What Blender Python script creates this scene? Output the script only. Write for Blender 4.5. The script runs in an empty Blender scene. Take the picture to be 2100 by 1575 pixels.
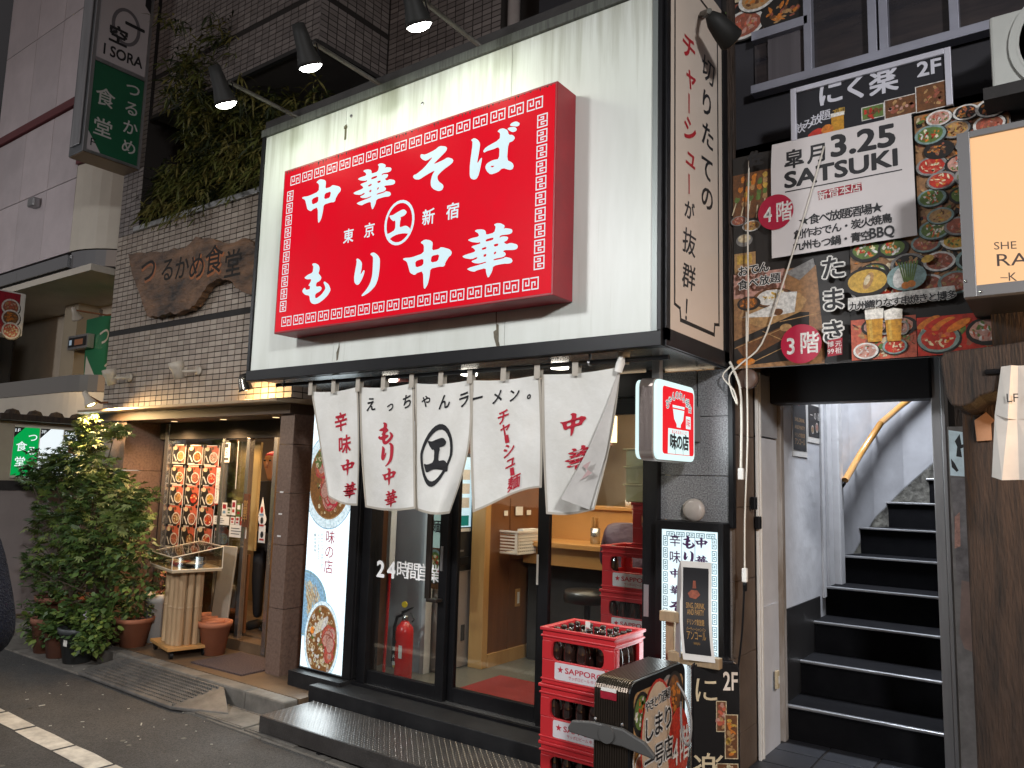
import bpy, bmesh, math, random
from mathutils import Vector, Matrix, noise
random.seed(7)
SC = bpy.context.scene
COL = SC.collection
R = math.radians
# ---------------------------------------------------------------- camera
EYE = Vector((0, 0, 1.65)); FPX = 1585.27
_yaw, _pit, _rol = R(-36.115), R(7.0625), R(1.5654)
_w = Vector((math.sin(_yaw) * math.cos(_pit), math.cos(_yaw) * math.cos(_pit), math.sin(_pit)))
_r0 = Vector((math.cos(_yaw), -math.sin(_yaw), 0)); _u0 = _r0.cross(_w)
_r = math.cos(_rol) * _r0 + math.sin(_rol) * _u0
_u = -math.sin(_rol) * _r0 + math.cos(_rol) * _u0
cam = bpy.data.cameras.new('camera'); cam_o = bpy.data.objects.new('camera', cam); COL.objects.link(cam_o)
cam.sensor_width = 36; cam.lens = FPX / 2100 * 36; cam.clip_start = .05; cam.clip_end = 300
m = Matrix.Identity(4)
for i in range(3):
    m[i][0], m[i][1], m[i][2], m[i][3] = _r[i], _u[i], -_w[i], EYE[i]
cam_o.matrix_world = m
SC.camera = cam_o
# ---------------------------------------------------------------- night sky and exposure
SUN_EL, SUN_ROT = R(2.0), R(150)
wd = bpy.data.worlds.new('World'); SC.world = wd; wd.use_nodes = True
nt = wd.node_tree; nt.nodes.clear()
sky = nt.nodes.new('ShaderNodeTexSky'); sky.sky_type = 'NISHITA'; sky.sun_disc = False
sky.sun_elevation = SUN_EL; sky.sun_rotation = SUN_ROT
mixn = nt.nodes.new('ShaderNodeMix'); mixn.data_type = 'RGBA'; mixn.inputs[0].default_value = .85
mixn.inputs[7].default_value = (.96, .86, .88, 1)          # the glow of the lit city on the night sky
bg = nt.nodes.new('ShaderNodeBackground'); bg.inputs[1].default_value = .135
wo = nt.nodes.new('ShaderNodeOutputWorld')
nt.links.new(sky.outputs[0], mixn.inputs[6]); nt.links.new(mixn.outputs[2], bg.inputs[0]); nt.links.new(bg.outputs[0], wo.inputs[0])
vs = SC.view_settings; SC.display_settings.display_device = 'sRGB'
vs.view_transform = 'Standard'; vs.look = 'None'; vs.exposure = 0.0; vs.gamma = 1; vs.use_curve_mapping = False
cy = SC.cycles
cy.use_denoising = True
try: cy.denoiser = 'OPENIMAGEDENOISE'
except Exception: pass
cy.max_bounces = 8; cy.diffuse_bounces = 3; cy.glossy_bounces = 4; cy.transmission_bounces = 6; cy.transparent_max_bounces = 12
cy.sample_clamp_indirect = 4; cy.caustics_reflective = False; cy.caustics_refractive = False

# ---------------------------------------------------------------- points on real planes (photo pixel -> where its ray meets the plane)
def ray(x, y): return _r * ((x - 1050) / FPX) - _u * ((y - 787.5) / FPX) + _w
def onY(x, y, Y): d = ray(x, y); return EYE + d * ((Y - EYE.y) / d.y)
def onX(x, y, X): d = ray(x, y); return EYE + d * ((X - EYE.x) / d.x)
def onZ(x, y, Z): d = ray(x, y); return EYE + d * ((Z - EYE.z) / d.z)

# ---------------------------------------------------------------- materials
MATS = {}
def M(name, col=(.5, .5, .5), rough=.5, metal=0, nz=0, ns=8, bump=0, bs=40, emit=0, ecol=None, col2=None, stretch=None, spec=.5, coat=0, trans=0, sheen=0, detail=4, fac=None, bdist=.004):
    """Principled; nz = amount of noise mixing col towards col2, ns = its scale, bump = fine relief."""
    if name in MATS: return MATS[name]
    mt = bpy.data.materials.new(name); mt.use_nodes = True; t = mt.node_tree; L = t.links
    b = t.nodes['Principled BSDF']; I = b.inputs
    I['Base Color'].default_value = (*col, 1); I['Roughness'].default_value = rough; I['Metallic'].default_value = metal
    I['Specular IOR Level'].default_value = spec; I['Coat Weight'].default_value = coat; I['Sheen Weight'].default_value = sheen
    if trans: I['Transmission Weight'].default_value = trans
    tc = None
    if nz or bump:
        tc = t.nodes.new('ShaderNodeTexCoord'); mp = t.nodes.new('ShaderNodeMapping'); L.new(tc.outputs['Object'], mp.inputs[0])
        if stretch: mp.inputs['Scale'].default_value = stretch
    if nz:
        n = t.nodes.new('ShaderNodeTexNoise'); n.inputs['Scale'].default_value = ns; n.inputs['Detail'].default_value = detail; n.inputs['Roughness'].default_value = .65
        L.new(mp.outputs[0], n.inputs['Vector'])
        rp = t.nodes.new('ShaderNodeMapRange'); rp.inputs[1].default_value = .35; rp.inputs[2].default_value = .68; rp.inputs[4].default_value = nz
        L.new(n.outputs[0], rp.inputs[0])
        mx = t.nodes.new('ShaderNodeMix'); mx.data_type = 'RGBA'; mx.inputs[6].default_value = (*col, 1)
        c2 = col2 or tuple(c * .45 for c in col); mx.inputs[7].default_value = (*c2, 1)
        L.new(rp.outputs[0], mx.inputs[0]); L.new(mx.outputs[2], I['Base Color'])
        if emit and ecol is None: L.new(mx.outputs[2], I['Emission Color'])
    if bump:
        n2 = t.nodes.new('ShaderNodeTexNoise'); n2.inputs['Scale'].default_value = bs; n2.inputs['Detail'].default_value = 5
        L.new(mp.outputs[0], n2.inputs['Vector'])
        bp = t.nodes.new('ShaderNodeBump'); bp.inputs['Strength'].default_value = bump; bp.inputs['Distance'].default_value = bdist
        L.new(n2.outputs[0], bp.inputs['Height']); L.new(bp.outputs[0], I['Normal'])
    if emit >= .4 and nz == 0: I['Base Color'].default_value = (*[c * .25 for c in col], 1); I['Specular IOR Level'].default_value = spec * .4
    if emit:
        I['Emission Strength'].default_value = emit
        if not (nz and ecol is None): I['Emission Color'].default_value = (*(ecol or col), 1)
    MATS[name] = mt
    return mt
def glass(name, tint=(.9, .93, .92), refl=.12):
    """thin architectural glass: mostly clear, some mirror"""
    if name in MATS: return MATS[name]
    mt = bpy.data.materials.new(name); mt.use_nodes = True; t = mt.node_tree; t.nodes.clear(); L = t.links
    o = t.nodes.new('ShaderNodeOutputMaterial'); tr = t.nodes.new('ShaderNodeBsdfTransparent'); tr.inputs[0].default_value = (*tint, 1)
    g = t.nodes.new('ShaderNodeBsdfGlossy'); g.inputs['Roughness'].default_value = .03
    fr = t.nodes.new('ShaderNodeLayerWeight'); fr.inputs[0].default_value = .25
    ma = t.nodes.new('ShaderNodeMath'); ma.operation = 'MULTIPLY_ADD'; ma.inputs[1].default_value = .5; ma.inputs[2].default_value = refl * .35
    mx = t.nodes.new('ShaderNodeMixShader'); L.new(fr.outputs['Fresnel'], ma.inputs[0]); L.new(ma.outputs[0], mx.inputs[0])
    L.new(tr.outputs[0], mx.inputs[1]); L.new(g.outputs[0], mx.inputs[2]); L.new(mx.outputs[0], o.inputs[0])
    MATS[name] = mt; return mt

# ---------------------------------------------------------------- glyphs
_fc = bpy.data.curves.new('glyphs', 'FONT'); _fo = bpy.data.objects.new('glyphs', _fc); _fc.resolution_u = 3
_gc = {}
def glyph(s, bold=0.0):
    """2-D mesh (verts, faces) of a string in the built-in font"""
    k = (s, bold)
    if k not in _gc:
        _fc.body = s; _fc.offset = bold
        if _fo.name not in COL.objects: COL.objects.link(_fo)
        dg = bpy.context.evaluated_depsgraph_get(); dg.update()
        me = _fo.evaluated_get(dg).to_mesh()
        _gc[k] = ([(v.co.x, v.co.y) for v in me.vertices], [tuple(p.vertices) for p in me.polygons])
        _fo.evaluated_get(dg).to_mesh_clear()
    return _gc[k]
def outline(loops):
    """2-D mesh of outlines with holes"""
    c = bpy.data.curves.new('tmp', 'CURVE'); c.dimensions = '2D'; c.fill_mode = 'BOTH'
    for lp in loops:
        sp = c.splines.new('POLY'); sp.points.add(len(lp) - 1); sp.use_cyclic_u = True
        for p, q in zip(sp.points, lp): p.co = (q[0], q[1], 0, 1)
    o = bpy.data.objects.new('tmp', c); COL.objects.link(o)
    dg = bpy.context.evaluated_depsgraph_get(); dg.update(); me = o.evaluated_get(dg).to_mesh()
    r = ([(v.co.x, v.co.y) for v in me.vertices], [tuple(p.vertices) for p in me.polygons])
    o.evaluated_get(dg).to_mesh_clear(); bpy.data.objects.remove(o); bpy.data.curves.remove(c)
    return r

# ---------------------------------------------------------------- planes and mesh builder
class Plane:
    def __init__(s, O, U, V):
        s.O = Vector(O); s.U = Vector(U).normalized(); s.V = Vector(V).normalized(); s.N = s.U.cross(s.V).normalized(); s.lift = 0.001
    def p(s, u, v, l=0): return s.O + s.U * u + s.V * v + s.N * l
    def px(s, x, y):
        d = ray(x, y); t = (s.O - EYE).dot(s.N) / d.dot(s.N); q = EYE + d * t - s.O
        return (q.dot(s.U), q.dot(s.V))
    def up(s, d=.00003): s.lift += d; return s.lift
def PY(Y): return Plane((0, Y, 0), (1, 0, 0), (0, 0, 1))
def PX(X): return Plane((X, 0, 0), (0, 1, 0), (0, 0, 1))

def heavy(e):
    if e <= .003: return [(0, 0)]
    n = 4 if e < .03 else 8
    return [(e * math.cos(6.28319 * (i + .5) / n), e * math.sin(6.28319 * (i + .5) / n)) for i in range(n)] + ([(0, 0)] if n == 8 else [])
class MB:
    def __init__(s): s.v = []; s.f = []; s.fm = []; s.mats = []; s.cur = 0; s.T = None
    def mat(s, m):
        if m not in s.mats: s.mats.append(m)
        s.cur = s.mats.index(m); return s
    def add(s, vs, fs):
        n = len(s.v)
        if s.T is not None: vs = [s.T @ Vector(q) for q in vs]
        s.v += [tuple(q) for q in vs]
        for f in fs: s.f.append(tuple(i + n for i in f)); s.fm.append(s.cur)
        return s
    def box(s, x0, x1, y0, y1, z0, z1):
        vs = [(x, y, z) for z in (z0, z1) for y in (y0, y1) for x in (x0, x1)]
        return s.add(vs, [(0, 2, 3, 1), (4, 5, 7, 6), (0, 1, 5, 4), (2, 6, 7, 3), (0, 4, 6, 2), (1, 3, 7, 5)])
    def quad(s, a, b, c, d): return s.add([a, b, c, d], [(0, 1, 2, 3)])
    def slab(s, pts, off):
        """polygon pushed along off: a closed plate"""
        n = len(pts); off = Vector(off); vs = [Vector(p) for p in pts]; vs += [p + off for p in vs]
        return s.add(vs, [tuple(range(n))[::-1], tuple(range(n, 2 * n))] + [(i, (i + 1) % n, n + (i + 1) % n, n + i) for i in range(n)])
    def tube(s, pts, r, n=8, cap=True):
        pts = [Vector(p) for p in pts]; k = len(pts); vs = []; rr = r if isinstance(r, (list, tuple)) else [r] * k
        ref = Vector((0, 0, 1))
        if abs((pts[-1] - pts[0]).normalized().z) > .9: ref = Vector((1, 0, 0))
        for i, p in enumerate(pts):
            d = (pts[min(i + 1, k - 1)] - pts[max(i - 1, 0)]).normalized()
            a = d.cross(ref)
            if a.length < 1e-4: a = d.cross(Vector((0, 1, 0)))
            a.normalize(); b = d.cross(a)
            vs += [p + (a * math.cos(6.28319 * j / n) + b * math.sin(6.28319 * j / n)) * rr[i] for j in range(n)]
        fs = [(i * n + j, i * n + (j + 1) % n, (i + 1) * n + (j + 1) % n, (i + 1) * n + j) for i in range(k - 1) for j in range(n)]
        if cap: fs += [tuple(range(n)), tuple(range((k - 1) * n, k * n))[::-1]]
        return s.add(vs, fs)
    def lathe(s, prof, c, n=12, axis=None):
        """profile of (radius, height) turned round the vertical (or an axis) at c"""
        c = Vector(c); ax = Vector(axis or (0, 0, 1)).normalized()
        a = ax.cross(Vector((0, 1, 0)) if abs(ax.y) < .9 else Vector((1, 0, 0))).normalized(); b = ax.cross(a)
        vs = []; k = len(prof)
        for r, h in prof: vs += [c + ax * h + (a * math.cos(6.28319 * j / n) + b * math.sin(6.28319 * j / n)) * r for j in range(n)]
        fs = [(i * n + j, i * n + (j + 1) % n, (i + 1) * n + (j + 1) % n, (i + 1) * n + j) for i in range(k - 1) for j in range(n)]
        if prof[0][0] > 1e-4: fs.append(tuple(range(n))[::-1])
        if prof[-1][0] > 1e-4: fs.append(tuple(range((k - 1) * n, k * n)))
        return s.add(vs, fs)
    # ---- flat print on a plane
    def rect(s, pl, u0, v0, u1, v1):
        l = pl.up(); return s.add([pl.p(u0, v0, l), pl.p(u1, v0, l), pl.p(u1, v1, l), pl.p(u0, v1, l)], [(0, 1, 2, 3)])
    def rpx(s, pl, a, b):
        (u0, v0), (u1, v1) = pl.px(*a), pl.px(*b); return s.rect(pl, min(u0, u1), min(v0, v1), max(u0, u1), max(v0, v1))
    def poly(s, pl, pts):
        l = pl.up(); return s.add([pl.p(u, v, l) for u, v in pts], [tuple(range(len(pts)))])
    def ppx(s, pl, pts): return s.poly(pl, [pl.px(*q) for q in pts])
    def disc(s, pl, u, v, ru, rv=None, n=20, rot=0, wob=0):
        rv = rv or ru; pts = []
        for i in range(n):
            t = 6.28319 * i / n; k = 1 + (random.uniform(-wob, wob) if wob else 0); x, y = ru * math.cos(t) * k, rv * math.sin(t) * k
            pts.append((u + x * math.cos(rot) - y * math.sin(rot), v + x * math.sin(rot) + y * math.cos(rot)))
        return s.poly(pl, pts)
    def ring(s, pl, u, v, ru, rv, wd, n=28):
        l = pl.up(); vs = []
        for k in (0, 1):
            vs += [pl.p(u + (ru - wd * k) * math.cos(6.28319 * i / n), v + (rv - wd * k) * math.sin(6.28319 * i / n), l) for i in range(n)]
        return s.add(vs, [(i, (i + 1) % n, n + (i + 1) % n, n + i) for i in range(n)])
    def line(s, pl, pts, w):
        for (a, b) in zip(pts, pts[1:]):
            d = Vector((b[0] - a[0], b[1] - a[1])); d.normalize(); n = Vector((-d.y, d.x)) * w / 2; e = d * w / 2
            s.poly(pl, [(a[0] - e.x - n.x, a[1] - e.y - n.y), (b[0] + e.x - n.x, b[1] + e.y - n.y), (b[0] + e.x + n.x, b[1] + e.y + n.y), (a[0] - e.x + n.x, a[1] - e.y + n.y)])
        return s
    def g2(s, pl, g, fn):
        l = pl.up(); return s.add([pl.p(*fn(x, y), l) for x, y in g[0]], g[1])
    def chars(s, pl, st, a, b, h, wr=1.0, bold=0.012, shear=0, vert=False):
        """single characters with centres evenly from a to b (plane coordinates)"""
        n = len(st)
        for i, ch in enumerate(st):
            t = i / (n - 1) if n > 1 else 0
            cu, cv = a[0] + (b[0] - a[0]) * t, a[1] + (b[1] - a[1]) * t
            if ch == ' ': continue
            if vert and ch == 'ー':
                s.poly(pl, [(cu - .05 * h, cv - .4 * h), (cu + .05 * h, cv - .4 * h), (cu + .06 * h, cv + .4 * h), (cu - .06 * h, cv + .42 * h)]); continue
            g = GL.get(ch) if GL and bold == 'brush' else None
            if g: s.g2(pl, g, lambda x, y: (cu + (x - .5) * h * wr * .95, cv + (y - .5) * h * .95))
            else:
                b_ = .008 if bold == 'brush' else bold; g = glyph(ch, min(b_, .004)); e = b_ - .004
                x0 = min(q[0] for q in g[0]); x1 = max(q[0] for q in g[0]); o = .5 if ord(ch) > 0x2000 else (x0 + x1) / 2
                for dx, dy in heavy(e): s.g2(pl, g, lambda x, y: (cu + ((x + dx - o) + shear * (y - .38)) * h * wr, cv + (y + dy - .38) * h))
        return s
    def word(s, pl, st, u0, v0, u1, h, bold=0.01, shear=0, slope=0):
        """string fitted from u0 to u1 on baseline v0, cap height h"""
        g = glyph(st, min(bold, .004)); x0 = min(q[0] for q in g[0]); x1 = max(q[0] for q in g[0]); k = (u1 - u0) / (x1 - x0)
        for dx, dy in heavy(bold - .004): s.g2(pl, g, lambda x, y: (u0 + (x + dx - x0) * k + shear * y * h, v0 + (y + dy) * h / .72 + slope * (x - x0) * k))
        return s
    def wpx(s, pl, st, a, b, hp, bold=0.01):
        """string from pixel a (baseline start) to pixel b (baseline end), cap height from pixel hp = the top of the first letter"""
        u0, v0 = pl.px(*a); u1, v1 = pl.px(*b); h = pl.px(a[0], hp)[1] - v0
        return s.word(pl, st, u0, v0, u1, h, bold, 0, (v1 - v0) / (u1 - u0))
    def cpx(s, pl, st, a, b, hpx, **k):
        """characters with centres from pixel a to pixel b, height of one char in pixels at a"""
        A, B = pl.px(*a), pl.px(*b); h = abs(pl.px(a[0], a[1] - hpx / 2)[1] - pl.px(a[0], a[1] + hpx / 2)[1])
        return s.chars(pl, st, A, B, h, **k)
    def build(s, name, mat=None, parent=None, smooth=False, bevel=0, label=None):
        me = bpy.data.meshes.new(name); off = rootloc(parent) if parent else Vector()
        me.from_pydata([tuple(Vector(q) - off) for q in s.v], [], s.f)
        mats = s.mats if s.mats else [mat]
        for q in mats: me.materials.append(q)
        if len(mats) > 1:
            me.polygons.foreach_set('material_index', s.fm)
        if smooth: me.polygons.foreach_set('use_smooth', [True] * len(me.polygons))
        me.update(); o = bpy.data.objects.new(name, me); COL.objects.link(o)
        if parent: o.parent = parent
        if bevel:
            md = o.modifiers.new('bevel', 'BEVEL'); md.width = bevel; md.segments = 2; md.limit_method = 'ANGLE'; md.angle_limit = R(40)
        if label: o['label'] = label
        return o
GL = {}
def rootloc(o):
    while o.parent: o = o.parent
    return o.location.copy()
def thing(name, label, cat, loc=(0, 0, 0), group=None):
    o = bpy.data.objects.new(name, None); COL.objects.link(o); o.location = loc; o.empty_display_size = .1
    o['label'] = label; o['category'] = cat
    if group: o['group'] = group
    return o
def tag(o, label, cat, group=None):
    o['label'] = label; o['category'] = cat
    if group: o['group'] = group
    return o
def struct(o): o['kind'] = 'structure'; return o
def stuff(o): o['kind'] = 'stuff'; return o
def B(name, mat, parent, *dims, bevel=0, label=None):
    mb = MB()
    for d in (dims if isinstance(dims[0], (tuple, list)) else [dims]): mb.box(*d)
    return mb.build(name, mat, parent, bevel=bevel, label=label)
def copy_tree(o, loc, label=None):
    r = o.copy(); COL.objects.link(r); r.location = loc
    if label: r['label'] = label
    for c in list(o.children):
        d = c.copy(); COL.objects.link(d); d.parent = r
        for e in list(c.children):
            f = e.copy(); COL.objects.link(f); f.parent = d
    return r
def spot(name, loc, target, watts, size=60, blend=.6, col=(1, .95, .85), radius=.04, parent=None):
    l = bpy.data.lights.new(name, 'SPOT'); l.energy = watts; l.spot_size = R(size); l.spot_blend = blend; l.color = col; l.shadow_soft_size = radius
    o = bpy.data.objects.new(name, l); COL.objects.link(o); off = rootloc(parent) if parent else Vector()
    o.location = Vector(loc) - off; o.rotation_euler = (Vector(target) - Vector(loc)).to_track_quat('-Z', 'Y').to_euler()
    if parent: o.parent = parent
    return o
def area(name, loc, rot, sx, sy, watts, col=(1, 1, 1), parent=None):
    l = bpy.data.lights.new(name, 'AREA'); l.shape = 'RECTANGLE'; l.size = sx; l.size_y = sy; l.energy = watts; l.color = col
    o = bpy.data.objects.new(name, l); COL.objects.link(o); off = rootloc(parent) if parent else Vector()
    o.location = Vector(loc) - off; o.rotation_euler = rot
    if parent: o.parent = parent
    return o
# ================================================================ shared materials
m_black = M('black_metal', (.006, .006, .007), .38, 0, nz=.5, ns=6, col2=(.012, .012, .013), spec=.22)
m_alu = M('grey_aluminium', (.42, .42, .43), .38, .8, nz=.5, ns=14, stretch=(1, 1, .1))
m_steel = M('stainless', (.5, .5, .5), .25, .9, nz=.4, ns=9, stretch=(1, 1, .1))
m_wood = M('brown_wood', (.19, .075, .028), .35, nz=.8, ns=5, col2=(.10, .036, .013), stretch=(1, 1, .12), coat=.2)
m_lwood = M('light_wood', (.50, .28, .10), .4, nz=.7, ns=6, col2=(.36, .18, .06), stretch=(1, 1, .12))
m_oldwood = M('old_dark_wood', (.045, .025, .015), .75, nz=1, ns=9, col2=(.010, .006, .004), stretch=(3, 3, .35), bump=1, bs=34, bdist=.012, detail=9)
m_conc = M('concrete', (.17, .155, .135), .9, nz=.9, ns=5, col2=(.07, .062, .052), bump=.4, bs=120)
m_tile = [M('tile_a', (.37, .305, .25), .55, nz=.5, ns=3, col2=(.30, .25, .20)), M('tile_b', (.315, .255, .205), .55, nz=.5, ns=3, col2=(.27, .22, .175)), M('tile_c', (.42, .35, .285), .55, nz=.5, ns=3, col2=(.34, .29, .24))]
m_grout = M('grout', (.022, .018, .016), .95)
m_white = M('white_paint', (.74, .74, .75), .55, nz=.35, ns=3.5, col2=(.5, .5, .51), bump=.25, bs=9, bdist=.01)
m_dark = M('dark_plaster', (.03, .027, .026), .85, nz=.7, ns=5, col2=(.012, .011, .011))
m_wpl = M('white_plastic', (.72, .70, .66), .45, nz=.3, ns=20, col2=(.55, .52, .47))
m_ink = M('black_ink', (.012, .012, .014), .5)
m_glass = glass('window_glass')
# ================================================================ ground
def road_mat():
    mt = M('asphalt', (.055, .053, .052), .82, nz=.9, ns=.9, col2=(.026, .025, .025), bump=.8, bs=210, bdist=.006, detail=8)
    t = mt.node_tree; b = t.nodes['Principled BSDF']; src = b.inputs['Base Color'].links[0].from_socket
    vo = t.nodes.new('ShaderNodeTexVoronoi'); vo.inputs['Scale'].default_value = 150
    tc = [n for n in t.nodes if n.type == 'TEX_COORD'][0]; t.links.new(tc.outputs['Object'], vo.inputs[0])
    rp = t.nodes.new('ShaderNodeMapRange'); rp.inputs[1].default_value = .0; rp.inputs[2].default_value = 1; rp.inputs[3].default_value = .45; rp.inputs[4].default_value = 1.9
    t.links.new(vo.outputs['Color'], rp.inputs[0]); mx = t.nodes.new('ShaderNodeMix'); mx.data_type = 'RGBA'; mx.blend_type = 'MULTIPLY'; mx.inputs[0].default_value = 1
    t.links.new(src, mx.inputs[6]); t.links.new(rp.outputs[0], mx.inputs[7]); t.links.new(mx.outputs[2], b.inputs['Base Color'])
    return mt
m_road = road_mat()
struct(B('road', m_road, None, -60, 30, -60, 3.2, -.2, 0))
struct(B('ground', m_conc, None, -60, 30, 3.205, 60, -.2, -.004))
# gutter of concrete channel stones with joints
g = MB()
gx = -9.6
while gx < -.3:
    g.box(gx, gx + .592, 3.2 + (.012 if random.random() < .3 else 0), 3.5, -.05, .008 + random.uniform(0, .003)); gx += .6
o_g = struct(g.build('gutter', m_conc, bevel=.006))
k = MB(); kx = -9.6
while kx < -4.4:
    e = min(kx + .594, -4.37); k.box(kx, e, 3.5, 3.62, -.05, .13 + random.uniform(-.004, .004)); kx += .6
struct(k.build('kerb', m_conc, bevel=.014))
m_porch = M('porch_tile', (.16, .105, .062), .5, nz=.9, ns=4, col2=(.085, .055, .034), bump=.25, bs=60)
struct(B('porch_floor', m_porch, None, -9.6, -4.36, 3.622, 4.36, -.05, .128))
# painted edge line on the road, worn and broken
rm = MB(); mk = M('road_paint', (.62, .58, .50), .75, nz=.9, ns=9, col2=(.33, .30, .26), bump=.3, bs=90)
def lp(t): return Vector((-9.2 + t * 6.4, 2.43 - .10 * t, .004))
tt = 0
while tt < 1:
    ln = random.uniform(.05, .09); t1 = min(1, tt + ln); a, b = lp(tt), lp(t1 - .003); j = [random.uniform(-.006, .006) for _ in range(6)]
    pts = [a + Vector((j[0], -.062 + j[1], 0)), a.lerp(b, .5) + Vector((0, -.068 + j[2], 0)), b + Vector((j[3] - .004, -.063 + j[1], 0)), b + Vector((j[4], .062, 0)), a.lerp(b, .45) + Vector((0, .066 + j[5], 0)), a + Vector((j[0] + .004, .063 + j[2], 0))]
    rm.add(pts, [(0, 1, 2, 3, 4, 5)]); tt = t1
struct(rm.build('road_marking', mk))
# litter: butts and scraps on the asphalt
lt = MB(); lm = M('litter_paper', (.42, .40, .34), .9)
for i in range(110):
    x = random.uniform(-8, -1.6); y = random.uniform(1.8, 3.45); s = random.choice((.003, .004, .004, .005, .009)); a = random.uniform(0, 3.1); l = s * random.uniform(1, 2.5)
    c, n = math.cos(a), math.sin(a); z0 = .0 if y < 3.2 else .012; z = z0 + .003
    q = [(x + c * l - n * s * .4, y + n * l + c * s * .4), (x - c * l - n * s * .4, y - n * l + c * s * .4), (x - c * l + n * s * .4, y - n * l - c * s * .4), (x + c * l + n * s * .4, y + n * l - c * s * .4)]
    lt.slab([(*p, z0 + .0005) for p in q], (0, 0, .004))
stuff(lt.build('road_litter', lm))
# concrete cover plates and the rubber kerb ramp
m_iron = M('cast_iron', (.16, .15, .138), .6, .3, nz=.8, ns=9, col2=(.08, .075, .07), bump=.3, bs=80)
ramp = thing('kerb_ramp', 'long grey kerb ramp with studded top and pointed end lying in the gutter', 'kerb ramp', (-5.4, 3.3, 0))
A0, A1 = -6.55, -5.15
rp = MB()
prof = [(A0, 3.19, .012), (A1, 3.16, .012), (A1 + .42, 3.33, .012), (A1 + .12, 3.49, .10), (A0 + .12, 3.492, .10), (A0 - .06, 3.4, .03)]
top = [(p[0], p[1], p[2] + .018) for p in prof]; n = 6
rp.add(prof + top, [(6, 7, 9, 10), (7, 8, 9), (6, 10, 11)] + [(i, (i + 1) % n, n + (i + 1) % n, n + i) for i in range(n)])
rp.build('ramp_body', m_iron, ramp, bevel=.006)
st = MB()
for i in range(44):
    for j in range(9):
        f = (j + .5) / 9.3; x = A0 + .10 + i * .031 + (j % 2) * .015 + .12 * f; y = 3.185 + f * .30; z = .031 + (.089) * f
        if x > A1 + .1 * f: continue
        st.box(x - .010, x + .010, y - .006, y + .006, z - .004, z + .010)
stuff(st.build('studs', m_iron, ramp))
B('end_rib', m_iron, ramp, (A1 - .006, A1 + .006, 3.17, 3.2, .02, .045))
for i, (x0, x1) in enumerate(((-4.95, -4.42), (-4.40, -3.9))):
    c = thing('drain_cover', ('stained concrete drain cover at the tip of the kerb ramp', 'half hidden concrete drain cover under the steel step')[i], 'drain cover', (x0, 3.3, 0))
    B('slab', m_conc, c, x0, x1, 3.215, 3.47, .004, .022, bevel=.005); B('rim', m_iron, c, (x0 + .02, x1 - .02, 3.23, 3.236, .02, .025), (x0 + .02, x1 - .02, 3.45, 3.456, .02, .025))

# ================================================================ ramen shop
ramen = thing('ramen_shop', 'narrow ramen shop with black sliding doors under a big white fascia', 'shop', (-3, 4, 0))
m_blk = M('step_black', (.007, .007, .008), .6, nz=.9, ns=5, col2=(.018, .018, .019), bump=.2, bs=30, spec=.25)
B('step_riser', m_blk, ramen, (-4.37, -1.88, 3.70, 4.02, -.03, .205), bevel=.006)
B('door_sill', m_steel, ramen, (-4.13, -1.95, 3.93, 4.06, .206, .2145))
B('sill_front', m_black, ramen, (-4.16, -1.93, 3.90, 3.928, .206, .222))
m_floor = M('shop_floor', (.06, .055, .045), .35, nz=1, ns=60, col2=(.16, .15, .12))
B('shop_floor', m_floor, ramen, -4.5, -1.61, 4.062, 7.6, .1, .2)
m_wallin = M('shop_wall', (.52, .40, .27), .7, nz=.3, ns=3)
B('back_wall', m_wallin, ramen, -6.2, -1.5, 7.6, 7.7, .1, 2.7)
B('left_wall', m_wood, ramen, -4.52, -4.44, 4.06, 7.6, .1, 2.7)
B('right_wall', m_wallin, ramen, -1.6, -1.52, 4.1, 7.6, .1, 2.7)
B('shop_ceiling', M('shop_ceiling', (.5, .46, .4), .8), ramen, -4.5, -1.55, 4.0, 7.6, 2.62, 2.7)
m_tube = M('tube_light', (1, .8, .55), emit=9, ecol=(1, .72, .42))
for i in range(3):
    B('ceiling_lamp', m_tube, ramen, (-3.9, -2.2, 4.75 + i * .9, 4.85 + i * .9, 2.585, 2.615))
# wooden partition, basket wall
B('partition', m_wood, ramen, (-3.86, -3.78, 4.93, 5.85, .2, 2.6), bevel=.003)
B('partition_post', m_lwood, ramen, (-3.90, -3.765, 4.86, 4.93, .2, 2.6), bevel=.004)
B('partition_return', m_wood, ramen, (-4.44, -3.90, 4.96, 5.02, .2, 2.6))
B('baseboard', m_lwood, ramen, (-3.778, -3.76, 4.93, 5.85, .2, .30), (-4.44, -3.9, 4.94, 4.958, .2, .30))
B('partition_trim', m_wood, ramen, (-3.779, -3.771, 5.2, 5.206, .30, 1.5), (-3.779, -3.771, 5.206, 5.85, 1.0, 1.006))
B('outlet_plate', m_lwood, ramen, (-3.778, -3.768, 5.30, 5.36, .62, .76)); B('outlet', m_wpl, ramen, (-3.767, -3.762, 5.318, 5.342, .645, .735))
# grey cabinet on the left inside
m_gcab = M('grey_enamel', (.46, .49, .52), .4, nz=.25, ns=3)
B('grey_partition', m_gcab, ramen, (-4.40, -4.04, 4.47, 4.53, .2, 2.6)); B('partition_rail', M('pale_strip', (.6, .62, .64), .4), ramen, (-4.038, -4.0, 4.46, 4.53, .2, 2.6))
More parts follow.
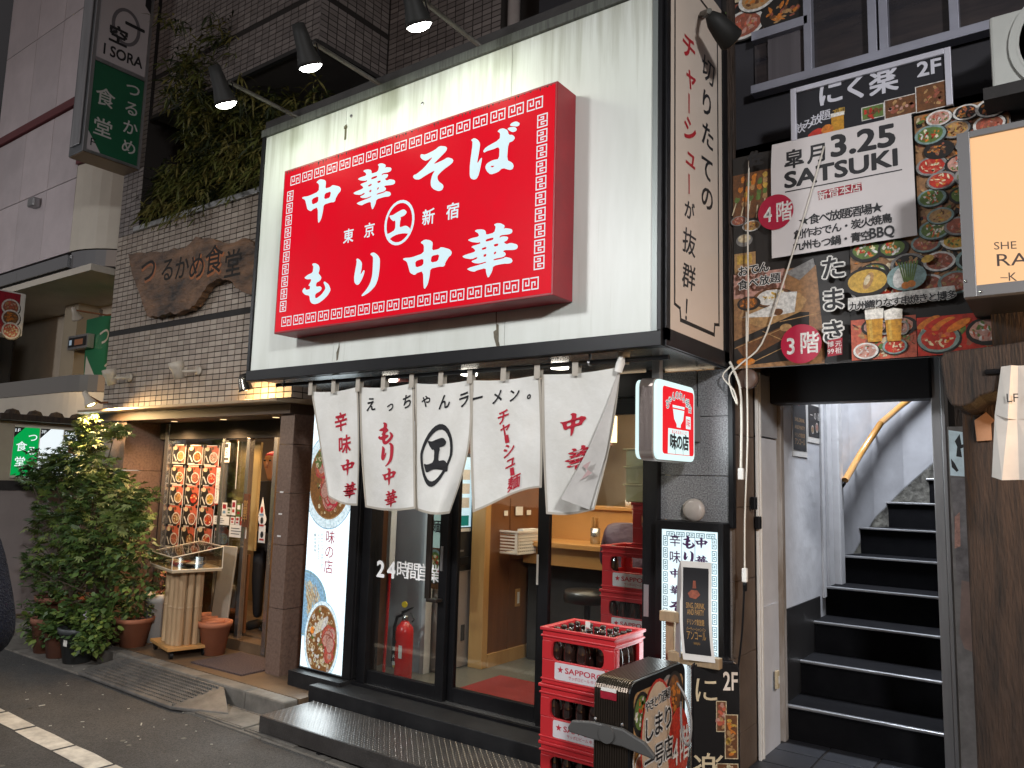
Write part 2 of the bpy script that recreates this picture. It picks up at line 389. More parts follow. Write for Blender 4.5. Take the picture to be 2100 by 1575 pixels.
# door frame and panels
B('door_frame', m_black, ramen, (-4.16, -4.08, 3.94, 4.06, .2155, 2.3), (-1.95, -1.876, 3.96, 4.06, .2, 2.3), (-4.16, -1.876, 3.95, 4.06, 2.14, 2.275), bevel=.003)
B('transom', m_black, ramen, (-4.08, -1.95, 3.98, 4.02, 2.11, 2.14))
def door(x0, x1, y, lab=None):
    d = MB(); t = .035
    z0, z1 = .216, 2.11
    for b in ((x0, x0 + .07, y - t / 2, y + t / 2, z0, z1), (x1 - .07, x1, y - t / 2, y + t / 2, z0, z1), (x0 + .07, x1 - .07, y - t / 2, y + t / 2, z0, z0 + .088), (x0 + .07, x1 - .07, y - t / 2, y + t / 2, z1 - .07, z1)): d.box(*b)
    p = d.build('sliding_door', m_black, ramen, bevel=.002)
    B('glass_pane', m_glass, p, (x0 + .07, x1 - .07, y - .003, y + .003, z0 + .088, z1 - .07))
    return p
D1 = door(-4.21, -3.385, 3.985); D2 = door(-3.41, -2.63, 4.03); D3 = door(-2.66, -1.90, 3.985)
B('lock_plate', m_alu, D1, (-4.20, -4.182, 3.962, 3.968, 1.08, 1.21))
B('lock_plate', m_alu, D1, (-3.44, -3.42, 3.962, 3.968, 1.04, 1.20)); B('lock_plate', m_wpl, D2, (-2.70, -2.67, 4.006, 4.0125, 1.02, 1.20)); B('lock_plate', m_alu, D3, (-1.955, -1.925, 3.958, 3.9675, .93, 1.10))
h = MB(); h.box(-3.515, -3.475, 3.90, 3.925, .86, 1.62); h.box(-3.50, -3.41, 3.90, 3.966, .84, .862); h.box(-3.50, -3.41, 3.90, 3.966, 1.60, 1.622); h.build('door_handle', M('bronze', (.035, .028, .024), .4, .6), D1, bevel=.004)
# 24 hour lettering on the first glass
p24 = PY(3.981); p24.lift = .002; q = MB().mat(M('vinyl_white', (.78, .78, .78), .5, emit=.12))
q.cpx(p24, '24', (781, 1165), (803, 1167), 46, bold=.035, wr=1.0); q.cpx(p24, '時間営業', (827, 1168), (891, 1177), 38, bold=.008, wr=1.05); q.build('lettering', None, D1)
# granite pillar with slabs
m_gran = M('granite', (.30, .30, .31), .4, nz=1, ns=130, col2=(.03, .03, .032), detail=8)
pil = MB(); pz = [.0, .62, 1.03, 1.455, 1.70, 2.02, 2.275]
for a, b in zip(pz, pz[1:]):
    B('granite_slab', m_gran, ramen, (-1.874, -1.665 if b == 2.275 else -1.483, 4.0, 4.12, a + .002, b - .002))
B('granite_slab', m_gran, ramen, (-1.655, -1.483, 4.0, 4.12, 2.022, 2.273))
B('pillar_core', m_dark, ramen, (-1.872, -1.486, 4.122, 4.3, 0, 2.275))
B('pillar_trim', m_black, ramen, (-1.482, -1.458, 3.985, 4.03, 1.43, 2.275), (-1.60, -1.482, 3.97, 3.998, 1.43, 1.452))
m_btile = M('brown_tile', (.13, .092, .066), .5, nz=.8, ns=6, col2=(.075, .052, .038), bump=.35, bs=60)
for i in range(6):
    B('side_tile', m_btile, ramen, (-1.484, -1.468, 4.034, 4.345, .0 + i * .385, .381 + i * .385))
B('side_core', m_dark, ramen, (-1.56, -1.486, 4.13, 4.8, 0, 2.3))

# soffit under the fascia
B('soffit', m_steel, ramen, (-4.57, -1.50, 3.20, 4.05, 2.285, 2.30))
m_dl = M('downlight', (1, .95, .85), emit=14, ecol=(1, .93, .80))
for x in (-3.62, -2.95, -2.30):
    c = MB(); c.lathe([(.05, 0), (.05, -.012), (.0, -.014)], (x, 3.6, 2.284), 16); c.build('downlight', m_dl, ramen)
    spot('downlight_beam', (x, 3.6, 2.26), (x, 3.52, 0), 26, 120, .8, (1, .93, .82), .05, ramen)
B('soffit_sticker', M('red_sticker', (.5, .05, .05), .5, nz=.6, ns=40, col2=(.7, .6, .55)), ramen, (-3.72, -3.55, 3.62, 3.70, 2.276, 2.284))
area('entry_fill', (-3.7, 4.25, 2.55), (R(20), 0, 0), .6, .2, 16, (.95, .95, 1), ramen)  # added fill without a fitting, brightens the grey partition
area('shop_light', (-3.0, 5.0, 2.5), (0, 0, 0), 2.2, 1.4, 52, (1, .82, .60), ramen)
# unseen lamps added behind the photographer to light the shop fronts
def fill_lamp(x, y, w, lab, tgt, cone=125):
    t = thing('fill_lamp', lab, 'added lamp', (x, y, 0), 'unseen lamps added along the near side of the road')
    MB().lathe([(.09, 0), (.09, .3), (.06, .34), (.045, 4.3)], (x, y, 0), 12).build('post', m_black, t, True); MB().tube([(x, y, 4.25), (x, y + .25, 4.4), (x, y + .7, 4.42)], .035, 8).build('arm', m_black, t, True)
    MB().lathe([(.05, .12), (.22, .04), (.24, 0)], (x, y + .75, 4.36), 20).build('shade', m_black, t, True); MB().lathe([(.2, .004), (0, .0)], (x, y + .75, 4.35), 20).build('lamp_glass', M('fill_glass', (1, .95, .88), emit=6), t)
    spot('fill_light', (x, y + .75, 4.28), tgt, w, cone, .9, (.97, .98, 1.0), .3, t)
fill_lamp(3.0, -2.2, 1750, 'unseen black lamp added behind the photographer to the right', (-.8, 2.0, 0))
fill_lamp(-4.2, -2.6, 950, 'unseen black lamp added behind the photographer to the left', (-3.4, 1.5, 0))
fill_lamp(-11.5, -2.6, 400, 'unseen black lamp added farther down the road to the left', (-10.5, 3.6, 2.6), 140)
gum = MB(); gcol = [M('gum_dark', (.018, .017, .016), .7), M('gum_pale', (.12, .115, .10), .8)]
for i in range(90):
    x = random.uniform(-8.5, -1.8); y = random.uniform(1.7, 3.18); r_ = random.uniform(.006, .02); gum.mat(gcol[i % 3 == 0])
    n = 9; gum.add([(x + r_ * random.uniform(.7, 1.2) * math.cos(6.28 * k / n), y + r_ * random.uniform(.6, 1.1) * math.sin(6.28 * k / n), .0022) for k in range(n)], [tuple(range(n))])
stuff(gum.build('gum_spots', None))
# ================================================================ fascia board
fas = thing('fascia_board', 'large dirty white fascia board in a black frame above the noren', 'sign board', (-3, 3.6, 2.3))
def fascia_mat():
    mt = M('weathered_white', (.66, .69, .64), .38, nz=.55, ns=2.2, col2=(.50, .52, .46), stretch=(2.2, 1, .35), bump=.06, bs=14)
    t = mt.node_tree; b = t.nodes['Principled BSDF']; src = b.inputs['Base Color'].links[0].from_socket
    tc = t.nodes.new('ShaderNodeTexCoord'); mp = t.nodes.new('ShaderNodeMapping'); mp.inputs['Scale'].default_value = (12, 1, .45); t.links.new(tc.outputs['Object'], mp.inputs[0])
    n = t.nodes.new('ShaderNodeTexNoise'); n.inputs['Scale'].default_value = 1.6; n.inputs['Detail'].default_value = 6; n.inputs['Roughness'].default_value = .7; t.links.new(mp.outputs[0], n.inputs[0])
    sx = t.nodes.new('ShaderNodeSeparateXYZ'); t.links.new(tc.outputs['Object'], sx.inputs[0])
    zr = t.nodes.new('ShaderNodeMapRange'); zr.inputs[1].default_value = 1.25; zr.inputs[2].default_value = 1.74; zr.inputs[3].default_value = .0; zr.inputs[4].default_value = .26; t.links.new(sx.outputs[2], zr.inputs[0])
    ad = t.nodes.new('ShaderNodeMath'); t.links.new(n.outputs[0], ad.inputs[0]); t.links.new(zr.outputs[0], ad.inputs[1])
    rp = t.nodes.new('ShaderNodeMapRange'); rp.inputs[1].default_value = .60; rp.inputs[2].default_value = .98; rp.inputs[4].default_value = .62; t.links.new(ad.outputs[0], rp.inputs[0])
    mx = t.nodes.new('ShaderNodeMix'); mx.data_type = 'RGBA'; mx.inputs[7].default_value = (.19, .19, .10, 1)
    t.links.new(rp.outputs[0], mx.inputs[0]); t.links.new(src, mx.inputs[6]); t.links.new(mx.outputs[2], b.inputs['Base Color'])
    return mt
m_fas = fascia_mat()
FX = [-4.552, -3.715, -2.385, -1.542]
for i in range(3): B('white_panel', m_fas, fas, (FX[i] + .0015, FX[i + 1] - .0015, 3.19, 3.205, 2.345, 4.02))
B('board_core', m_dark, fas, (-4.55, -1.55, 3.207, 4.0, 2.31, 4.0))
B('frame', m_black, fas, (-4.585, -1.49, 3.178, 3.24, 2.272, 2.343), (-4.585, -4.554, 3.178, 3.24, 2.343, 4.06), (-1.512, -1.49, 3.178, 3.20, 2.343, 4.3), bevel=.003)
B('frame_edge', M('frame_grey', (.20, .22, .21), .4, .4), fas, (-1.54, -1.513, 3.18, 3.24, 2.343, 4.3))
B('top_flashing', M('flashing', (.13, .14, .12), .5, .3, nz=.8, ns=7, col2=(.05, .05, .045), stretch=(8, 1, .6)), fas, (-4.585, -1.54, 3.17, 3.26, 4.022, 4.075))
B('top_rail', m_dark, fas, (-4.585, -1.5, 3.20, 3.26, 4.077, 4.15))
cr = MB(); cr.box(-3.72, -3.705, 3.186, 3.1895, 3.80, 3.90); cr.box(-3.722, -3.700, 3.18, 3.19, 3.875, 3.89); cr.build('cracked_seam', M('crack', (.10, .09, .05), .8), fas)
pf = PY(3.19); c2 = MB().mat(M('peeled_patch', (.16, .14, .10), .9, nz=.8, ns=40))
c2.ppx(pf, [(1017, 664), (1023, 666), (1023, 700), (1026, 712), (1018, 710), (1013, 692), (1012, 680), (1018, 676)]); c2.ppx(pf, [(690, 723), (694, 712), (696, 700), (697, 712), (693, 738), (690, 740)]); c2.ppx(pf, [(1017, 640), (1019, 640), (1019, 664), (1017, 664)])
c2.build('peeled_paint', None, fas)
for u, v in ((867, 213), (1037, 86), (721, 238)):
    a = pf.px(u, v); MB().lathe([(.012, 0), (.01, .006), (0, .008)], (a[0], 3.19, a[1]), 8, (0, -1, 0)).build('bolt', m_steel, fas)
# printed end panel
sp = PX(-1.488)
B('end_core', m_black, fas, (-1.51, -1.488, 3.24, 4.0, 2.272, 4.3))
m_pink = M('end_panel_cream', (.60, .51, .43), .35, nz=.25, ns=3, col2=(.50, .42, .35))
e = MB().mat(m_pink); sp.lift = .004
e.rect(sp, 3.245, 2.36, 3.93, 4.30); e.mat(m_black)
e.line(sp, [(3.31, 4.3), (3.31, 2.49)], .016); e.line(sp, [(3.31, 2.49), (3.37, 2.48), (3.38, 2.425)], .016); e.line(sp, [(3.38, 2.425), (3.80, 2.425)], .020); e.line(sp, [(3.80, 2.425), (3.81, 2.48), (3.87, 2.49)], .016); e.line(sp, [(3.87, 2.49), (3.87, 4.2)], .016); e.line(sp, [(3.87, 4.2), (3.31, 4.2)], .016)
e.mat(m_ink)
for ch, x, y in (('切', 1451, 145), ('り', 1448, 213), ('た', 1450, 279), ('て', 1448, 345), ('の', 1449, 406), ('が', 1412, 432), ('抜', 1412, 497), ('群', 1411, 568), ('！', 1411, 637)): e.cpx(sp, ch, (x, y), (x, y), 56 if ch not in 'が' else 42, bold=.022 if ch in 'りたての！が' else .012, wr=1.2 if ch != '！' else .9, shear=.12)
e.mat(M('end_panel_red', (.36, .012, .02), .5))
for ch, x, y in (('チ', 1411, 98), ('ャ', 1415, 160), ('ー', 1411, 213), ('シ', 1413, 267), ('ュ', 1415, 323), ('ー', 1411, 378)): e.cpx(sp, ch, (x, y), (x, y), 56 if ch in 'チシ' else 50, bold=.025, wr=1.2, shear=.12, vert=True)
e.build('end_panel', None, fas)
B('end_frame', m_black, fas, (-1.489, -1.475, 3.93, 3.995, 2.30, 4.3), (-1.489, -1.475, 3.20, 3.243, 2.30, 4.3), (-1.489, -1.475, 3.20, 3.995, 2.276, 2.357))
B('timber_strip', m_oldwood, ramen, (-1.48, -1.44, 3.998, 4.03, 2.29, 4.4))

# ================================================================ red lit sign
red = thing('lit_sign', 'glowing red box sign with white brush lettering and a white key border', 'sign', (-3, 3.1, 2.5))
m_redbox = M('red_sign_box', (.30, .012, .02), .45, nz=.6, ns=4, col2=(.16, .010, .016))
X0, X1, Z0, Z1, YR = -4.078, -1.968, 2.527, 3.606, 3.01
B('box', m_redbox, red, (X0, X1, YR, 3.185, Z0, Z1), bevel=.004)
def redface():
    mt = M('red_lit_face', (.45, .0, .008), .35, nz=.45, ns=2.2, emit=1, col2=(.36, .008, .012)); t = mt.node_tree; b = t.nodes['Principled BSDF']
    L = t.links; L.new(b.inputs['Base Color'].links[0].from_socket, b.inputs['Emission Color']); b.inputs['Emission Strength'].default_value = 1.55; L.remove(b.inputs['Base Color'].links[0]); b.inputs['Base Color'].default_value = (.06, .0, .002, 1); b.inputs['Specular IOR Level'].default_value = .05
    return mt
m_rf = redface(); m_bw = M('lit_white', (.80, .95, 1.0), .4, emit=.66, ecol=(.72, .93, 1.0)); m_bw2 = M('lit_white_soft', (.85, .9, .95), .4, emit=.6, ecol=(.88, .9, .96))
pr = PY(YR); f = MB().mat(m_rf); f.rect(pr, X0 + .012, Z0 + .012, X1 - .012, Z1 - .012); f.build('face', None, red)
# grime along the top edge
gr = MB().mat(M('grime', (.03, .012, .01), .9)); ga = pr.up()
x = X0 + .02
while x < X1 - .02:
    w = random.uniform(.004, .02); hh = random.choice((.006, .01, .014, .02, .032)) * random.uniform(.5, 1); gr.add([pr.p(x, Z1 - .012, ga), pr.p(x + w, Z1 - .012, ga), pr.p(x + w * .6, Z1 - .012 - hh, ga)], [(0, 1, 2)]); x += w * random.uniform(1, 2.6)
stuff(gr.build('grime', None, red))
# key border
def key(mb, pl, u, v, w, h, th, flip=1, rot=False):
    """one squared double spiral, centre u v"""
    P = [(-.02, -.5), (-.5, -.5), (-.5, .5), (-.1, .5), (-.1, -.12), (-.30, -.12), (-.30, .16)]
    Q = [(-a, -b) for a, b in P]
    for S in (P, Q):
        pts = [((u + b * w * flip, v + a * h) if rot else (u + a * w * flip, v + b * h)) for a, b in S]
        mb.line(pl, pts, th)
kb = MB().mat(m_bw2); l0 = pr.lift
nx, ny = 17, 11; bx0, bx1, bz0, bz1 = X0 + .062, X1 - .075, Z0 + .07, Z1 - .085
for i in range(nx):
    u = bx0 + (i + .5) * (bx1 - bx0) / nx; w = (bx1 - bx0) / nx * .78
    for v in (bz0, bz1): pr.lift = l0; key(kb, pr, u, v, w, .056, .0065)
for i in range(ny - 1):
    v = bz0 + .06 + (i + .5) * (bz1 - bz0 - .12) / (ny - 1); hgt = (bz1 - bz0 - .12) / (ny - 1) * .78
    for u in (bx0 + .015, bx1 - .01): pr.lift = l0; key(kb, pr, u, v, .056, hgt, .0065, 1, True)
stuff(kb.build('key_border', None, red))
pr.lift = l0 + .004
# traced brush letters: outlines in pixels of enlarged crops (origin x, y, scale)
def tr(x0, y0, k, loops): return [[pr.px(x0 + a * k, y0 + b * k) for a, b in lp] for lp in loops]
def smooth(lp, n=2):
    for _ in range(n):
        q = []
        for i in range(len(lp)):
            a, b = lp[i], lp[(i + 1) % len(lp)]; q += [(a[0] * .8 + b[0] * .2, a[1] * .8 + b[1] * .2), (a[0] * .2 + b[0] * .8, a[1] * .2 + b[1] * .8)]
        lp = q
    return lp
s1 = 120 / 1575; s2 = 130 / 1575; s3 = 110 / 1575; s4 = 140 / 1575; s5 = 100 / 1575
naka = tr(820, 480, s1, [[(565, 235), (690, 148), (840, 175), (905, 235), (880, 452), (1060, 410), (1130, 350), (1360, 415), (1420, 495), (1390, 580), (1330, 625), (1235, 785), (1235, 835), (1190, 885), (1080, 880), (838, 938), (820, 1130), (765, 1370), (685, 1487), (655, 1440), (640, 1003), (480, 1050), (415, 1112), (290, 1050), (250, 900), (205, 745), (95, 690), (130, 650), (320, 640), (660, 520), (668, 300)],
    [(428, 738), (655, 660), (648, 845), (445, 912)], [(865, 595), (1085, 545), (1040, 740), (848, 775)]])
hana = tr(940, 450, s2, [[(895, 140), (960, 100), (1060, 100), (1160, 150), (1165, 195), (1135, 240), (1190, 222), (1340, 245), (1362, 300), (1340, 345), (1270, 378), (1060, 400), (1030, 465), (1110, 425), (1240, 435), (1255, 475), (1220, 535), (1140, 568), (1210, 625), (1310, 585), (1470, 625), (1495, 680), (1470, 740), (1390, 765), (1160, 768), (1125, 810), (1180, 830), (1195, 885), (1140, 940), (890, 990), (890, 1028), (1130, 975), (1190, 938), (1330, 970), (1365, 1040), (1330, 1085), (1270, 1105), (1140, 1105), (880, 1160), (850, 1310), (755, 1470), (705, 1340), (695, 1212), (490, 1265), (410, 1307), (300, 1285), (212, 1225), (700, 1085), (703, 1050), (530, 1103), (400, 1090), (328, 1045), (490, 980), (478, 935), (350, 995), (160, 968), (105, 912), (440, 808), (420, 745), (320, 680), (570, 605), (545, 565), (510, 585), (350, 570), (245, 520), (330, 475), (530, 430), (510, 350), (420, 300), (460, 262), (580, 250), (670, 270), (700, 315), (700, 390), (910, 335), (945, 180)],
    [(700, 500), (890, 450), (880, 515), (692, 562)], [(590, 725), (712, 682), (712, 735), (610, 768)], [(890, 628), (1008, 600), (1003, 660), (915, 685)], [(640, 880), (710, 858), (705, 922), (642, 940)], [(905, 815), (958, 800), (945, 860), (895, 880)]])
so = tr(840, 290, s3 * 1.0, [[(330, 430), (360, 380), (480, 400), (760, 260), (900, 142), (1080, 155), (1125, 215), (1080, 310), (880, 510), (705, 690), (1000, 560), (1130, 475), (1270, 515), (1305, 570), (1270, 650), (1000, 850), (840, 1010), (835, 1110), (880, 1190), (1000, 1280), (1015, 1350), (970, 1440), (870, 1470), (730, 1420), (645, 1330), (635, 1180), (680, 1000), (770, 850), (500, 1000), (310, 1130), (180, 1125), (115, 1060), (140, 995), (220, 970), (450, 780), (720, 445), (510, 585), (400, 545), (345, 490)]])
ba = tr(955, 240, s4 * (1575 / 1575), [[(135, 535), (215, 490), (300, 535), (350, 620), (330, 780), (270, 1105), (375, 940), (395, 970), (320, 1330), (270, 1430), (200, 1455), (125, 1420), (105, 1340), (110, 1100), (180, 590)],
    [(745, 345), (790, 290), (880, 265), (980, 310), (1010, 420), (1100, 420), (1155, 485), (1110, 560), (1000, 605), (965, 1000), (1090, 1060), (1125, 1140), (1095, 1210), (1030, 1232), (865, 1180), (760, 1280), (590, 1338), (500, 1260), (463, 1165), (500, 1080), (640, 1000), (785, 975), (795, 690), (640, 755), (510, 790), (445, 830), (415, 800), (470, 710), (800, 525), (810, 375)],
    [(580, 1135), (688, 1130), (622, 1178)], [(970, 285), (1020, 245), (1150, 235), (1200, 290), (1170, 340), (1110, 357), (1060, 345)], [(1032, 195), (1080, 140), (1180, 105), (1262, 150), (1250, 200), (1200, 230), (1060, 215)]])
mo = tr(610, 530, s3, [[(445, 190), (480, 148), (560, 150), (640, 200), (672, 280), (660, 370), (635, 445), (710, 530), (722, 580), (690, 655), (575, 720), (560, 838), (690, 820), (738, 875), (700, 960), (540, 1050), (540, 1165), (590, 1170), (720, 1070), (830, 920), (840, 850), (780, 710), (820, 678), (940, 770), (990, 900), (985, 960), (910, 1090), (780, 1220), (640, 1320), (520, 1350), (430, 1320), (385, 1240), (370, 1095), (240, 1075), (155, 980), (190, 900), (240, 860), (270, 930), (385, 905), (390, 815), (335, 805), (415, 680), (425, 612), (290, 620), (215, 575), (330, 480), (465, 425), (490, 240)]])
ri = tr(715, 505, s3, [[(240, 400), (270, 360), (350, 400), (415, 500), (400, 660), (362, 855), (460, 700), (492, 730), (460, 850), (400, 1000), (320, 1130), (250, 1138), (185, 1070), (180, 880), (262, 450)],
    [(650, 245), (690, 200), (770, 188), (880, 270), (940, 380), (930, 640), (890, 940), (810, 1160), (640, 1350), (430, 1475), (385, 1455), (540, 1280), (650, 1090), (715, 860), (740, 350), (720, 300)]])
ko = tr(775, 405, s5, [[(380, 595), (500, 580), (640, 490), (800, 400), (880, 395), (950, 460), (940, 520), (880, 590), (740, 650), (765, 700), (740, 760), (720, 985), (880, 920), (960, 925), (1070, 1010), (1070, 1180), (850, 1160), (640, 1200), (480, 1280), (385, 1365), (330, 1370), (250, 1190), (370, 1180), (580, 1050), (590, 745), (520, 775), (440, 710)]])
def unit(loops):
    loops = [smooth(l, 1) for l in loops]; xs = [p[0] for l in loops for p in l]; ys = [p[1] for l in loops for p in l]; s = max(max(xs) - min(xs), max(ys) - min(ys)); cx, cy_ = (max(xs) + min(xs)) / 2, (max(ys) + min(ys)) / 2
    return outline([[((p[0] - cx) / s + .5, (p[1] - cy_) / s + .5) for p in l] for l in loops]), (cx, cy_, s)
UL = {}
for ch, lo in (('中', naka), ('華', hana), ('そ', so), ('ば', ba), ('も', mo), ('り', ri), ('工', ko)):
    GL[ch], UL[ch] = unit(lo)
ltr = MB().mat(m_bw)
def put(ch, cx=None, cz=None, s=None):
    a, b, c = UL[ch]; cx = a if cx is None else cx; cz = b if cz is None else cz; s = s or c
    ltr.g2(pr, GL[ch], lambda x, y: (cx + (x - .5) * s, cz + (y - .5) * s))
for ch in '中華そばもり工': put(ch)
a, b = pr.px(659, 412), pr.px(768, 384); put('中', a[0], a[1], UL['中'][2] * 1.02); put('華', b[0], b[1], UL['華'][2] * .97)
a, b = pr.px(820, 457), pr.px(820, 410); ltr.ring(pr, a[0], a[1], abs(pr.px(851, 457)[0] - a[0]), b[1] - a[1] - .005, .017)
ltr.cpx(pr, '東京', (716, 484), (759, 472), 30, bold=.02); ltr.cpx(pr, '新宿', (880, 445), (930, 433), 34, bold=.02)
ltr.build('lettering', None, red)
# light leaking from the sign
# ================================================================ spotlights over the fascia
m_lampb = M('lamp_housing', (.014, .014, .013), .6, .1, spec=.25); m_bulb = M('lamp_glass_lit', (1, 1, .95), emit=30, ecol=(1, 1, .92))
m_pole = M('lamp_arm', (.12, .115, .10), .5, .5, nz=.8, ns=30, col2=(.05, .045, .04))
def fascia_lamp(x, lab, ye=2.655):
    t = thing('flood_lamp', lab, 'lamp', (x, 3.19, 4.09), 'flood lamps on arms above the fascia')
    MB().tube([(x, 3.25, 4.085), (x, ye, 4.10)], .014, 8).build('arm', m_pole, t, True)
    hd = Vector((x, ye - .03, 3.99)); ax = Vector((0, .45, -.89)).normalized()
    MB().lathe([(.0, -.19), (.036, -.185), (.044, -.12), (.050, -.05), (.068, .02), (.071, .045)], hd, 20, ax).build('housing', m_lampb, t, True)
    MB().lathe([(.067, .043), (.050, .060), (.026, .069), (0, .071)], hd, 20, ax).build('lamp_glass', m_bulb, t, True)
    MB().tube([(x + .012, ye + .01, 4.10), (x + .035, ye + .02, 4.02), (x + .01, ye - .01, 3.96)], .004, 6).build('cable', m_black, t)
    p = hd + ax * .11
    spot('beam', p, (x, 3.19, 2.9), 8.5, 180, .35, (.90, 1.0, .76), .07, t)
fascia_lamp(-4.217, 'leftmost glowing flood lamp on its arm in front of the bamboo')
fascia_lamp(-3.409, 'middle glowing flood lamp on an arm under the tiled bay')
fascia_lamp(-2.615, 'glowing flood lamp at the top edge beside the drainpipe', 2.70)
d = thing('flood_lamp', 'unlit dark flood lamp beyond the top of the cream end panel', 'lamp', (-1.2, 3.4, 3.9), 'flood lamps on arms above the fascia')
hp = onX(1455, 30, -1.36); hq = onX(1500, 82, -1.30); ax = (hq - hp).normalized(); L = (hq - hp).length
MB().lathe([(.025, 0), (.045, .04), (.056, L * .6), (.064, L), (.06, L + .004)], hp, 20, ax).build('housing', m_lampb, d, True)
MB().lathe([(.059, L + .006), (.04, L + .012), (0, L + .013)], hp, 20, ax).build('lamp_glass', M('lamp_glass_off', (.20, .11, .05), .3), d, True)
MB().tube([hp + Vector((0, 0, .02)), hp + Vector((-.1, .15, .12)), (-1.5, hp.y + .3, hp.z + .2)], .014).build('arm', m_pole, d)
# ================================================================ tiled building on the left
til = thing('tiled_building', 'beige tiled building with a canopy, glass shop front and a planted terrace', 'building', (-6.5, 3.9, 0))
YT = 3.9
def tile_field(x0, x1, z0, z1, y, pick, parent, axis='x', gaps=(), cond=None, mats=None):
    """stack bonded 95 x 45 mm tiles; the largest seen ones are parts, the rest one joined part"""
    cells = []; mats = mats or m_tile
    nx_, nz_ = int(round((x1 - x0) / .1)), int(round((z1 - z0) / .05))
    for i in range(nx_):
        for j in range(nz_):
            if j in gaps: continue
            cells.append((x0 + i * .1 + .0055, z0 + j * .05 + .004))
    me = []
    for mt in mats:
        b = MB().box(0, .089, 0, .006, 0, .0415) if axis == 'x' else MB().box(-.006, 0, 0, .089, 0, .0415)
        o = b.build('tile', mt); me.append(o.data); bpy.data.objects.remove(o)
    cells.sort(key=lambda c: ((cond(c) if cond else 0), (Vector((c[0], y, c[1])) - EYE).length) if axis == 'x' else 0)
    off = rootloc(parent)
    rest = [MB() for _ in m_tile]
    for n, (u, v) in enumerate(cells):
        kx = random.randrange(3); dy = random.uniform(0, .0012)
        if n < pick:
            o = bpy.data.objects.new('tile', me[kx]); COL.objects.link(o); o.parent = parent; o.location = (Vector((u, y - .004 - dy, v)) if axis == 'x' else Vector((y + .004 + dy, u, v))) - off
        else:
            if axis == 'x': rest[0].mat(mats[kx]).box(u, u + .089, y - .004 - dy, y, v, v + .0415)
            else: rest[0].mat(mats[kx]).box(y, y + .004 + dy, u, u + .089, v, v + .0415)
    if rest[0].v: stuff(rest[0].build('tile_field', None, parent))
def hid(c):
    q = Vector((c[0], YT, c[1])) - EYE; px_ = 1050 + FPX * q.dot(_r) / q.dot(_w); py = 787.5 - FPX * q.dot(_u) / q.dot(_w)
    return 1 if (px_ > 512 and py < 783) or px_ < 245 else 0
B('wall', m_grout, til, (-8.0, -5.0, YT, 4.2, 2.25, 4.05))
tile_field(-8.0, -5.0, 2.25, 4.05, YT, 300, til, gaps=(15,), cond=hid)
B('joint_strip', m_dark, til, (-8.0, -5.0, YT - .004, YT + .0, 3.0, 3.048))
B('wall_return', m_grout, til, (-5.02, -5.0, YT + .012, 4.3, 2.25, 4.05)); tile_field(3.9, 4.3, 2.25, 2.45, -5.0, 0, til, axis='y')
m_dimtile = [M('dim_tile_a', (.20, .172, .16), .6, nz=.6, ns=3, col2=(.14, .12, .11)), M('dim_tile_b', (.17, .146, .136), .6, nz=.6, ns=3, col2=(.12, .10, .095)), M('dim_tile_c', (.235, .205, .19), .6, nz=.6, ns=3, col2=(.17, .145, .135))]  # darker copies of the wall tile: dimness of the upper floors put into colour
# upper floors: pier, bay, wall behind
B('pier', m_grout, til, (-8.0, -7.62, YT, 5.6, 4.05, 9.5)); tile_field(-8.0, -7.6, 4.05, 6.6, YT, 0, til, mats=m_dimtile)
B('bay', m_grout, til, (-7.53, -4.96, YT, 4.70, 5.26, 9.5))
tile_field(-7.53, -4.96, 5.26, 7.2, YT, 0, til, gaps=(8,), mats=m_dimtile); tile_field(3.9, 4.70, 5.26, 6.7, -4.96, 0, til, axis='y', gaps=(8,), mats=m_dimtile)
B('bay_soffit', M('bay_soffit', (.10, .085, .078), .8, nz=.3, ns=4), til, (-7.5, -4.98, YT + .02, 4.68, 5.235, 5.258))
B('bay_drip', m_dark, til, (-7.53, -4.95, YT - .02, YT + .018, 5.225, 5.262), (-4.978, -4.94, YT + .02, 4.7, 5.225, 5.262))
B('upper_wall', m_grout, til, (-7.6, -3.2, 4.70, 4.9, 4.0, 9.5)); tile_field(-4.94, -3.64, 4.6, 7.0, 4.70, 0, til, mats=m_dimtile)
B('terrace_floor', m_dark, til, (-7.6, -4.6, 4.0, 4.7, 3.9, 4.05))
B('coping', M('coping', (.55, .55, .54), .3, .9, nz=.6, ns=7, stretch=(1, 1, 5)), til, (-7.66, -4.9, YT - .03, YT + .10, 4.05, 4.105), bevel=.006)
pipe = MB().tube([(-3.46, 4.63, 4.0), (-3.46, 4.63, 8)], .05, 12); pipe.lathe([(.058, 0), (.058, .12)], (-3.46, 4.63, 4.85), 12); dp = pipe.build('drainpipe', M('pvc_pipe', (.35, .31, .29), .5, nz=.4, ns=4), til, True)
B('pipe_bracket', m_dark, dp, (-3.54, -3.48, 4.64, 4.70, 4.84, 4.9))
# canopy
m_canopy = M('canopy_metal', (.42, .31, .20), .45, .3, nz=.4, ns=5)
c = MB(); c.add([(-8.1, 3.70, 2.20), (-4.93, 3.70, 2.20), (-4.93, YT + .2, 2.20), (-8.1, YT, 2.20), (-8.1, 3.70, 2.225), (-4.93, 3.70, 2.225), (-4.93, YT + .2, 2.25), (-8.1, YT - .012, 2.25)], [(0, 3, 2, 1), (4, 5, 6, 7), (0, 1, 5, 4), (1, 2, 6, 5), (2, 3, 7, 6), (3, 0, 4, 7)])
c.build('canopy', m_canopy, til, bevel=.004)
B('canopy_soffit', M('canopy_under', (.07, .045, .03), .6), til, (-8.05, -4.96, 3.86, 4.36, 2.12, 2.198))
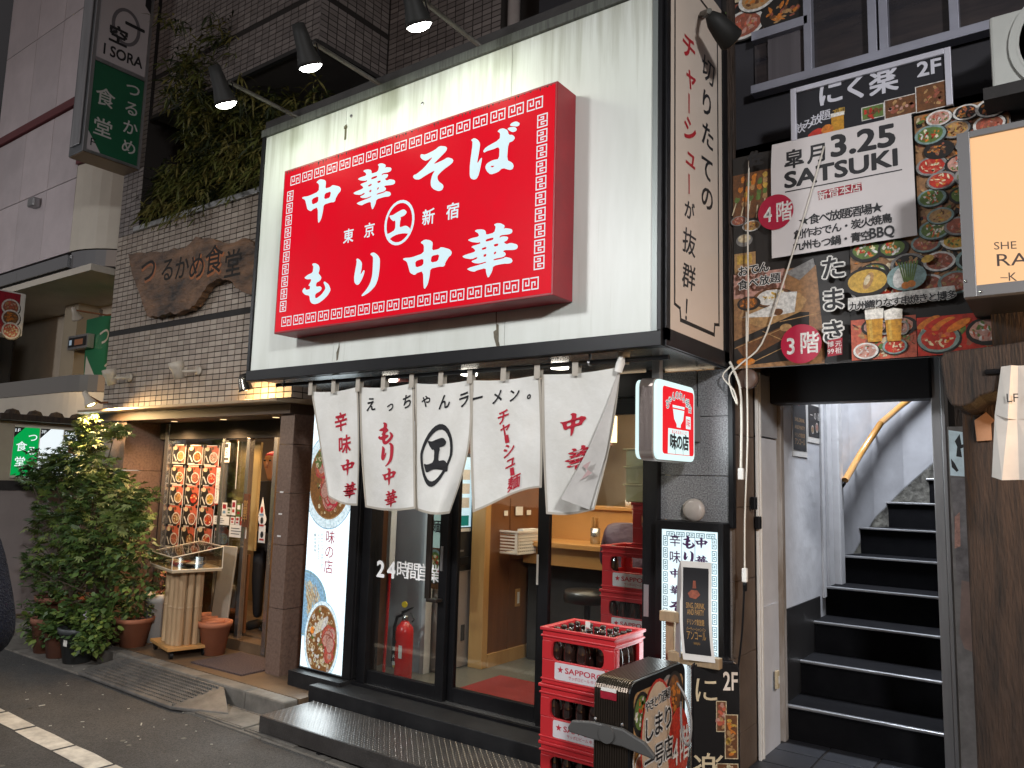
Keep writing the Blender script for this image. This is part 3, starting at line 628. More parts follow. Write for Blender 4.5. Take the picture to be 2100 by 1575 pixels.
# columns
m_cgran = M('brown_granite', (.19, .125, .095), .45, nz=.9, ns=45, col2=(.10, .062, .048), bump=.2, bs=60)
for a, b in ((.128, .62), (.622, 1.10), (1.102, 1.50), (1.502, 1.88), (1.882, 2.12)):
    B('column_slab', m_cgran, til, (-5.12, -4.95, 3.9, 4.13, a + .001, b - .002))
for a, b in ((.128, .9), (.902, 1.64), (1.642, 2.12)):
    B('column_slab', m_cgran, til, (-8.0, -7.50, 3.9, 4.3, a + .001, b - .002))
for i, (z) in enumerate((1.47, 1.30, 1.10)):
    a = PY(3.9).px(575, 990 + i * 42); B('tape_scrap', m_wpl, til, (-5.07, -5.03, 3.896, 3.8995, 1.50 - i * .17, 1.512 - i * .17))
# shop front
YG = 4.30
def gx_(px, py=1100): return onY(px, py, YG).x
m_warmwall = M('warm_panel', (.34, .20, .085), .6, nz=.4, ns=3, stretch=(1, 1, .2)); m_beige = M('beige_blind', (.42, .29, .12), .7, nz=.3, ns=2)
B('shop_interior', m_warmwall, til, (-8.0, -4.6, 5.5, 5.55, .1, 2.3)); B('interior_floor', m_porch, til, (-8, -4.6, 4.362, 5.5, .1, .23)); B('interior_ceiling', m_wallin, til, (-8, -4.6, 4.33, 5.5, 2.14, 2.2)); B('interior_side', m_warmwall, til, (-4.66, -4.6, 4.4, 5.5, .23, 2.14))
B('interior_lamp', m_tube, til, (-6.6, -5.3, 4.9, 5.0, 2.105, 2.135)); area('interior_light', (-5.9, 4.85, 2.08), (0, 0, 0), 1.4, .5, 22, (1, .68, .36), til)
xs0, xs1, xs2, xs3, xs4 = gx_(285), gx_(338), gx_(452), gx_(512), gx_(577)
B('stainless_panel', M('shutter_panel', (.30, .25, .235), .35, .8, nz=.5, ns=3, stretch=(1, 1, 4)), til, (xs0 - .5, xs1 - .03, YG + .02, YG + .05, .13, 2.12))
B('shutter_guide', m_steel, til, (xs0 - .03, xs0 + .02, YG - .06, YG + .02, .13, 2.12), (xs1 - .04, xs1 + .03, YG - .06, YG + .03, .13, 2.12), bevel=.004)
B('front_beam', m_dark, til, (-7.5, -4.7, YG - .05, YG + .06, 1.96, 2.12))
B('wainscot', m_wood, til, (xs1 + .03, xs2, YG + .05, YG + .09, .13, 1.0)); B('window_blind', m_warmwall, til, (xs1 + .03, xs2 - .03, YG + .12, YG + .14, 1.0, 1.96)); B('door_blind', m_beige, til, (xs2 - .02, xs3 - .06, YG + .10, YG + .12, .95, 1.93))
B('lower_panel', m_wood, til, (xs2 + .01, xs3 - .05, YG + .04, YG + .06, .24, .92))
B('window_pane', m_glass, til, (xs1 + .03, xs2, YG, YG + .006, .2, 1.96)); B('door_pane', m_glass, til, (xs2 + .04, xs3, YG - .03, YG - .024, .24, 1.93))
B('door_post', m_steel, til, (xs2, xs2 + .045, YG - .05, YG - .01, .13, 1.96), (xs3 - .05, xs3, YG - .06, YG - .01, .13, 1.96), (xs4 - .05, xs4, YG - .10, YG + .02, .13, 1.96), bevel=.003)
B('threshold', m_porch, til, (-7.4, -4.7, YG - .09, YG + .06, .128, .215))
B('wire', m_wpl, til, (xs3 - .20, xs3 - .195, YG - .045, YG - .04, 1.5, 1.93))
# dark sheet standing in for the darkness behind the sliding door gap
B('gap_darkness', m_dark, til, (xs3, xs4 - .06, YG + .35, YG + .37, .2, 2.0))

# ================================================================ planter bamboo on the terrace
m_leaf = [M('bamboo_leaf_a', (.13, .14, .03), .55, nz=.5, ns=9, col2=(.055, .07, .016)), M('bamboo_leaf_b', (.20, .175, .045), .55, nz=.5, ns=9, col2=(.09, .085, .02)), M('bamboo_leaf_c', (.03, .042, .012), .6)]
def leaf(mb, p, d, l, w, bend=.25):
    d = d.normalized(); s = d.cross(Vector((random.uniform(-.3, .3), random.uniform(-.3, .3), 1)))
    if s.length < .01: s = Vector((1, 0, 0))
    s.normalize(); q = p + d * l * .5 - Vector((0, 0, bend * l * .18)); e = p + d * l - Vector((0, 0, bend * l * .7))
    mb.add([p, q + s * w, e, q - s * w], [(0, 1, 2, 3)])
bam = thing('bamboo_hedge', 'dense bamboo hedge spilling over the tiled terrace edge', 'bamboo', (-6.4, 4.2, 4.1))
fol = MB(); cul = MB().mat(M('bamboo_cane', (.10, .09, .03), .5))
for i in range(60):
    x = random.uniform(-7.5, -5.0); y = random.uniform(4.0, 4.5); hgt = random.uniform(.5, 1.0)
    if -6.9 < x < -6.0: hgt = random.uniform(.8, 1.9)
    if x < -6.9: hgt *= .9
    lean = Vector((random.uniform(-.25, .25), random.uniform(-.55, .1), 0)); pts = [Vector((x, y, 4.05)) + lean * (t * t) * hgt * .6 + Vector((0, 0, hgt * t)) for t in (0, .35, .7, 1)]
    cul.tube(pts, [.009, .007, .005, .002], 5)
    for j in range(int(40 * hgt) + 14):
        t = random.uniform(.1, 1); k = min(2, int(t * 3)); p = pts[k].lerp(pts[k + 1], t * 3 - k); br = Vector((random.uniform(-1, 1), random.uniform(-1, .6), random.uniform(-.3, .6))); q = p + br * random.uniform(.04, .24)
        fol.mat(random.choice(m_leaf))
        for z in range(6):
            leaf(fol, q + Vector([random.uniform(-.03, .03) for _ in '123']), Vector((random.uniform(-1, 1), random.uniform(-1, .7), random.uniform(-.5, .5))), random.uniform(.09, .18), random.uniform(.008, .014), .7)
for i in range(70):   # sprays hanging over the coping
    x = random.uniform(-7.4, -5.5); p = Vector((x, YT + random.uniform(-.10, .05), 4.12 + random.uniform(0, .5) - .1 * random.random()))
    fol.mat(random.choice(m_leaf[:2]))
    for z in range(9): leaf(fol, p + Vector([random.uniform(-.05, .05) for _ in '123']), Vector((random.uniform(-1, 1), -random.random(), random.uniform(-.8, .2))), random.uniform(.08, .15), .010, .6)
fol.build('foliage', None, bam); cul.build('canes', None, bam)

# ================================================================ carved wooden sign board
cw = thing('carved_sign', 'ragged dark slab of timber carved with shop lettering on the tiled wall', 'wooden sign', (-6.5, 3.8, 3.4))
pw = PY(3.80); wpx = [(262, 520), (290, 517), (320, 516), (345, 512), (358, 511), (372, 510), (392, 500), (400, 488), (420, 489), (440, 490), (455, 497), (478, 496), (498, 489), (510, 492), (518, 500), (530, 505), (532, 600), (512, 607), (500, 603), (485, 588), (470, 576), (452, 572), (430, 578), (415, 600), (402, 622), (388, 633), (365, 641), (340, 644), (318, 650), (302, 649), (298, 640), (285, 600), (276, 575), (268, 548)]
wl = [pw.px(*q) for q in wpx]; rag = []
for a, b in zip(wl, wl[1:] + wl[:1]):
    for t in (0, .33, .66): rag.append((a[0] + (b[0] - a[0]) * t + random.uniform(-.012, .012), a[1] + (b[1] - a[1]) * t + random.uniform(-.014, .014)))
g = outline([rag]); wm = M('carved_timber', (.25, .13, .065), .55, nz=1, ns=2.6, col2=(.012, .008, .006), stretch=(.8, 1, 2.2), bump=.9, bs=9, bdist=.03)
tb = MB(); nv = len(g[0])
tb.add([pw.p(u, v, .0) for u, v in g[0]] + [pw.p(u, v, -.06) for u, v in g[0]], [f for f in g[1]])
k = len(rag); tb2 = MB(); tb2.add([pw.p(u, v, 0) for u, v in rag] + [pw.p(u, v, -.07) for u, v in rag], [(i, (i + 1) % k, k + (i + 1) % k, k + i) for i in range(k)])
tb.v += tb2.v; tb.f += [tuple(i + nv * 2 for i in f) for f in tb2.f]; tb.fm += tb2.fm
tb.build('timber_slab', wm, cw)
cl = MB().mat(M('burnt_lettering', (.012, .009, .007), .8)); cl2 = M('carved_glow', (.42, .13, .03), .6, nz=.7, ns=9, col2=(.18, .06, .02))
for ch, x, y, hh in (('つ', 304, 552, 60), ('る', 344, 552, 52), ('か', 373, 548, 52), ('め', 404, 545, 58), ('食', 439, 532, 62), ('堂', 478, 540, 60)):
    if ch in '食めつ': cl.mat(cl2); cl.cpx(pw, ch, (x + 1, y + 3), (x + 1, y + 3), hh, bold=.045)
    cl.mat(MATS['burnt_lettering']); cl.cpx(pw, ch, (x, y), (x, y), hh, bold=.012)
cl.build('lettering', None, cw)

# ================================================================ lamps on the tiled wall
m_cream = M('cream_lamp', (.52, .46, .38), .5, nz=.3, ns=12)
def wall_spot(px, py, up, lab, X=None):
    a = pw.px(px, py); t = thing('wall_spotlight', lab, 'lamp', (a[0], 3.88, a[1]), 'spotlights on the tiled wall')
    ax = Vector((-.12, -.25, 1)).normalized() if up else Vector((.1, -.35, -1)).normalized(); c = Vector((a[0], 3.74, a[1]))
    MB().lathe([(.045, -.10), (.05, -.02), (.062, .0), (.066, .05), (.060, .05), (.05, .02)], c, 18, ax).build('shade', m_cream, t, True)
    fin = MB()
    for k in range(8):
        th = k * .785; r1 = Vector((math.cos(th), math.sin(th), 0)); fin.tube([c + r1 * .050 - ax * .03, c + r1 * .064 + ax * .0], .005, 4)
    stuff(fin.build('cooling_fins', m_cream, t))
    MB().tube([c - ax * .03, c + Vector((.07, .05, -.03)), Vector((c.x + .11, 3.885, c.z - .015))], .014, 8).build('bracket', m_cream, t, True)
    MB().lathe([(.042, 0), (.042, .012), (.03, .022)], (c.x + .11, 3.888, c.z - .015), 14, (0, -1, 0)).build('wall_plate', m_cream, t, True)
    return t, c, ax
wall_spot(376, 756, True, 'cream spotlight turned up at the carved timber sign, right of two')
wall_spot(238, 770, True, 'cream spotlight turned up at the corner of the tiled wall')
def warm_lamp(p, tgt, arm, lab, watts, sz=.055):
    t = thing('warm_spotlight', lab, 'lamp', p, 'warm reflector lamps'); ax = (Vector(tgt) - Vector(p)).normalized(); p = Vector(p)
    MB().lathe([(.022, -.13), (.03, -.06), (sz, 0), (sz + .004, .015), (sz - .004, .012)], p, 18, ax).build('shade', m_cream, t, True)
    MB().lathe([(sz - .005, .008), (.02, .016), (0, .018)], p, 18, ax).build('bulb', M('warm_bulb', (1, .8, .45), emit=16, ecol=(1, .74, .36)), t, True)
    MB().tube([p - ax * .10, Vector(arm).lerp(p, .4), arm], .011, 6).build('arm', M('rusty_arm', (.30, .12, .05), .7, nz=.6, ns=20), t, True)
    spot('beam', p + ax * .03, tgt, watts, 180, .8, (1, .66, .30), .05, t)
    return t
a = onY(186, 828, 3.55); warm_lamp(a, (a.x + .35, 3.86, 1.5), (-7.9, 3.89, a.z + .06), 'lit reflector lamp on a rusty arm above the maple', 90)
a = onY(158, 652, 4.1); warm_lamp(a, (a.x - .4, 4.9, 2.2), (a.x + .3, 4.5, a.z + .1), 'small lit reflector lamp beside the green hanging banner', 45)
# lamp grazing the wall beside the fascia
a = onY(504, 797, 3.72); t = thing('warm_spotlight', 'dark chrome reflector lamp under the left corner of the fascia', 'lamp', a, 'warm reflector lamps')
ax = Vector((.10, .30, -1)).normalized(); MB().lathe([(.02, -.12), (.042, -.08), (.055, 0), (.062, .015), (.055, .012)], a, 18, ax).build('shade', M('chrome_lamp', (.22, .2, .17), .2, .9), t, True)
MB().lathe([(.052, .010), (0, .016)], a, 18, ax).build('bulb', MATS['warm_bulb'], t, True); MB().tube([a - ax * .11, a + Vector((.10, -.02, .13)), a + Vector((.25, 0, .15))], .009, 6).build('arm', m_black, t)
spot('beam', a + ax * .02, (a.x + .02, 3.9, 2.2), 26, 180, .4, (1, .62, .24), .04, t)
# canopy downlights
for x in (-7.0, -6.2, -5.45):
    MB().lathe([(.03, 0), (.028, -.002), (0, -.003)], (x, 4.10, 2.119), 16).build('canopy_downlight', M('dim_bulb', (1, .8, .5), emit=2, ecol=(1, .7, .35)), til)
    spot('canopy_beam', (x, 4.08, 2.08), (x, 4.10, 0), 50, 150, .9, (1, .62, .30), .05, til)

# ================================================================ projecting signs on the left
pj = thing('projecting_sign', 'tall projecting box sign with white upper panel and green lower panel', 'sign', (-8, 3.8, 5))
m_sgrey = M('sign_grey', (.16, .17, .18), .4, .6, nz=.3, ns=5); m_swhite = M('sign_white_off', (.50, .46, .47), .5, nz=.15, ns=2); m_sgreen = M('sign_green_off', (.008, .10, .045), .5, nz=.3, ns=3); m_swl = M('sign_letter_off', (.48, .47, .45), .5)
XI = -7.7
y0, y1, zb, zs = 3.345, 3.885, onX(170, 302, XI).z, onX(191, 117, XI).z
B('box', m_sgrey, pj, (XI - .30, XI - .004, y0 - .012, y1 + .012, zb - .03, 7.4), bevel=.006); B('edge_channel', m_alu, pj, (XI - .24, XI - .06, y0 - .032, y0 - .013, zb + .05, 7.4), bevel=.006)
B('bottom_plate', M('sign_bottom', (.33, .24, .17), .35, .8), pj, (XI - .295, XI - .006, y0 - .005, y1 + .005, zb - .037, zb - .0305))
B('face_frame', m_alu, pj, (XI - .003, XI + .012, y0 - .018, y0 + .015, zb - .03, 7.4), (XI - .003, XI + .012, y1 - .015, y1 + .014, zb - .03, 7.4), (XI - .003, XI + .012, y0 + .016, y1 - .016, zs - .02, zs + .02), (XI - .003, XI + .012, y0 + .016, y1 - .016, zb - .03, zb - .005))
pi_ = PX(XI); pi_.lift = .0; q = MB().mat(m_swhite); a0, a1 = y0 + .016, y1 - .016; q.rect(pi_, a0, zs + .021, a1, 7.4); q.mat(m_sgreen).rect(pi_, a0, zb - .004, a1, zs - .021); q.mat(m_swhite).poly(pi_, [(a0, zb - .004), (a0 + .14, zb - .004), (a0, zb + .20)])
q.mat(m_ink).ppx(pi_, [(298, 12), (316, 42), (318, 6), (300, -8)])
q.mat(M('grey_brush', (.13, .12, .13), .5)); ua, va = pi_.px(259, 56)
q.ring(pi_, ua, va, .15, .20, .035)
q.mat(m_ink).cpx(pi_, '一', (277, 56), (277, 56), 40, bold=.05); q.cpx(pi_, '空', (243, 73), (243, 73), 40, bold=.035); q.wpx(pi_, 'I SORA', (212, 109), (291, 141), 86, .03)
q.wpx(pi_, '1F', (174, 293), (195, 301), 276, .0)
q.mat(m_swl).cpx(pi_, 'つるかめ', (273, 184), (264, 301), 32, bold=.012); q.cpx(pi_, '食堂', (216, 200), (211, 262), 40, bold=.012)
q.build('printed_face', None, pj)
m_ggreen = M('banner_green', (.012, .16, .07), .5, nz=.3, ns=2)
gb = thing('green_banner', 'green and white hanging banner half hidden behind the tiled wall', 'banner', (-10.2, 5, 3)); pg = PY(5.0)
a = pg.px(178, 656); b = pg.px(262, 800)
gbm = MB(); gbm.slab([pg.p(a[0], a[1]), pg.p(-9.6, a[1] + .02), pg.p(-9.6, b[1] - .1), pg.p(pg.px(170, 800)[0], b[1])], (0, .02, 0)); gbm.build('cloth', m_ggreen, gb)
q = MB().mat(M('banner_white', (.55, .52, .48), .6)); q.ppx(pg, [(177, 730), (208, 806), (170, 803)]); q.cpx(pg, 'つる', (214, 688), (256, 676), 44, bold=.01); q.cpx(pg, '食', (226, 756), (226, 756), 52, bold=.01); q.mat(m_ink).wpx(pg, '1F', (172, 801), (189, 801), 778, 0); q.build('lettering', None, gb)

# ================================================================ far white building with a rounded corner
far = thing('rounded_building', 'pale panelled building with rounded corner balconies and mirror bands', 'building', (-11, 4.5, 0))
m_pan = [M('panel_white_a', (.72, .64, .66), .28, .15, nz=.3, ns=2, bump=.08, bs=25), M('panel_white_b', (.66, .59, .61), .28, .15, nz=.3, ns=2, bump=.08, bs=25)]
m_beigep = M('balcony_beige', (.66, .61, .52), .55, nz=.2, ns=2); m_chrome = M('mirror_band', (.55, .56, .58), .06, 1); m_rail = M('rail_red', (.16, .035, .04), .5, nz=.3, ns=3)
YF = 4.2; CX_, CY_, RC = -9.75, 5.05, .85
def curved(z0, z1, r, x_left, mat, name, thick=.06, a0=-90, a1=20, n=12, parent=far):
    pts = [(x_left, CY_ - r)] + [(CX_ + r * math.cos(R(a0 + (a1 - a0) * i / n)), CY_ + r * math.sin(R(a0 + (a1 - a0) * i / n))) for i in range(n + 1)]
    inn = [(x_left, CY_ - r + thick)] + [(CX_ + (r - thick) * math.cos(R(a0 + (a1 - a0) * i / n)), CY_ + (r - thick) * math.sin(R(a0 + (a1 - a0) * i / n))) for i in range(n + 1)]
    k = len(pts); vs = [(*p, z) for z in (z0, z1) for p in pts] + [(*p, z) for z in (z0, z1) for p in inn]
    fs = []
    for i in range(k - 1): fs += [(i, i + 1, k + i + 1, k + i), (2 * k + i + 1, 2 * k + i, 3 * k + i, 3 * k + i + 1), (i + 1, i, 2 * k + i, 2 * k + i + 1), (k + i, k + i + 1, 3 * k + i + 1, 3 * k + i)]
    o = MB().add(vs, fs).build(name, mat, parent); o.data.polygons.foreach_set('use_smooth', [False] * len(o.data.polygons)); return o
# flat panels, three storeys, with open joints
for z0, z1 in ((4.26, 5.20), (5.21, 6.18), (6.33, 7.55), (7.56, 9.5)):
    for i, (x0, x1) in enumerate(((-12.4, -11.42), (-11.41, -10.60), (-10.59, -9.80))):
        B('wall_panel', m_pan[(i + int(z0)) % 2], far, (x0, x1, YF, YF + .05, z0, z1), bevel=.004)
B('wall_core', m_dark, far, (-12.4, -9.8, YF + .055, YF + .6, 4.05, 9.5))
B('red_band', m_rail, far, (-12.4, -9.78, YF - .03, YF + .05, 6.20, 6.31), bevel=.006)
B('mirror_band', m_chrome, far, (-12.4, -11.2, YF - .02, YF + .05, 4.06, 4.22), (-11.19, -9.78, YF - .02, YF + .05, 4.06, 4.22), bevel=.004)
curved(4.26, 5.35, RC, -9.79, m_beigep, 'round_balcony'); curved(5.36, 5.42, RC + .03, -9.79, m_rail, 'round_rail'); curved(4.05, 4.25, RC - .02, -9.775, m_chrome, 'round_mirror_band')
curved(6.05, 8.0, RC, -9.79, m_beigep, 'round_balcony'); 
for i in range(3): curved(5.50 + i * .16, 5.56 + i * .16, RC - .05, -9.6, m_dark, 'balcony_rail')
B('balcony_core', m_dark, far, (-9.75, -9.4, 5.3, 7, 4.3, 9)); B('underside', m_beigep, far, (-16, -9.2, YF + .0, 7, 3.95, 4.03))
B('recess_wall', M('recess_wall', (.55, .47, .37), .7, nz=.3, ns=2), far, (-22, -9.02, 5.3, 5.4, 0, 4.0)); B('dark_facade', M('dark_glass_facade', (.012, .012, .014), .15), far, (-16, -12.42, YF + .02, YF + .5, 0, 10))
curved(2.55, 2.75, RC - .1, -13.5, m_chrome, 'lower_mirror_band'); curved(1.9, 2.54, RC - .08, -13.5, m_beigep, 'lower_balcony')
B('conduit', m_conc, far, (-11.15, -11.12, 5.26, 5.298, 0, 3.9), (-12.0, -9.3, 5.25, 5.28, 3.70, 3.73)); B('vent_hood', m_alu, far, (-10.9, -10.72, 4.10, 4.198, 5.0, 5.12), bevel=.02)
B('pier', M('pier_beige', (.40, .34, .25), .6, nz=.2, ns=2), far, (-11.6, -11.2, 5.0, 5.3, 0, 3.95))
# food sign at the frame edge and menu strip near the tiled wall
fs_ = thing('food_sign', 'dark red food sign with round dish pictures at the left edge', 'sign', (-10.3, 4.0, 3.2)); pe = PX(-10.2); a = onX(62, 690, -10.2)
B('box', m_wpl, fs_, (-10.5, -10.202, a.y - .62, a.y - .085, onX(40, 690, -10.2).z, onX(40, 600, -10.2).z), bevel=.02)
ma = thing('menu_strip', 'upright red and white food menu strip between the buildings', 'sign', (-8.9, 4.6, 5.0)); ps = PY(4.6); a = ps.px(237, 445); b = ps.px(276, 350)
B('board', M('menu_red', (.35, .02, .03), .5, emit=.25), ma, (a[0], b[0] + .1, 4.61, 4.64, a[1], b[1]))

ws = thing('wall_screen', 'small framed picture panel on the recessed wall beside the green banner', 'picture panel', (-10.9, 5.2, 2.8)); pz = PY(4.90); a, b = pz.px(137, 718), pz.px(180, 683)
B('frame', m_alu, ws, (a[0], b[0], 4.905, 4.99, a[1], b[1])); q = MB().mat(m_ink); pz.lift = .0; q.rect(pz, a[0] + .03, a[1] + .03, b[0] - .03, b[1] - .03); q.mat(M('screen_pale', (.4, .5, .6), .3, emit=.5)); q.rect(pz, a[0] + .05, a[1] + .06, a[0] + .12, b[1] - .06); q.mat(M('screen_brown', (.25, .1, .05), .4, emit=.4)); q.rect(pz, a[0] + .2, a[1] + .05, b[0] - .12, b[1] - .06); q.build('picture', None, ws)
# ================================================================ printed food pictures
PCOL = dict(white=(.72, .70, .66), cream=(.66, .55, .36), soup=(.26, .11, .03), red=(.50, .035, .02), crim=(.36, .012, .03), orange=(.62, .20, .03), yellow=(.60, .37, .07), green=(.12, .19, .045), dark=(.02, .017, .015), brown=(.16, .065, .025), tan=(.45, .26, .11), pink=(.55, .30, .24), meat=(.34, .10, .06), egg=(.75, .66, .42), teal=(.22, .32, .31), foam=(.80, .77, .70), beer=(.55, .27, .03), blue=(.20, .36, .50), pale=(.62, .76, .82), grey=(.25, .24, .23), wood=(.33, .17, .075), ltred=(.55, .12, .07), purple=(.16, .03, .12))
def PC(k, e=0):
    c = PCOL[k]; return M('print_%s%s' % (k, '_lit' if e else ''), c, .32, nz=.8, ns=55, col2=tuple(x * .35 + .01 for x in c), emit=e)
def bits(mb, pl, u, v, ru, rv, n, keys, s, e=0, asp=1):
    l0 = pl.lift
    for i in range(n):
        pl.lift = l0 + (i % 9) * .00004; a = random.uniform(0, 6.28); k = math.sqrt(random.random()); mb.mat(PC(random.choice(keys), e))
        mb.disc(pl, u + math.cos(a) * ru * k, v + math.sin(a) * rv * k, s * random.uniform(.6, 1.3), s * random.uniform(.4, .9) * asp, 7, random.uniform(0, 3.1), .25)
    pl.lift = l0 + .0004
FK = dict(ramen=('soup', ('cream', 'cream', 'green', 'meat', 'egg')), curry=('brown', ('orange', 'soup', 'orange')), meat=('meat', ('pink', 'ltred', 'meat', 'tan')), salad=('green', ('green', 'egg', 'orange', 'white', 'red')), fry=('tan', ('orange', 'tan', 'brown', 'yellow')), hot=('red', ('orange', 'red', 'egg', 'ltred')), skew=('dark', ('tan', 'meat', 'brown', 'orange')), sash=('pink', ('pink', 'white', 'ltred', 'green')), rice=('white', ('egg', 'white', 'yellow')), corn=('yellow', ('yellow', 'green', 'orange')))
def food(mb, pl, u, v, r, kind, e=0, asp=1.0, plate='white', n=16):
    base, ks = FK[kind]
    mb.mat(PC('dark', e)).disc(pl, u + r * .05, v - r * .08 * asp, r * 1.06, r * 1.06 * asp, 20)
    mb.mat(PC(plate, e)).disc(pl, u, v, r, r * asp, 22); mb.mat(PC(base, e)).disc(pl, u, v, r * .82, r * .82 * asp, 20, 0, .04)
    bits(mb, pl, u, v, r * .66, r * .66 * asp, int(n * 2.6), ks, r * .15, e, asp)
def skewer(mb, pl, u, v, l, ang, e=0, keys=('tan', 'meat', 'brown', 'orange')):
    c, s = math.cos(ang), math.sin(ang); mb.mat(PC('cream', e)).line(pl, [(u - c * l * .75, v - s * l * .75), (u + c * l * .5, v + s * l * .5)], l * .04)
    for i in range(5):
        t = -.25 + i * .17; mb.mat(PC(random.choice(keys), e)).disc(pl, u + c * l * t, v + s * l * t, l * .11, l * .08, 9, ang, .2)
def collage(mb, pl, u0, v0, u1, v1, r, kinds, e=0, bgk='brown', asp=.75, plates=('white', 'dark', 'grey', 'teal')):
    mb.mat(PC(bgk, e)).rect(pl, u0, v0, u1, v1)
    for i in range(int((u1 - u0) * (v1 - v0) / (r * r) * 5)):
        pl.lift += .00002 if i % 3 == 0 else 0; mb.mat(PC(random.choice(('tan', 'wood', 'dark', 'brown', 'orange', 'green', 'cream', 'meat')), e)); s_ = r * random.uniform(.12, .35); mb.disc(pl, random.uniform(u0 + s_, u1 - s_), random.uniform(v0 + s_, v1 - s_), s_, s_ * random.uniform(.3, .8), 7, random.uniform(0, 3), .3)
    nu, nv = max(1, int((u1 - u0) / (r * 1.75))), max(1, int((v1 - v0) / (r * 1.6 * asp)))
    L0 = pl.lift; cnt = 0
    for j in reversed(range(nv)):
        for i in range(nu):
            cu = u0 + (i + .5 + (.25 if j % 2 else -.1)) * (u1 - u0) / nu + random.uniform(-.2, .2) * r; cv = v0 + (j + .5) * (v1 - v0) / nv + random.uniform(-.15, .15) * r
            cnt += 1; pl.lift = L0 + (cnt % 5) * .0006; rr = r * random.uniform(.85, 1.08); cu = min(max(cu, u0 + rr), u1 - rr); cv = min(max(cv, v0 + rr * asp), v1 - rr * asp)
            food(mb, pl, cu, cv, rr, random.choice(kinds), e, asp, random.choice(plates), 11)
    pl.lift = L0 + .0032

# food faces that belong to the signs of the left side
q = MB(); pe.lift = .003; a = pe.px(10, 645); b = pe.px(60, 645)
q.mat(PC('crim')).rect(pe, a[0] - .2, onX(40, 690, -10.2).z + .02, b[0] - .115, onX(40, 600, -10.2).z - .02)
for k, y in enumerate((630, 652, 678)):
    u, v = pe.px(22, y); food(q, pe, u, v, .10, ('meat', 'curry', 'hot')[k])
q.build('dish_pictures', None, fs_)
q = MB(); ps.lift = -.012 + .004 + .0; ps.lift = .0
psf = PY(4.606); a = psf.px(237, 445); b = psf.px(276, 350)
for k in range(5):
    for j in range(2):
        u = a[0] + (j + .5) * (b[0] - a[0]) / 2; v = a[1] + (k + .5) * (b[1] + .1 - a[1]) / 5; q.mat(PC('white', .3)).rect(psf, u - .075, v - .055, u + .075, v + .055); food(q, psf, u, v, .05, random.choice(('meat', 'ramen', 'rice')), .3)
q.build('dish_pictures', None, ma)

# ---------------------------------------------------------------- low side wall with the lit floor guide
lw = thing('side_wall', 'low grey side wall with a weathered timber ledge behind the maple', 'wall', (-9.0, 4, 0))
m_gwall = M('mauve_wall', (.26, .22, .21), .75, nz=.3, ns=2); B('wall', m_gwall, lw, (-9.2, -9.0, 3.35, 5.2, 0, 1.50)); B('upper_wall', M('beige_wall', (.40, .34, .26), .7, nz=.3, ns=2), lw, (-9.19, -9.012, 3.35, 5.2, 1.502, 2.12)); B('dark_gap', m_dark, lw, (-9.0, -8.985, 3.35, 5.2, 1.40, 1.5))
B('timber_ledge', m_oldwood, lw, (-9.3, -8.85, 3.3, 5.2, 2.122, 2.19), bevel=.006)
for i in range(5): MB().lathe([(.0, .07), (.06, .05), (.09, 0)], (-9.1, 3.5 + i * .22, 2.19), 8).build('ledge_rubble', m_oldwood, lw)
ls = thing('floor_guide', 'lit floor guide sign board with a green first floor panel', 'lit sign', (-8.99, 4, 1.55)); pl9 = PX(-8.975)
a = pl9.px(25, 975); b = pl9.px(238, 880); B('box', m_beigep, ls, (-9.0, -8.976, a[0] - .02, b[0] + .02, 1.53, 2.08))
q = MB(); za, zb = 1.555, 2.06; pan = [pl9.px(x, 930)[0] for x in (25, 79, 128, 176, 220)]
m_lgr = M('lit_green', (.0, .30, .06), .4, emit=1.1); m_lwh = M('lit_panel_white', (.75, .82, .85), .4, emit=1.1)
q.mat(m_lgr).rect(pl9, pan[0], za, pan[1] - .01, zb); q.mat(m_lwh)
for i in (1, 2): q.rect(pl9, pan[i], za, pan[i + 1] - .01, zb)
q.mat(M('guide_cream', (.55, .48, .36), .5, emit=.25)).rect(pl9, pan[3], za, pan[4], zb); q.mat(m_ink)
for i in range(3): q.poly(pl9, [(pan[i], zb), (pan[i], zb - .11), (pan[i] + .1, zb)])
q.mat(m_lwh)
for i, s_ in enumerate(('1F', '3F', '5F')): q.word(pl9, s_, pan[i] + .008, zb - .05, pan[i] + .055, .035, .005)
q.chars(pl9, 'つる', (pan[1] - .07, zb - .1), (pan[1] - .07, zb - .24), .10); q.chars(pl9, '食堂', (pan[0] + .08, zb - .20), (pan[0] + .08, zb - .36), .11)
q.mat(PC('brown', .4)).rect(pl9, pan[2] + .05, 1.8, pan[3] - .05, 1.9); q.mat(m_ink)
for k in range(4): q.rect(pl9, pan[1] + .06, 1.6 + k * .06, pan[3] - .06, 1.615 + k * .06)
q.build('lit_panels', None, ls); area('panel_light', (-8.93, (pan[0] + pan[3]) / 2, 1.8), (R(90), 0, R(-90)), .9, .45, 5, (.85, 1, .9), ls)

# ================================================================ stair passage and the building on the right
stb = thing('stair_building', 'dark building over the narrow stairway passage', 'building', (-1, 4.5, 0))
XL, XR, YS, ZS, RI, TR = -1.47, -.615, 4.80, .19, .195, .33
m_white2 = M('scuffed_white', (.62, .63, .66), .5, nz=.55, ns=2.6, col2=(.40, .40, .42), bump=.35, bs=7, bdist=.012)
m_step = M('black_tread', (.004, .004, .005), .8, nz=.5, ns=8, col2=(.009, .009, .010), bump=.15, bs=60, spec=.07); m_nos = M('nosing', (.50, .51, .53), .32, .85, nz=.6, ns=30, col2=(.3, .3, .31), stretch=(.3, 1, 1))
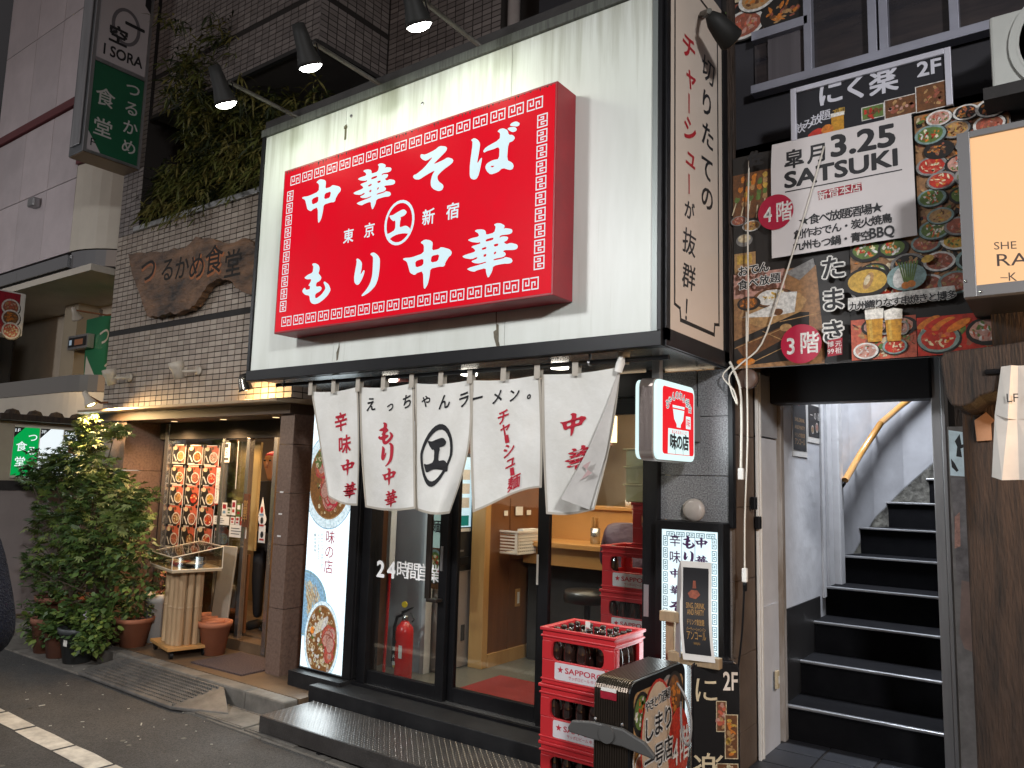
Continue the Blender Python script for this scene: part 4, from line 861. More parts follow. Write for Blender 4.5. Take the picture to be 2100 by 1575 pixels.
# passage floor of slate tiles
fl = struct(B('passage_floor', m_grout, None, -1.47, -.40, 3.6, 4.85, 0, .182)); m_slate = M('slate_tile', (.016, .018, .024), .5, nz=.7, ns=8, col2=(.03, .03, .034), bump=.2, bs=50)
for i in range(4):
    for j in range(5): B('floor_tile', m_slate, fl, (-1.465 + i * .265, -1.465 + i * .265 + .253, 3.62 + j * .245, 3.62 + j * .245 + .233, .170, .190), bevel=.002)
# left wall of the passage, pieced together
B('passage_panel', m_white2, stb, (-1.50, -1.462, 4.40, 4.735, .19, 1.93)); B('passage_panel', M('grey_panel', (.34, .34, .35), .5, nz=.4, ns=4), stb, (-1.50, -1.455, 4.40, 4.735, 1.94, 2.30))
B('patch_plate', m_white2, stb, (-1.463, -1.452, 4.41, 4.70, .19, .98)); B('corner_pipe', m_wpl, stb, (-1.463, -1.445, 4.352, 4.375, .15, 2.3), (-1.463, -1.44, 4.378, 4.398, .15, 2.3), bevel=.003)
m_frame = M('worn_frame', (.20, .155, .115), .6, nz=.8, ns=12, col2=(.42, .40, .38), stretch=(1, 1, .2))
B('left_jamb', m_frame, stb, (-1.50, -1.435, 4.74, 4.80, .19, 2.3), bevel=.004)
B('stair_wall', m_white2, stb, (-1.56, -1.465, 4.81, 6.0, .19, 4.5)); B('black_skirting', M('black_paint', (.014, .013, .013), .45, nz=.5, ns=5, col2=(.03, .028, .027)), stb, (-1.464, -1.455, 4.82, 5.63, .19, .92))
B('wall_post', m_white, stb, (-1.56, -1.40, 6.0, 6.12, .19, 4.5), bevel=.01)
B('wall_trim', m_white, stb, (-1.464, -1.45, 5.72, 5.78, .9, 4), (-1.464, -1.445, 5.86, 5.98, .9, 4))
# curved white wall winding up to the right, with its dirty plaster band
nose = [(1617, 1447), (1662, 1350), (1685, 1272), (1723, 1202), (1742, 1147), (1777, 1088), (1822, 1038), (1875, 992)]
cw_ = [(-1.44, 6.12), (-1.40, 6.35), (-1.30, 6.66), (-1.13, 6.95), (-.90, 7.20), (-.60, 7.42), (-.2, 7.6), (.3, 7.7)]
def cwz(i): return [.95, 1.15, 1.42, 1.66, 1.92, 2.12, 2.3, 2.4][i]
mb = MB(); mbd = MB()
for i in range(7):
    (x0, y0), (x1, y1) = cw_[i], cw_[i + 1]; d = Vector((y1 - y0, -(x1 - x0), 0)).normalized() * -.05
    mb.slab([(x0, y0, cwz(i)), (x1, y1, cwz(i + 1)), (x1, y1, 4.8), (x0, y0, 4.8)], d)
    d2 = -d * .4
    mbd.slab([(x0, y0, .2), (x1, y1, .2), (x1, y1, cwz(i + 1) + .012), (x0, y0, cwz(i) + .012)], d * 1.1); 
mb.build('curved_wall', m_white2, stb, smooth=False); mbd.build('dirty_plaster', M('dirty_plaster', (.045, .042, .038), .8, nz=1, ns=4.5, col2=(.30, .29, .25), bump=.7, bs=18, bdist=.02), stb)
mt = MB()
for k in range(9):
    y = YS + k * TR; z = ZS + (k + 1) * RI
    B('stair_riser', m_step, stb, (XL + .006, XR, y + .012, y + .05, z - RI, z - .022)); B('stair_tread', m_step, stb, (XL + .006, XR, y, y + TR + .04, z - .022, z - .001))
    B('stair_nosing', m_nos, stb, (XL + .008, XR, y - .008, y + .022, z - .013, z + .003), bevel=.004)
B('right_inner_wall', m_dark, stb, (XR, XR + .05, 4.83, 9, .19, 4.5)); B('stair_back', m_white, stb, (-1.5, .4, 8.6, 8.7, .1, 4.8)); B('stair_ceiling', m_white, stb, (-1.56, .3, 5.2, 8.6, 4.5, 4.6)); B('lintel_wall', m_dark, stb, (-1.47, -.5, 4.84, 5.2, 2.28, 4.6))
# pale light over the stairs
sl = B('stair_lamp', M('cool_tube', (.9, .95, 1), emit=10, ecol=(.85, .92, 1)), stb, (-1.25, -1.15, 5.6, 6.3, 4.40, 4.46)); area('stair_light', (-1.05, 5.7, 4.2), (R(-8), R(10), 0), .5, .9, 250, (.86, .91, 1), stb)
# handrail
hr = thing('handrail', 'yellow timber handrail climbing the curved white stair wall', 'handrail', (-1.3, 6.3, 1.8))
pts = []
for (x, y), (i, t) in (((1733, 985), (0, .45)), ((1765, 930), (1, .3)), ((1806, 868), (2, .1)), ((1850, 830), (3, .0)), ((1905, 790), (4, .0))):
    q = Vector((*cw_[i], 0)).lerp(Vector((*cw_[i + 1], 0)), t); d = ray(x, y); n = Vector((cw_[i + 1][1] - cw_[i][1], -(cw_[i + 1][0] - cw_[i][0]), 0)).normalized(); q += n * .07; k = (q - EYE).dot(n) / d.dot(n); pts.append(EYE + d * k)
m_hr = M('handrail_wood', (.40, .20, .05), .3, nz=.5, ns=8, col2=(.28, .13, .03), coat=.5)
MB().tube(pts[:3], .024, 10).build('rail', m_hr, hr, True); MB().tube([pts[2], pts[3], pts[4]], .024, 10).build('rail', m_hr, hr, True)
for q in (pts[0], pts[1], pts[2]): MB().tube([q + Vector((0, 0, -.02)), q + Vector((-.03, .03, -.05)), q + Vector((-.06, .05, -.05))], .010, 6).build('bracket', m_black, hr)
# shutter box, right frame post
B('shutter_box', M('shutter_box', (.022, .021, .024), .45, .3, nz=.4, ns=4), stb, (-1.455, -.60, 4.60, 4.74, 2.14, 2.40), bevel=.01); B('shutter_head', m_dark, stb, (-1.47, -.5, 4.55, 4.8, 2.41, 2.5))
rp_ = [onY(x, 1100, 4.66).x for x in (1922, 1952)]
B('right_jamb', m_alu, stb, (rp_[0], rp_[0] + .045, 4.62, 4.80, .1, 2.5), bevel=.003); B('right_jamb', m_alu, stb, (rp_[0] + .048, rp_[1], 4.60, 4.72, .1, 2.5), bevel=.003)
B('over_passage', m_dark, stb, (-1.44, 1.5, 4.02, 4.05, 2.28, 3.5)); B('over_soffit', m_dark, stb, (-1.46, 1.0, 4.03, 4.80, 2.42, 2.46))
# upper storey: dark wall, window band
m_uw = M('upper_dark', (.022, .021, .026), .8, nz=.3, ns=3); B('upper_wall', m_uw, stb, (-3.0, 2.5, 4.32, 4.4, 2.72, 9)); B('ledge', m_uw, stb, (-1.44, 2.0, 4.02, 4.31, 3.42, 3.50))
YW = 4.28
def wpt(x, y): return PY(YW).px(x, y)
def bar(name, p0, p1, th, mat, par):
    a, b = wpt(*p0), wpt(*p1); mb = MB()
    if abs(a[0] - b[0]) < abs(a[1] - b[1]): mb.box(min(a[0], b[0]) - th / 2, min(a[0], b[0]) + th / 2, YW - .03, YW + .02, min(a[1], b[1]), max(a[1], b[1]))
    else: mb.box(min(a[0], b[0]), max(a[0], b[0]), YW - .035, YW + .02, a[1] - th / 2, a[1] + th / 2)
    return mb.build(name, mat, par, bevel=.003)
zt = 5.2
m_wf = M('window_alu', (.36, .37, .44), .45, .5, nz=.3, ns=5)
za = wpt(1508, 205)[1]; zb = wpt(1494, 100)[1]
B('window_sill', m_wf, stb, (-1.42, .4, YW - .06, YW + .02, za - .02, za + .03), bevel=.003)
B('transom_bar', m_wf, stb, (-1.42, wpt(1660, 30)[0], YW - .04, YW + .02, zb - .02, zb + .035), bevel=.003)
for x in (1660, 1792, 1815, 1960): B('mullion', m_wf, stb, (wpt(x, 80)[0] - .022, wpt(x, 80)[0] + .022, YW - .04, YW + .019, za + .032, zt), bevel=.003)
m_wg = M('dark_window', (.015, .015, .02), .06, spec=.8, nz=.6, ns=1.4, col2=(.07, .055, .05), stretch=(1, 1, 7))
B('window_pane', m_wg, stb, (-1.42, .4, YW + .021, YW + .026, za, zt))
pw2 = PY(YW + .018); q = MB(); a = wpt(1480, 78); b = wpt(1655, -20)
collage(q, pw2, a[0], zb + .04, b[0], zt, .13, ('skew', 'corn', 'meat', 'fry'), 0, 'dark', .7, ('white', 'dark')); q.build('window_pictures', None, stb)
B('curtain', M('grey_curtain', (.10, .09, .10), .8, nz=.6, ns=3, stretch=(8, 1, .1)), stb, (wpt(1575, 150)[0], wpt(1652, 150)[0], YW + .002, YW + .018, za + .03, zb - .02))
# ================================================================ big menu board over the passage
YB = 3.99; pb = PY(YB)
mbd_ = thing('menu_board', 'wide food picture board of upstairs pubs over the stair passage', 'sign board', (-.9, 4, 2.3))
bl, bt = pb.px(1503, 326); br = pb.px(1985, 420)[0]; bb = pb.px(1505, 757)[1]
B('board', M('board_back', (.3, .28, .27), .5), mbd_, (bl, -.16, YB + .001, YB + .022, bb, bt))
q = MB(); pb.lift = .001
bk = lambda x, y: pb.px(x, y)
def rr(k, a, b, e=0): q.mat(PC(k, e)); q.rpx(pb, a, b)
U = lambda x, y=500: pb.px(x, y)[0]
Vv = lambda y, x=1700: pb.px(x, y)[1]
ul, ur = bl, -.165
# zones in board coordinates (from pixels)
c1, c2 = U(1583, 450), U(1745, 560)
zT, zM = bt, pb.px(1640, 525)[1]
q.mat(PC('dark')).rect(pb, ul, bb, ur, bt)
# left strip: skewers, cups
q.mat(PC('brown')).rect(pb, ul, pb.px(1540, 440)[1] - .02, c1, bt - .10)
for k in range(5): skewer(q, pb, ul + .035 + k * .035, bt - .20 - (k % 2) * .03, .17, R(72 + k * 4), 0, ('tan', 'yellow', 'brown', 'orange', 'green'))
q.mat(PC('tan')).rect(pb, ul + .005, zM - .07, ul + .12, zM + .06); q.mat(PC('yellow')).rect(pb, ul + .02, zM, ul + .10, zM + .05); q.mat(PC('grey')).disc(pb, ul + .06, zM + .13, .045, .035); q.mat(PC('cream')).disc(pb, ul + .06, zM + .14, .035, .022)
food(q, pb, ul + .03, bt - .36, .045, 'meat', 0, .6, 'grey'); food(q, pb, ul + .10, bt - .40, .05, 'fry', 0, .6)
# lower left oden picture
q.mat(PC('wood')).rect(pb, ul, bb, U(1690, 680), zM - .06); q.mat(PC('pink')).rect(pb, ul + .0, pb.px(1540, 610)[1], U(1610, 600), zM - .055)
q.mat(PC('tan')).poly(pb, [bk(1515, 655), bk(1560, 672), bk(1630, 660), bk(1655, 615), bk(1640, 600), bk(1530, 620)]); u, v = bk(1583, 610); food(q, pb, u, v, .10, 'rice', 0, .5, 'brown', 6); food(q, pb, *bk(1535, 622), .06, 'curry', 0, .6, 'dark')
q.mat(PC('white')).poly(pb, [bk(1520, 652), bk(1578, 628), bk(1600, 600), bk(1635, 598), bk(1630, 640), bk(1580, 650)]); q.mat(PC('brown')).disc(pb, *bk(1596, 640), .026, .018)
q.mat(PC('dark')).poly(pb, [bk(1506, 700), bk(1640, 640), bk(1660, 640), bk(1660, 735), bk(1506, 752)]); q.mat(PC('brown')).poly(pb, [bk(1510, 712), bk(1600, 672), bk(1618, 690), bk(1530, 738)]); q.mat(PC('orange')).disc(pb, *bk(1530, 742), .05, .02); q.mat(PC('tan')).disc(pb, *bk(1612, 672), .03, .02)
for a, b in (((1508, 715), (1600, 676)), ((1565, 680), (1650, 718)), ((1540, 745), (1655, 690)), ((1600, 660), (1690, 640))): q.mat(PC('tan')).line(pb, [bk(*a), bk(*b)], .004)
q.mat(PC('grey')).poly(pb, [bk(1610, 560), bk(1668, 530), bk(1672, 545), bk(1640, 575)])
# centre dark column with the vertical name
q.mat(PC('dark')).poly(pb, [bk(1672, 528), bk(1742, 512), bk(1744, 700), bk(1690, 700)])
# right: food collage
collage(q, pb, c2, pb.px(1800, 620)[1], ur, zM + .03, .075, ('skew', 'meat', 'salad', 'hot', 'sash', 'corn'), 0, 'wood', .7)
collage(q, pb, U(1878, 300), zM - .02, ur, bt + .0, .062, ('salad', 'fry', 'skew', 'sash', 'hot', 'corn', 'meat'), 0, 'wood', .7)
collage(q, pb, c2, bb, U(1882, 700), pb.px(1800, 655)[1], .06, ('sash', 'fry', 'hot'), 0, 'ltred', .7); collage(q, pb, U(1884, 700), bb, ur, pb.px(1940, 650)[1], .09, ('hot', 'sash'), 0, 'red', .75)
# hot pot, vegetable plate, mentaiko
u, v = bk(1782, 582); q.mat(PC('dark')).disc(pb, u, v, .105, .075, 24); q.mat(PC('yellow')).disc(pb, u, v + .004, .088, .058, 24); q.mat(PC('tan')).disc(pb, u + .005, v + .005, .02, .045, 12, -.4); q.mat(PC('cream')).disc(pb, u, v + .01, .012, .028, 9, -.4)
u, v = bk(1862, 572); q.mat(PC('teal')).disc(pb, u, v, .085, .065, 22); q.mat(PC('white')).disc(pb, u - .03, v, .028, .05, 12, -.2)
for k in range(7): q.mat(PC('green')).line(pb, [(u - .01 + k * .006, v - .02), (u - .03 + k * .013, v + .07)], .007)
q.mat(PC('orange')).disc(pb, u + .02, v - .035, .018, .017); q.disc(pb, u - .005, v - .04, .018, .017); q.mat(PC('yellow')).disc(pb, *bk(1905, 535), .028, .018, 8, .3)
for k in range(5): q.mat(PC('red' if k % 2 else 'orange')).disc(pb, U(1900) + k * .03, pb.px(1940, 655)[1] - .015 - k * .006, .055, .018, 14, .5)
# beer mugs
for x, s in ((1797, 1.0), (1836, .95)):
    u, v = bk(x, 668); w = .038 * s; hh = .085 * s
    q.mat(PC('grey')).ring(pb, u + w * 1.1, v - .02, .028 * s, .035 * s, .009); q.mat(PC('beer')).poly(pb, [(u - w * .8, v - hh), (u + w * .8, v - hh), (u + w, v + hh * .35), (u - w, v + hh * .35)]); q.mat(PC('yellow')).poly(pb, [(u - w * .5, v - hh * .9), (u - w * .2, v - hh * .9), (u - w * .3, v + hh * .3), (u - w * .7, v + hh * .3)]); q.mat(PC('foam')).poly(pb, [(u - w * 1.05, v + hh * .3), (u + w * 1.05, v + hh * .3), (u + w * 1.1, v + hh * .85), (u, v + hh * .98), (u - w * 1.1, v + hh * .85)])
# white panel
q.mat(M('panel_print', (.60, .56, .55), .22, nz=.2, ns=2, coat=.4)).poly(pb, [bk(1586, 352), bk(1586, 300), bk(1868, 236), bk(1880, 510), bk(1880, 490), bk(1586, 528)][0:1] + [bk(1588, 303), bk(1872, 240), bk(1884, 487), bk(1588, 534)])
q.mat(m_ink); q.cpx(pb, '皐月', (1633, 331), (1681, 319), 40, bold=.03); q.wpx(pb, '3.25', (1710, 327), (1838, 303), 284, .035); q.wpx(pb, 'SATSUKI', (1615, 391), (1843, 344), 359, .035)
q.line(pb, [bk(1616, 399), bk(1852, 354)], .006)
q.mat(PC('crim')).ppx(pb, [(1681, 398), (1770, 379), (1772, 396), (1683, 416)])
q.mat(PC('white')); q.cpx(pb, '新宿本店', (1692, 406), (1759, 389), 20, bold=.015)
q.mat(m_ink); q.cpx(pb, '★食べ放題酒場★', (1654, 457), (1803, 431), 22, bold=.025); q.cpx(pb, '創作おでん・炭火焼鳥', (1643, 485), (1822, 453), 20, bold=.025); q.cpx(pb, '九州もつ鍋・青空', (1641, 509), (1780, 488), 20, bold=.025); q.wpx(pb, 'BBQ', (1788, 494), (1838, 487), 473, .03)
m_badge = M('badge_red', (.36, .012, .04), .3, nz=.2, ns=5)
u, v = bk(1596, 440); q.mat(m_badge).disc(pb, u, v, .092, .095, 32); u2, v2 = bk(1648, 708); q.disc(pb, u2, v2, .10, .10, 32)
q.mat(PC('white')).cpx(pb, '4階', (1580, 444), (1613, 438), 42, bold=.02, wr=.8); q.cpx(pb, '3階', (1627, 711), (1665, 705), 46, bold=.02, wr=.85)
def halo(st, a, b, hh, vert=False, wr=1.0, o=.06, k2='white', bold=.02):
    q.mat(PC(k2)).cpx(pb, st, a, b, hh, bold=bold + o, wr=wr); q.mat(m_ink).cpx(pb, st, a, b, hh, bold=bold, wr=wr)
halo('たまき', (1713, 552), (1713, 683), 50); halo('おでん', (1530, 560), (1573, 552), 22); halo('食べ放題', (1530, 588), (1596, 574), 21)
q.mat(PC('white')).poly(pb, [bk(1744, 616), bk(1960, 590), bk(1965, 612), bk(1744, 640)]); halo('九州織りなす串焼きと博多', (1756, 632), (1954, 609), 18, o=.05)
q.mat(PC('crim')).ppx(pb, [(1703, 702), (1733, 696), (1733, 730), (1703, 735)]); q.mat(PC('white')).cpx(pb, '元祖', (1725, 708), (1725, 722), 13); q.cpx(pb, '博', (1709, 710), (1709, 710), 13); q.wpx(pb, '99', (1703, 730), (1716, 728), 720, .01)
halo('佐', (1556, 332), (1556, 332), 30, k2='dark')
q.build('printed_face', None, mbd_)

# second floor sign in an aluminium frame
nk = thing('framed_sign', 'black and white second floor sign in a pale frame below the dark windows', 'sign', (-.9, 3.95, 3.4)); pn = PY(3.96)
a = pn.px(1622, 185); b = pn.px(1950, 100); za, zb = bt + .006, a[1]
B('panel', M('sign_black', (.018, .018, .022), .3), nk, (a[0], b[0], 3.961, 3.985, za, zb)); fw = .028
B('frame', M('pale_frame', (.5, .5, .56), .4, .3), nk, (a[0], a[0] + fw, 3.945, 3.99, za, zb), (b[0] - fw, b[0], 3.945, 3.99, za, zb), (a[0] + fw, b[0] - fw, 3.945, 3.99, zb - fw, zb), bevel=.003)
n = MB(); m_nl = M('sign_grey_letter', (.50, .50, .55), .4)
n.mat(m_nl).cpx(pn, 'にく楽', (1703, 190), (1812, 166), 52, bold=.03); n.wpx(pn, '2F', (1882, 158), (1930, 147), 128, .03); n.cpx(pn, '飲み放題', (1640, 263), (1692, 236), 22, bold=.01); n.mat(PC('yellow')).cpx(pn, '2時間', (1711, 230), (1727, 226), 12, bold=.01)
u, v = pn.px(1718, 250); n.mat(PC('beer')).rect(pn, u - .03, v - .045, u + .03, v + .03); n.mat(PC('foam')).rect(pn, u - .033, v + .03, u + .033, v + .05); n.mat(PC('red')).disc(pn, u - .10, v - .04, .045, .025, 10, .3, .2); n.mat(PC('orange')).disc(pn, u - .05, v - .03, .03, .03, 10)
for (x, y), (w, h_), kd in (((1790, 230), (40, 26), 'salad'), ((1850, 218), (62, 38), 'skew'), ((1912, 198), (56, 52), 'meat')):
    u, v = pn.px(x, y); w, h_ = w * .0024, h_ * .0024; n.mat(PC('white')).rect(pn, u - w / 2 - .004, v - h_ / 2 - .004, u + w / 2 + .004, v + h_ / 2 + .004); n.mat(PC('brown' if kd != 'salad' else 'green')).rect(pn, u - w / 2, v - h_ / 2, u + w / 2, v + h_ / 2); bits(n, pn, u, v, w * .4, h_ * .4, 22, ('meat', 'tan', 'brown', 'pink') if kd != 'salad' else ('green', 'red', 'brown'), .012)
n.build('printed_face', None, nk)

# air conditioner unit on a dark shelf
ac = thing('air_conditioner', 'white outdoor air conditioner unit at the upper right edge', 'air conditioner', (-.2, 4, 3.7))
yA = 3.90; a = PY(yA).px(2036, 195); b = PY(yA).px(2044, 40)
m_ac = M('ac_white', (.44, .45, .42), .5, nz=.2, ns=4)
B('casing', m_ac, ac, (a[0], a[0] + .80, yA, yA + .30, a[1], b[1] + .02), bevel=.012)
cx_, cz_ = a[0] + .33, (a[1] + b[1]) / 2 + .02
gmb = MB()
for r_ in range(4, 22): MB.lathe(gmb, [(r_ * .011 - .002, 0), (r_ * .011 + .002, .004)], (cx_, yA - .012, cz_), 36, (0, -1, 0))
stuff(gmb.build('fan_grille', m_ac, ac)); MB().lathe([(.24, 0), (.24, .002)], (cx_, yA - .002, cz_), 36, (0, -1, 0)).build('fan_well', m_dark, ac); MB().lathe([(.235, 0), (.262, 0), (.262, .014), (.235, .014)], (cx_, yA - .0005, cz_), 40, (0, -1, 0)).build('grille_ring', m_ac, ac)
B('shelf', m_dark, ac, (a[0] - .03, a[0] + 1, 3.80, 4.32, a[1] - .06, a[1] - .005))
# ================================================================ orange lit box sign of the next restaurant
she = thing('lit_box_sign', 'warm glowing cream box sign with thin capitals in a grey frame', 'lit sign', (-.1, 3.7, 2.5)); YH = 3.5; ph = PY(YH)
a = ph.px(1975, 612); b = ph.px(1956, 278); x0 = a[0] + .004; z0, z1 = a[1], b[1]
B('box', M('box_dark', (.012, .010, .009), .5), she, (x0, 1.2, YH + .012, 4.0, z0 + .004, z1 - .004)); fw = .045
B('frame', M('sign_frame_grey', (.19, .185, .185), .45, .5), she, (x0, x0 + fw, YH - .012, YH + .03, z0, z1), (x0 + fw, 1.2, YH - .012, YH + .03, z0, z0 + fw), (x0 + fw, 1.2, YH - .012, YH + .03, z1 - fw * .6, z1), bevel=.002)
q = MB().mat(M('warm_lit_panel', (.9, .6, .36), .4, emit=.80, ecol=(1.0, .57, .28), spec=.1)); q.rect(ph, x0 + fw, z0 + fw, 1.2, z1 - fw * .6); m_ht = M('thin_letters', (.05, .03, .025), .5)
q.mat(m_ht).wpx(ph, 'SHE', (2039, 512), (2085, 510), 496, 0.0); q.wpx(ph, 'RA', (2045, 546), (2110, 543), 520, 0.0); q.wpx(ph, '–K', (2052, 576), (2086, 576), 558, 0); q.build('lit_face', None, she)
for x, y in ((1965, 332), (1982, 578), (2013, 600)): u, v = ph.px(x, y); MB().lathe([(.007, 0), (0, .004)], (u, YH - .0125, v), 8, (0, -1, 0)).build('screw', m_steel, she)
# wooden restaurant front
wd_ = thing('timber_restaurant', 'dark timber restaurant front with a heavy carved beam end', 'restaurant', (-.2, 4.2, 0))
gl0, gl1 = onY(1952, 1100, 4.50).x, onY(2001, 1300, 4.40).x
B('timber_post', m_oldwood, wd_, (gl1 + .0, gl1 + .24, 4.22, 4.5, 0, 2.3), bevel=.01)
for i in range(4): B('wall_plank', m_oldwood, wd_, (gl1 - .06 + i * .11, gl1 - .06 + i * .11 + .107, 4.505, 4.53, 0, 2.4), bevel=.003)
pb2 = PY(3.78); bm = [pb2.px(x, y) for x, y in ((1928, 738), (1935, 722), (2060, 706), (2160, 690), (2160, 770), (2050, 800), (2010, 812), (1990, 828), (1972, 834), (1950, 830), (1940, 810))]
mb = MB(); mb.slab([pb2.p(u, v) for u, v in bm], (0, .62, 0)); mb.build('carved_beam', m_oldwood, wd_, bevel=.008); B('upper_beam', m_oldwood, wd_, (x0 + .06, 1.5, 3.9, 4.4, 2.24, z0 + .1))
B('entrance_lamp', M('entrance_glow', (1, .7, .25), emit=5, ecol=(1, .62, .2)), wd_, (gl1 + .30, gl1 + .42, 4.40, 4.44, .3, 1.95)); B('entrance_jamb', m_lwood, wd_, (gl1 + .245, gl1 + .285, 4.3, 4.5, 0, 2.2), bevel=.004)
area('entrance_light', (.55, 3.55, 2.0), (R(70), 0, R(75)), .6, .9, 14, (1, .60, .30), wd_)
# acrylic poster pane at the passage edge
ap = thing('acrylic_poster', 'clear acrylic strip with a pale reflected figure print beside the stair frame', 'poster', (gl0, 4.5, 0)); pa = PY(4.50)
B('sheet', M('acrylic_sheet', (.30, .28, .27), .12, nz=.9, ns=5, col2=(.12, .11, .105), spec=.7), ap, (gl0, gl1 - .01, 4.50, 4.504, .1, 1.98)); q = MB()  # reflections in the strip are put into the sheet's pale colour
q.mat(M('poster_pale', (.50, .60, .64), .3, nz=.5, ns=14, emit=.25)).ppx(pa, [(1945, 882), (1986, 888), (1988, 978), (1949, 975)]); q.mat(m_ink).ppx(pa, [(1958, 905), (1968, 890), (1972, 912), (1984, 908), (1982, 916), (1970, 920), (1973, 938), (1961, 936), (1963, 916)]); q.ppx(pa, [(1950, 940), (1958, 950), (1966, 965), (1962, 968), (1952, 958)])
q.mat(M('poster_grey', (.24, .22, .22), .4, nz=1, ns=9, col2=(.07, .06, .06))).ppx(pa, [(1950, 980), (1990, 980), (1998, 1190), (1962, 1200), (1958, 1100)]); q.mat(M('poster_flesh', (.28, .19, .16), .5, nz=.6, ns=9)).ppx(pa, [(1972, 1190), (1995, 1195), (2001, 1340), (1978, 1330), (1968, 1300)]); q.mat(PC('pink')).ppx(pa, [(1958, 1060), (1968, 1050), (1970, 1120), (1958, 1125)])
q.build('print', None, ap)
# wooden votive plaque, white noren at the edge
pk = thing('wooden_plaque', 'small house shaped wooden plaque hung on the dark post', 'plaque', (gl1 + .1, 4.2, 1.6)); pp = PY(4.2)
MB().slab([pp.p(*pp.px(x, y)) for x, y in ((2003, 905), (1998, 862), (2022, 845), (2040, 862), (2032, 868), (2034, 903))], (0, .018, 0)).build('plaque', M('plaque_wood', (.36, .19, .10), .6, nz=.5, ns=6), pk, bevel=.002)
nr = thing('white_noren', 'plain white noren at the right edge hanging from a dark rod', 'curtain', (.2, 3.75, 2)); pq = PY(3.75)
mb = MB(); G = [((2053, 752), (2040, 850), (2034, 978)), ((2074, 750), (2068, 860), (2056, 985)), ((2088, 750), (2086, 860), (2090, 984)), ((2140, 748), (2140, 860), (2140, 985))]
for i in range(3):
    for j in range(2):
        mb.add([pq.p(*pq.px(*G[i][j]), .015 * (i % 2)), pq.p(*pq.px(*G[i + 1][j]), .015 * ((i + 1) % 2)), pq.p(*pq.px(*G[i + 1][j + 1]), .03 * ((i + 1) % 2)), pq.p(*pq.px(*G[i][j + 1]), .03 * (i % 2))], [(0, 1, 2, 3)])
m_cloth2 = M('white_cloth', (.58, .54, .49), .85, nz=.3, ns=5); mb.build('cloth', m_cloth2, nr); q = MB().mat(m_ink); pq.lift = .034; q.wpx(pq, 'LF', (2066, 826), (2090, 826), 808, 0); q.build('lettering', None, nr)
a = pq.px(2020, 762); MB().tube([(a[0], 3.77, a[1]), (1.2, 3.77, a[1])], .012).build('rod', m_black, nr)
# loose cables hanging by the passage
m_cable = M('white_cable', (.58, .54, .47), .5)
def cable(name, pts, r, lab, Y, extra=None, mat=None):
    P = [onY(x, y, Y) + Vector((0, random.uniform(-.004, .004), 0)) for x, y in pts]; P2 = []
    for i in range(len(P) - 1):
        a, b, c, d = P[max(i - 1, 0)], P[i], P[i + 1], P[min(i + 2, len(P) - 1)]
        for t in (0, .25, .5, .75): P2.append(.5 * ((2 * b) + (c - a) * t + (2 * a - 5 * b + 4 * c - d) * t * t + (3 * b - a - 3 * c + d) * t ** 3))
    P2.append(P[-1]); t = thing(name, lab, 'cable', P[0], 'cables hanging beside the passage'); MB().tube(P2, r, 6).build('wire', mat or m_cable, t, True)
    return t, P
t, P = cable('hanging_cable', [(1497, 742), (1512, 775), (1518, 800), (1521, 860), (1520, 960)], .007, 'thick white cable ending in a white socket beside the granite pillar', 3.96)
B('socket', m_wpl, t, (P[-1].x - .014, P[-1].x + .014, P[-1].y - .012, P[-1].y + .012, P[-1].z - .06, P[-1].z), bevel=.004)
t, P = cable('hanging_cable', [(1531, 640), (1532, 765), (1533, 900), (1528, 1060), (1527, 1165)], .0045, 'thin white cable running down to a plug beside the pale panel', 3.95)
B('plug', m_wpl, t, (P[-1].x - .013, P[-1].x + .013, P[-1].y - .012, P[-1].y + .012, P[-1].z - .07, P[-1].z), bevel=.004); B('black_plug', m_black, t, (P[-1].x - .009, P[-1].x + .009, P[-1].y - .01, P[-1].y + .01, P[-1].z - .115, P[-1].z - .071), bevel=.003)
cable('hanging_cable', [(1526, 1200), (1522, 1290), (1512, 1380), (1494, 1450), (1478, 1495)], .005, 'black cable curving down to the foot of the menu light box', 3.93, None, m_black)
cable('hanging_cable', [(1500, 750), (1482, 772), (1505, 800), (1512, 830), (1500, 800), (1496, 770), (1520, 745), (1562, 705), (1600, 600), (1650, 440), (1690, 300)], .0045, 'looped beige cable strung up across the food picture board', 3.94)
cable('hanging_cable', [(1536, 325), (1534, 480), (1535, 600), (1533, 700)], .0045, 'straight thin beige cable down the left side of the board', 3.945)
rb = thing('round_box', 'brown round junction box above the passage corner', 'junction box', (-1.4, 4.0, 2.2)); a = onY(1530, 776, 3.98); MB().lathe([(.055, 0), (.055, .03), (.045, .04)], (a.x, 4.02, a.z), 20, (0, -1, 0)).build('box', M('brown_plastic', (.10, .06, .045), .5), rb, True)
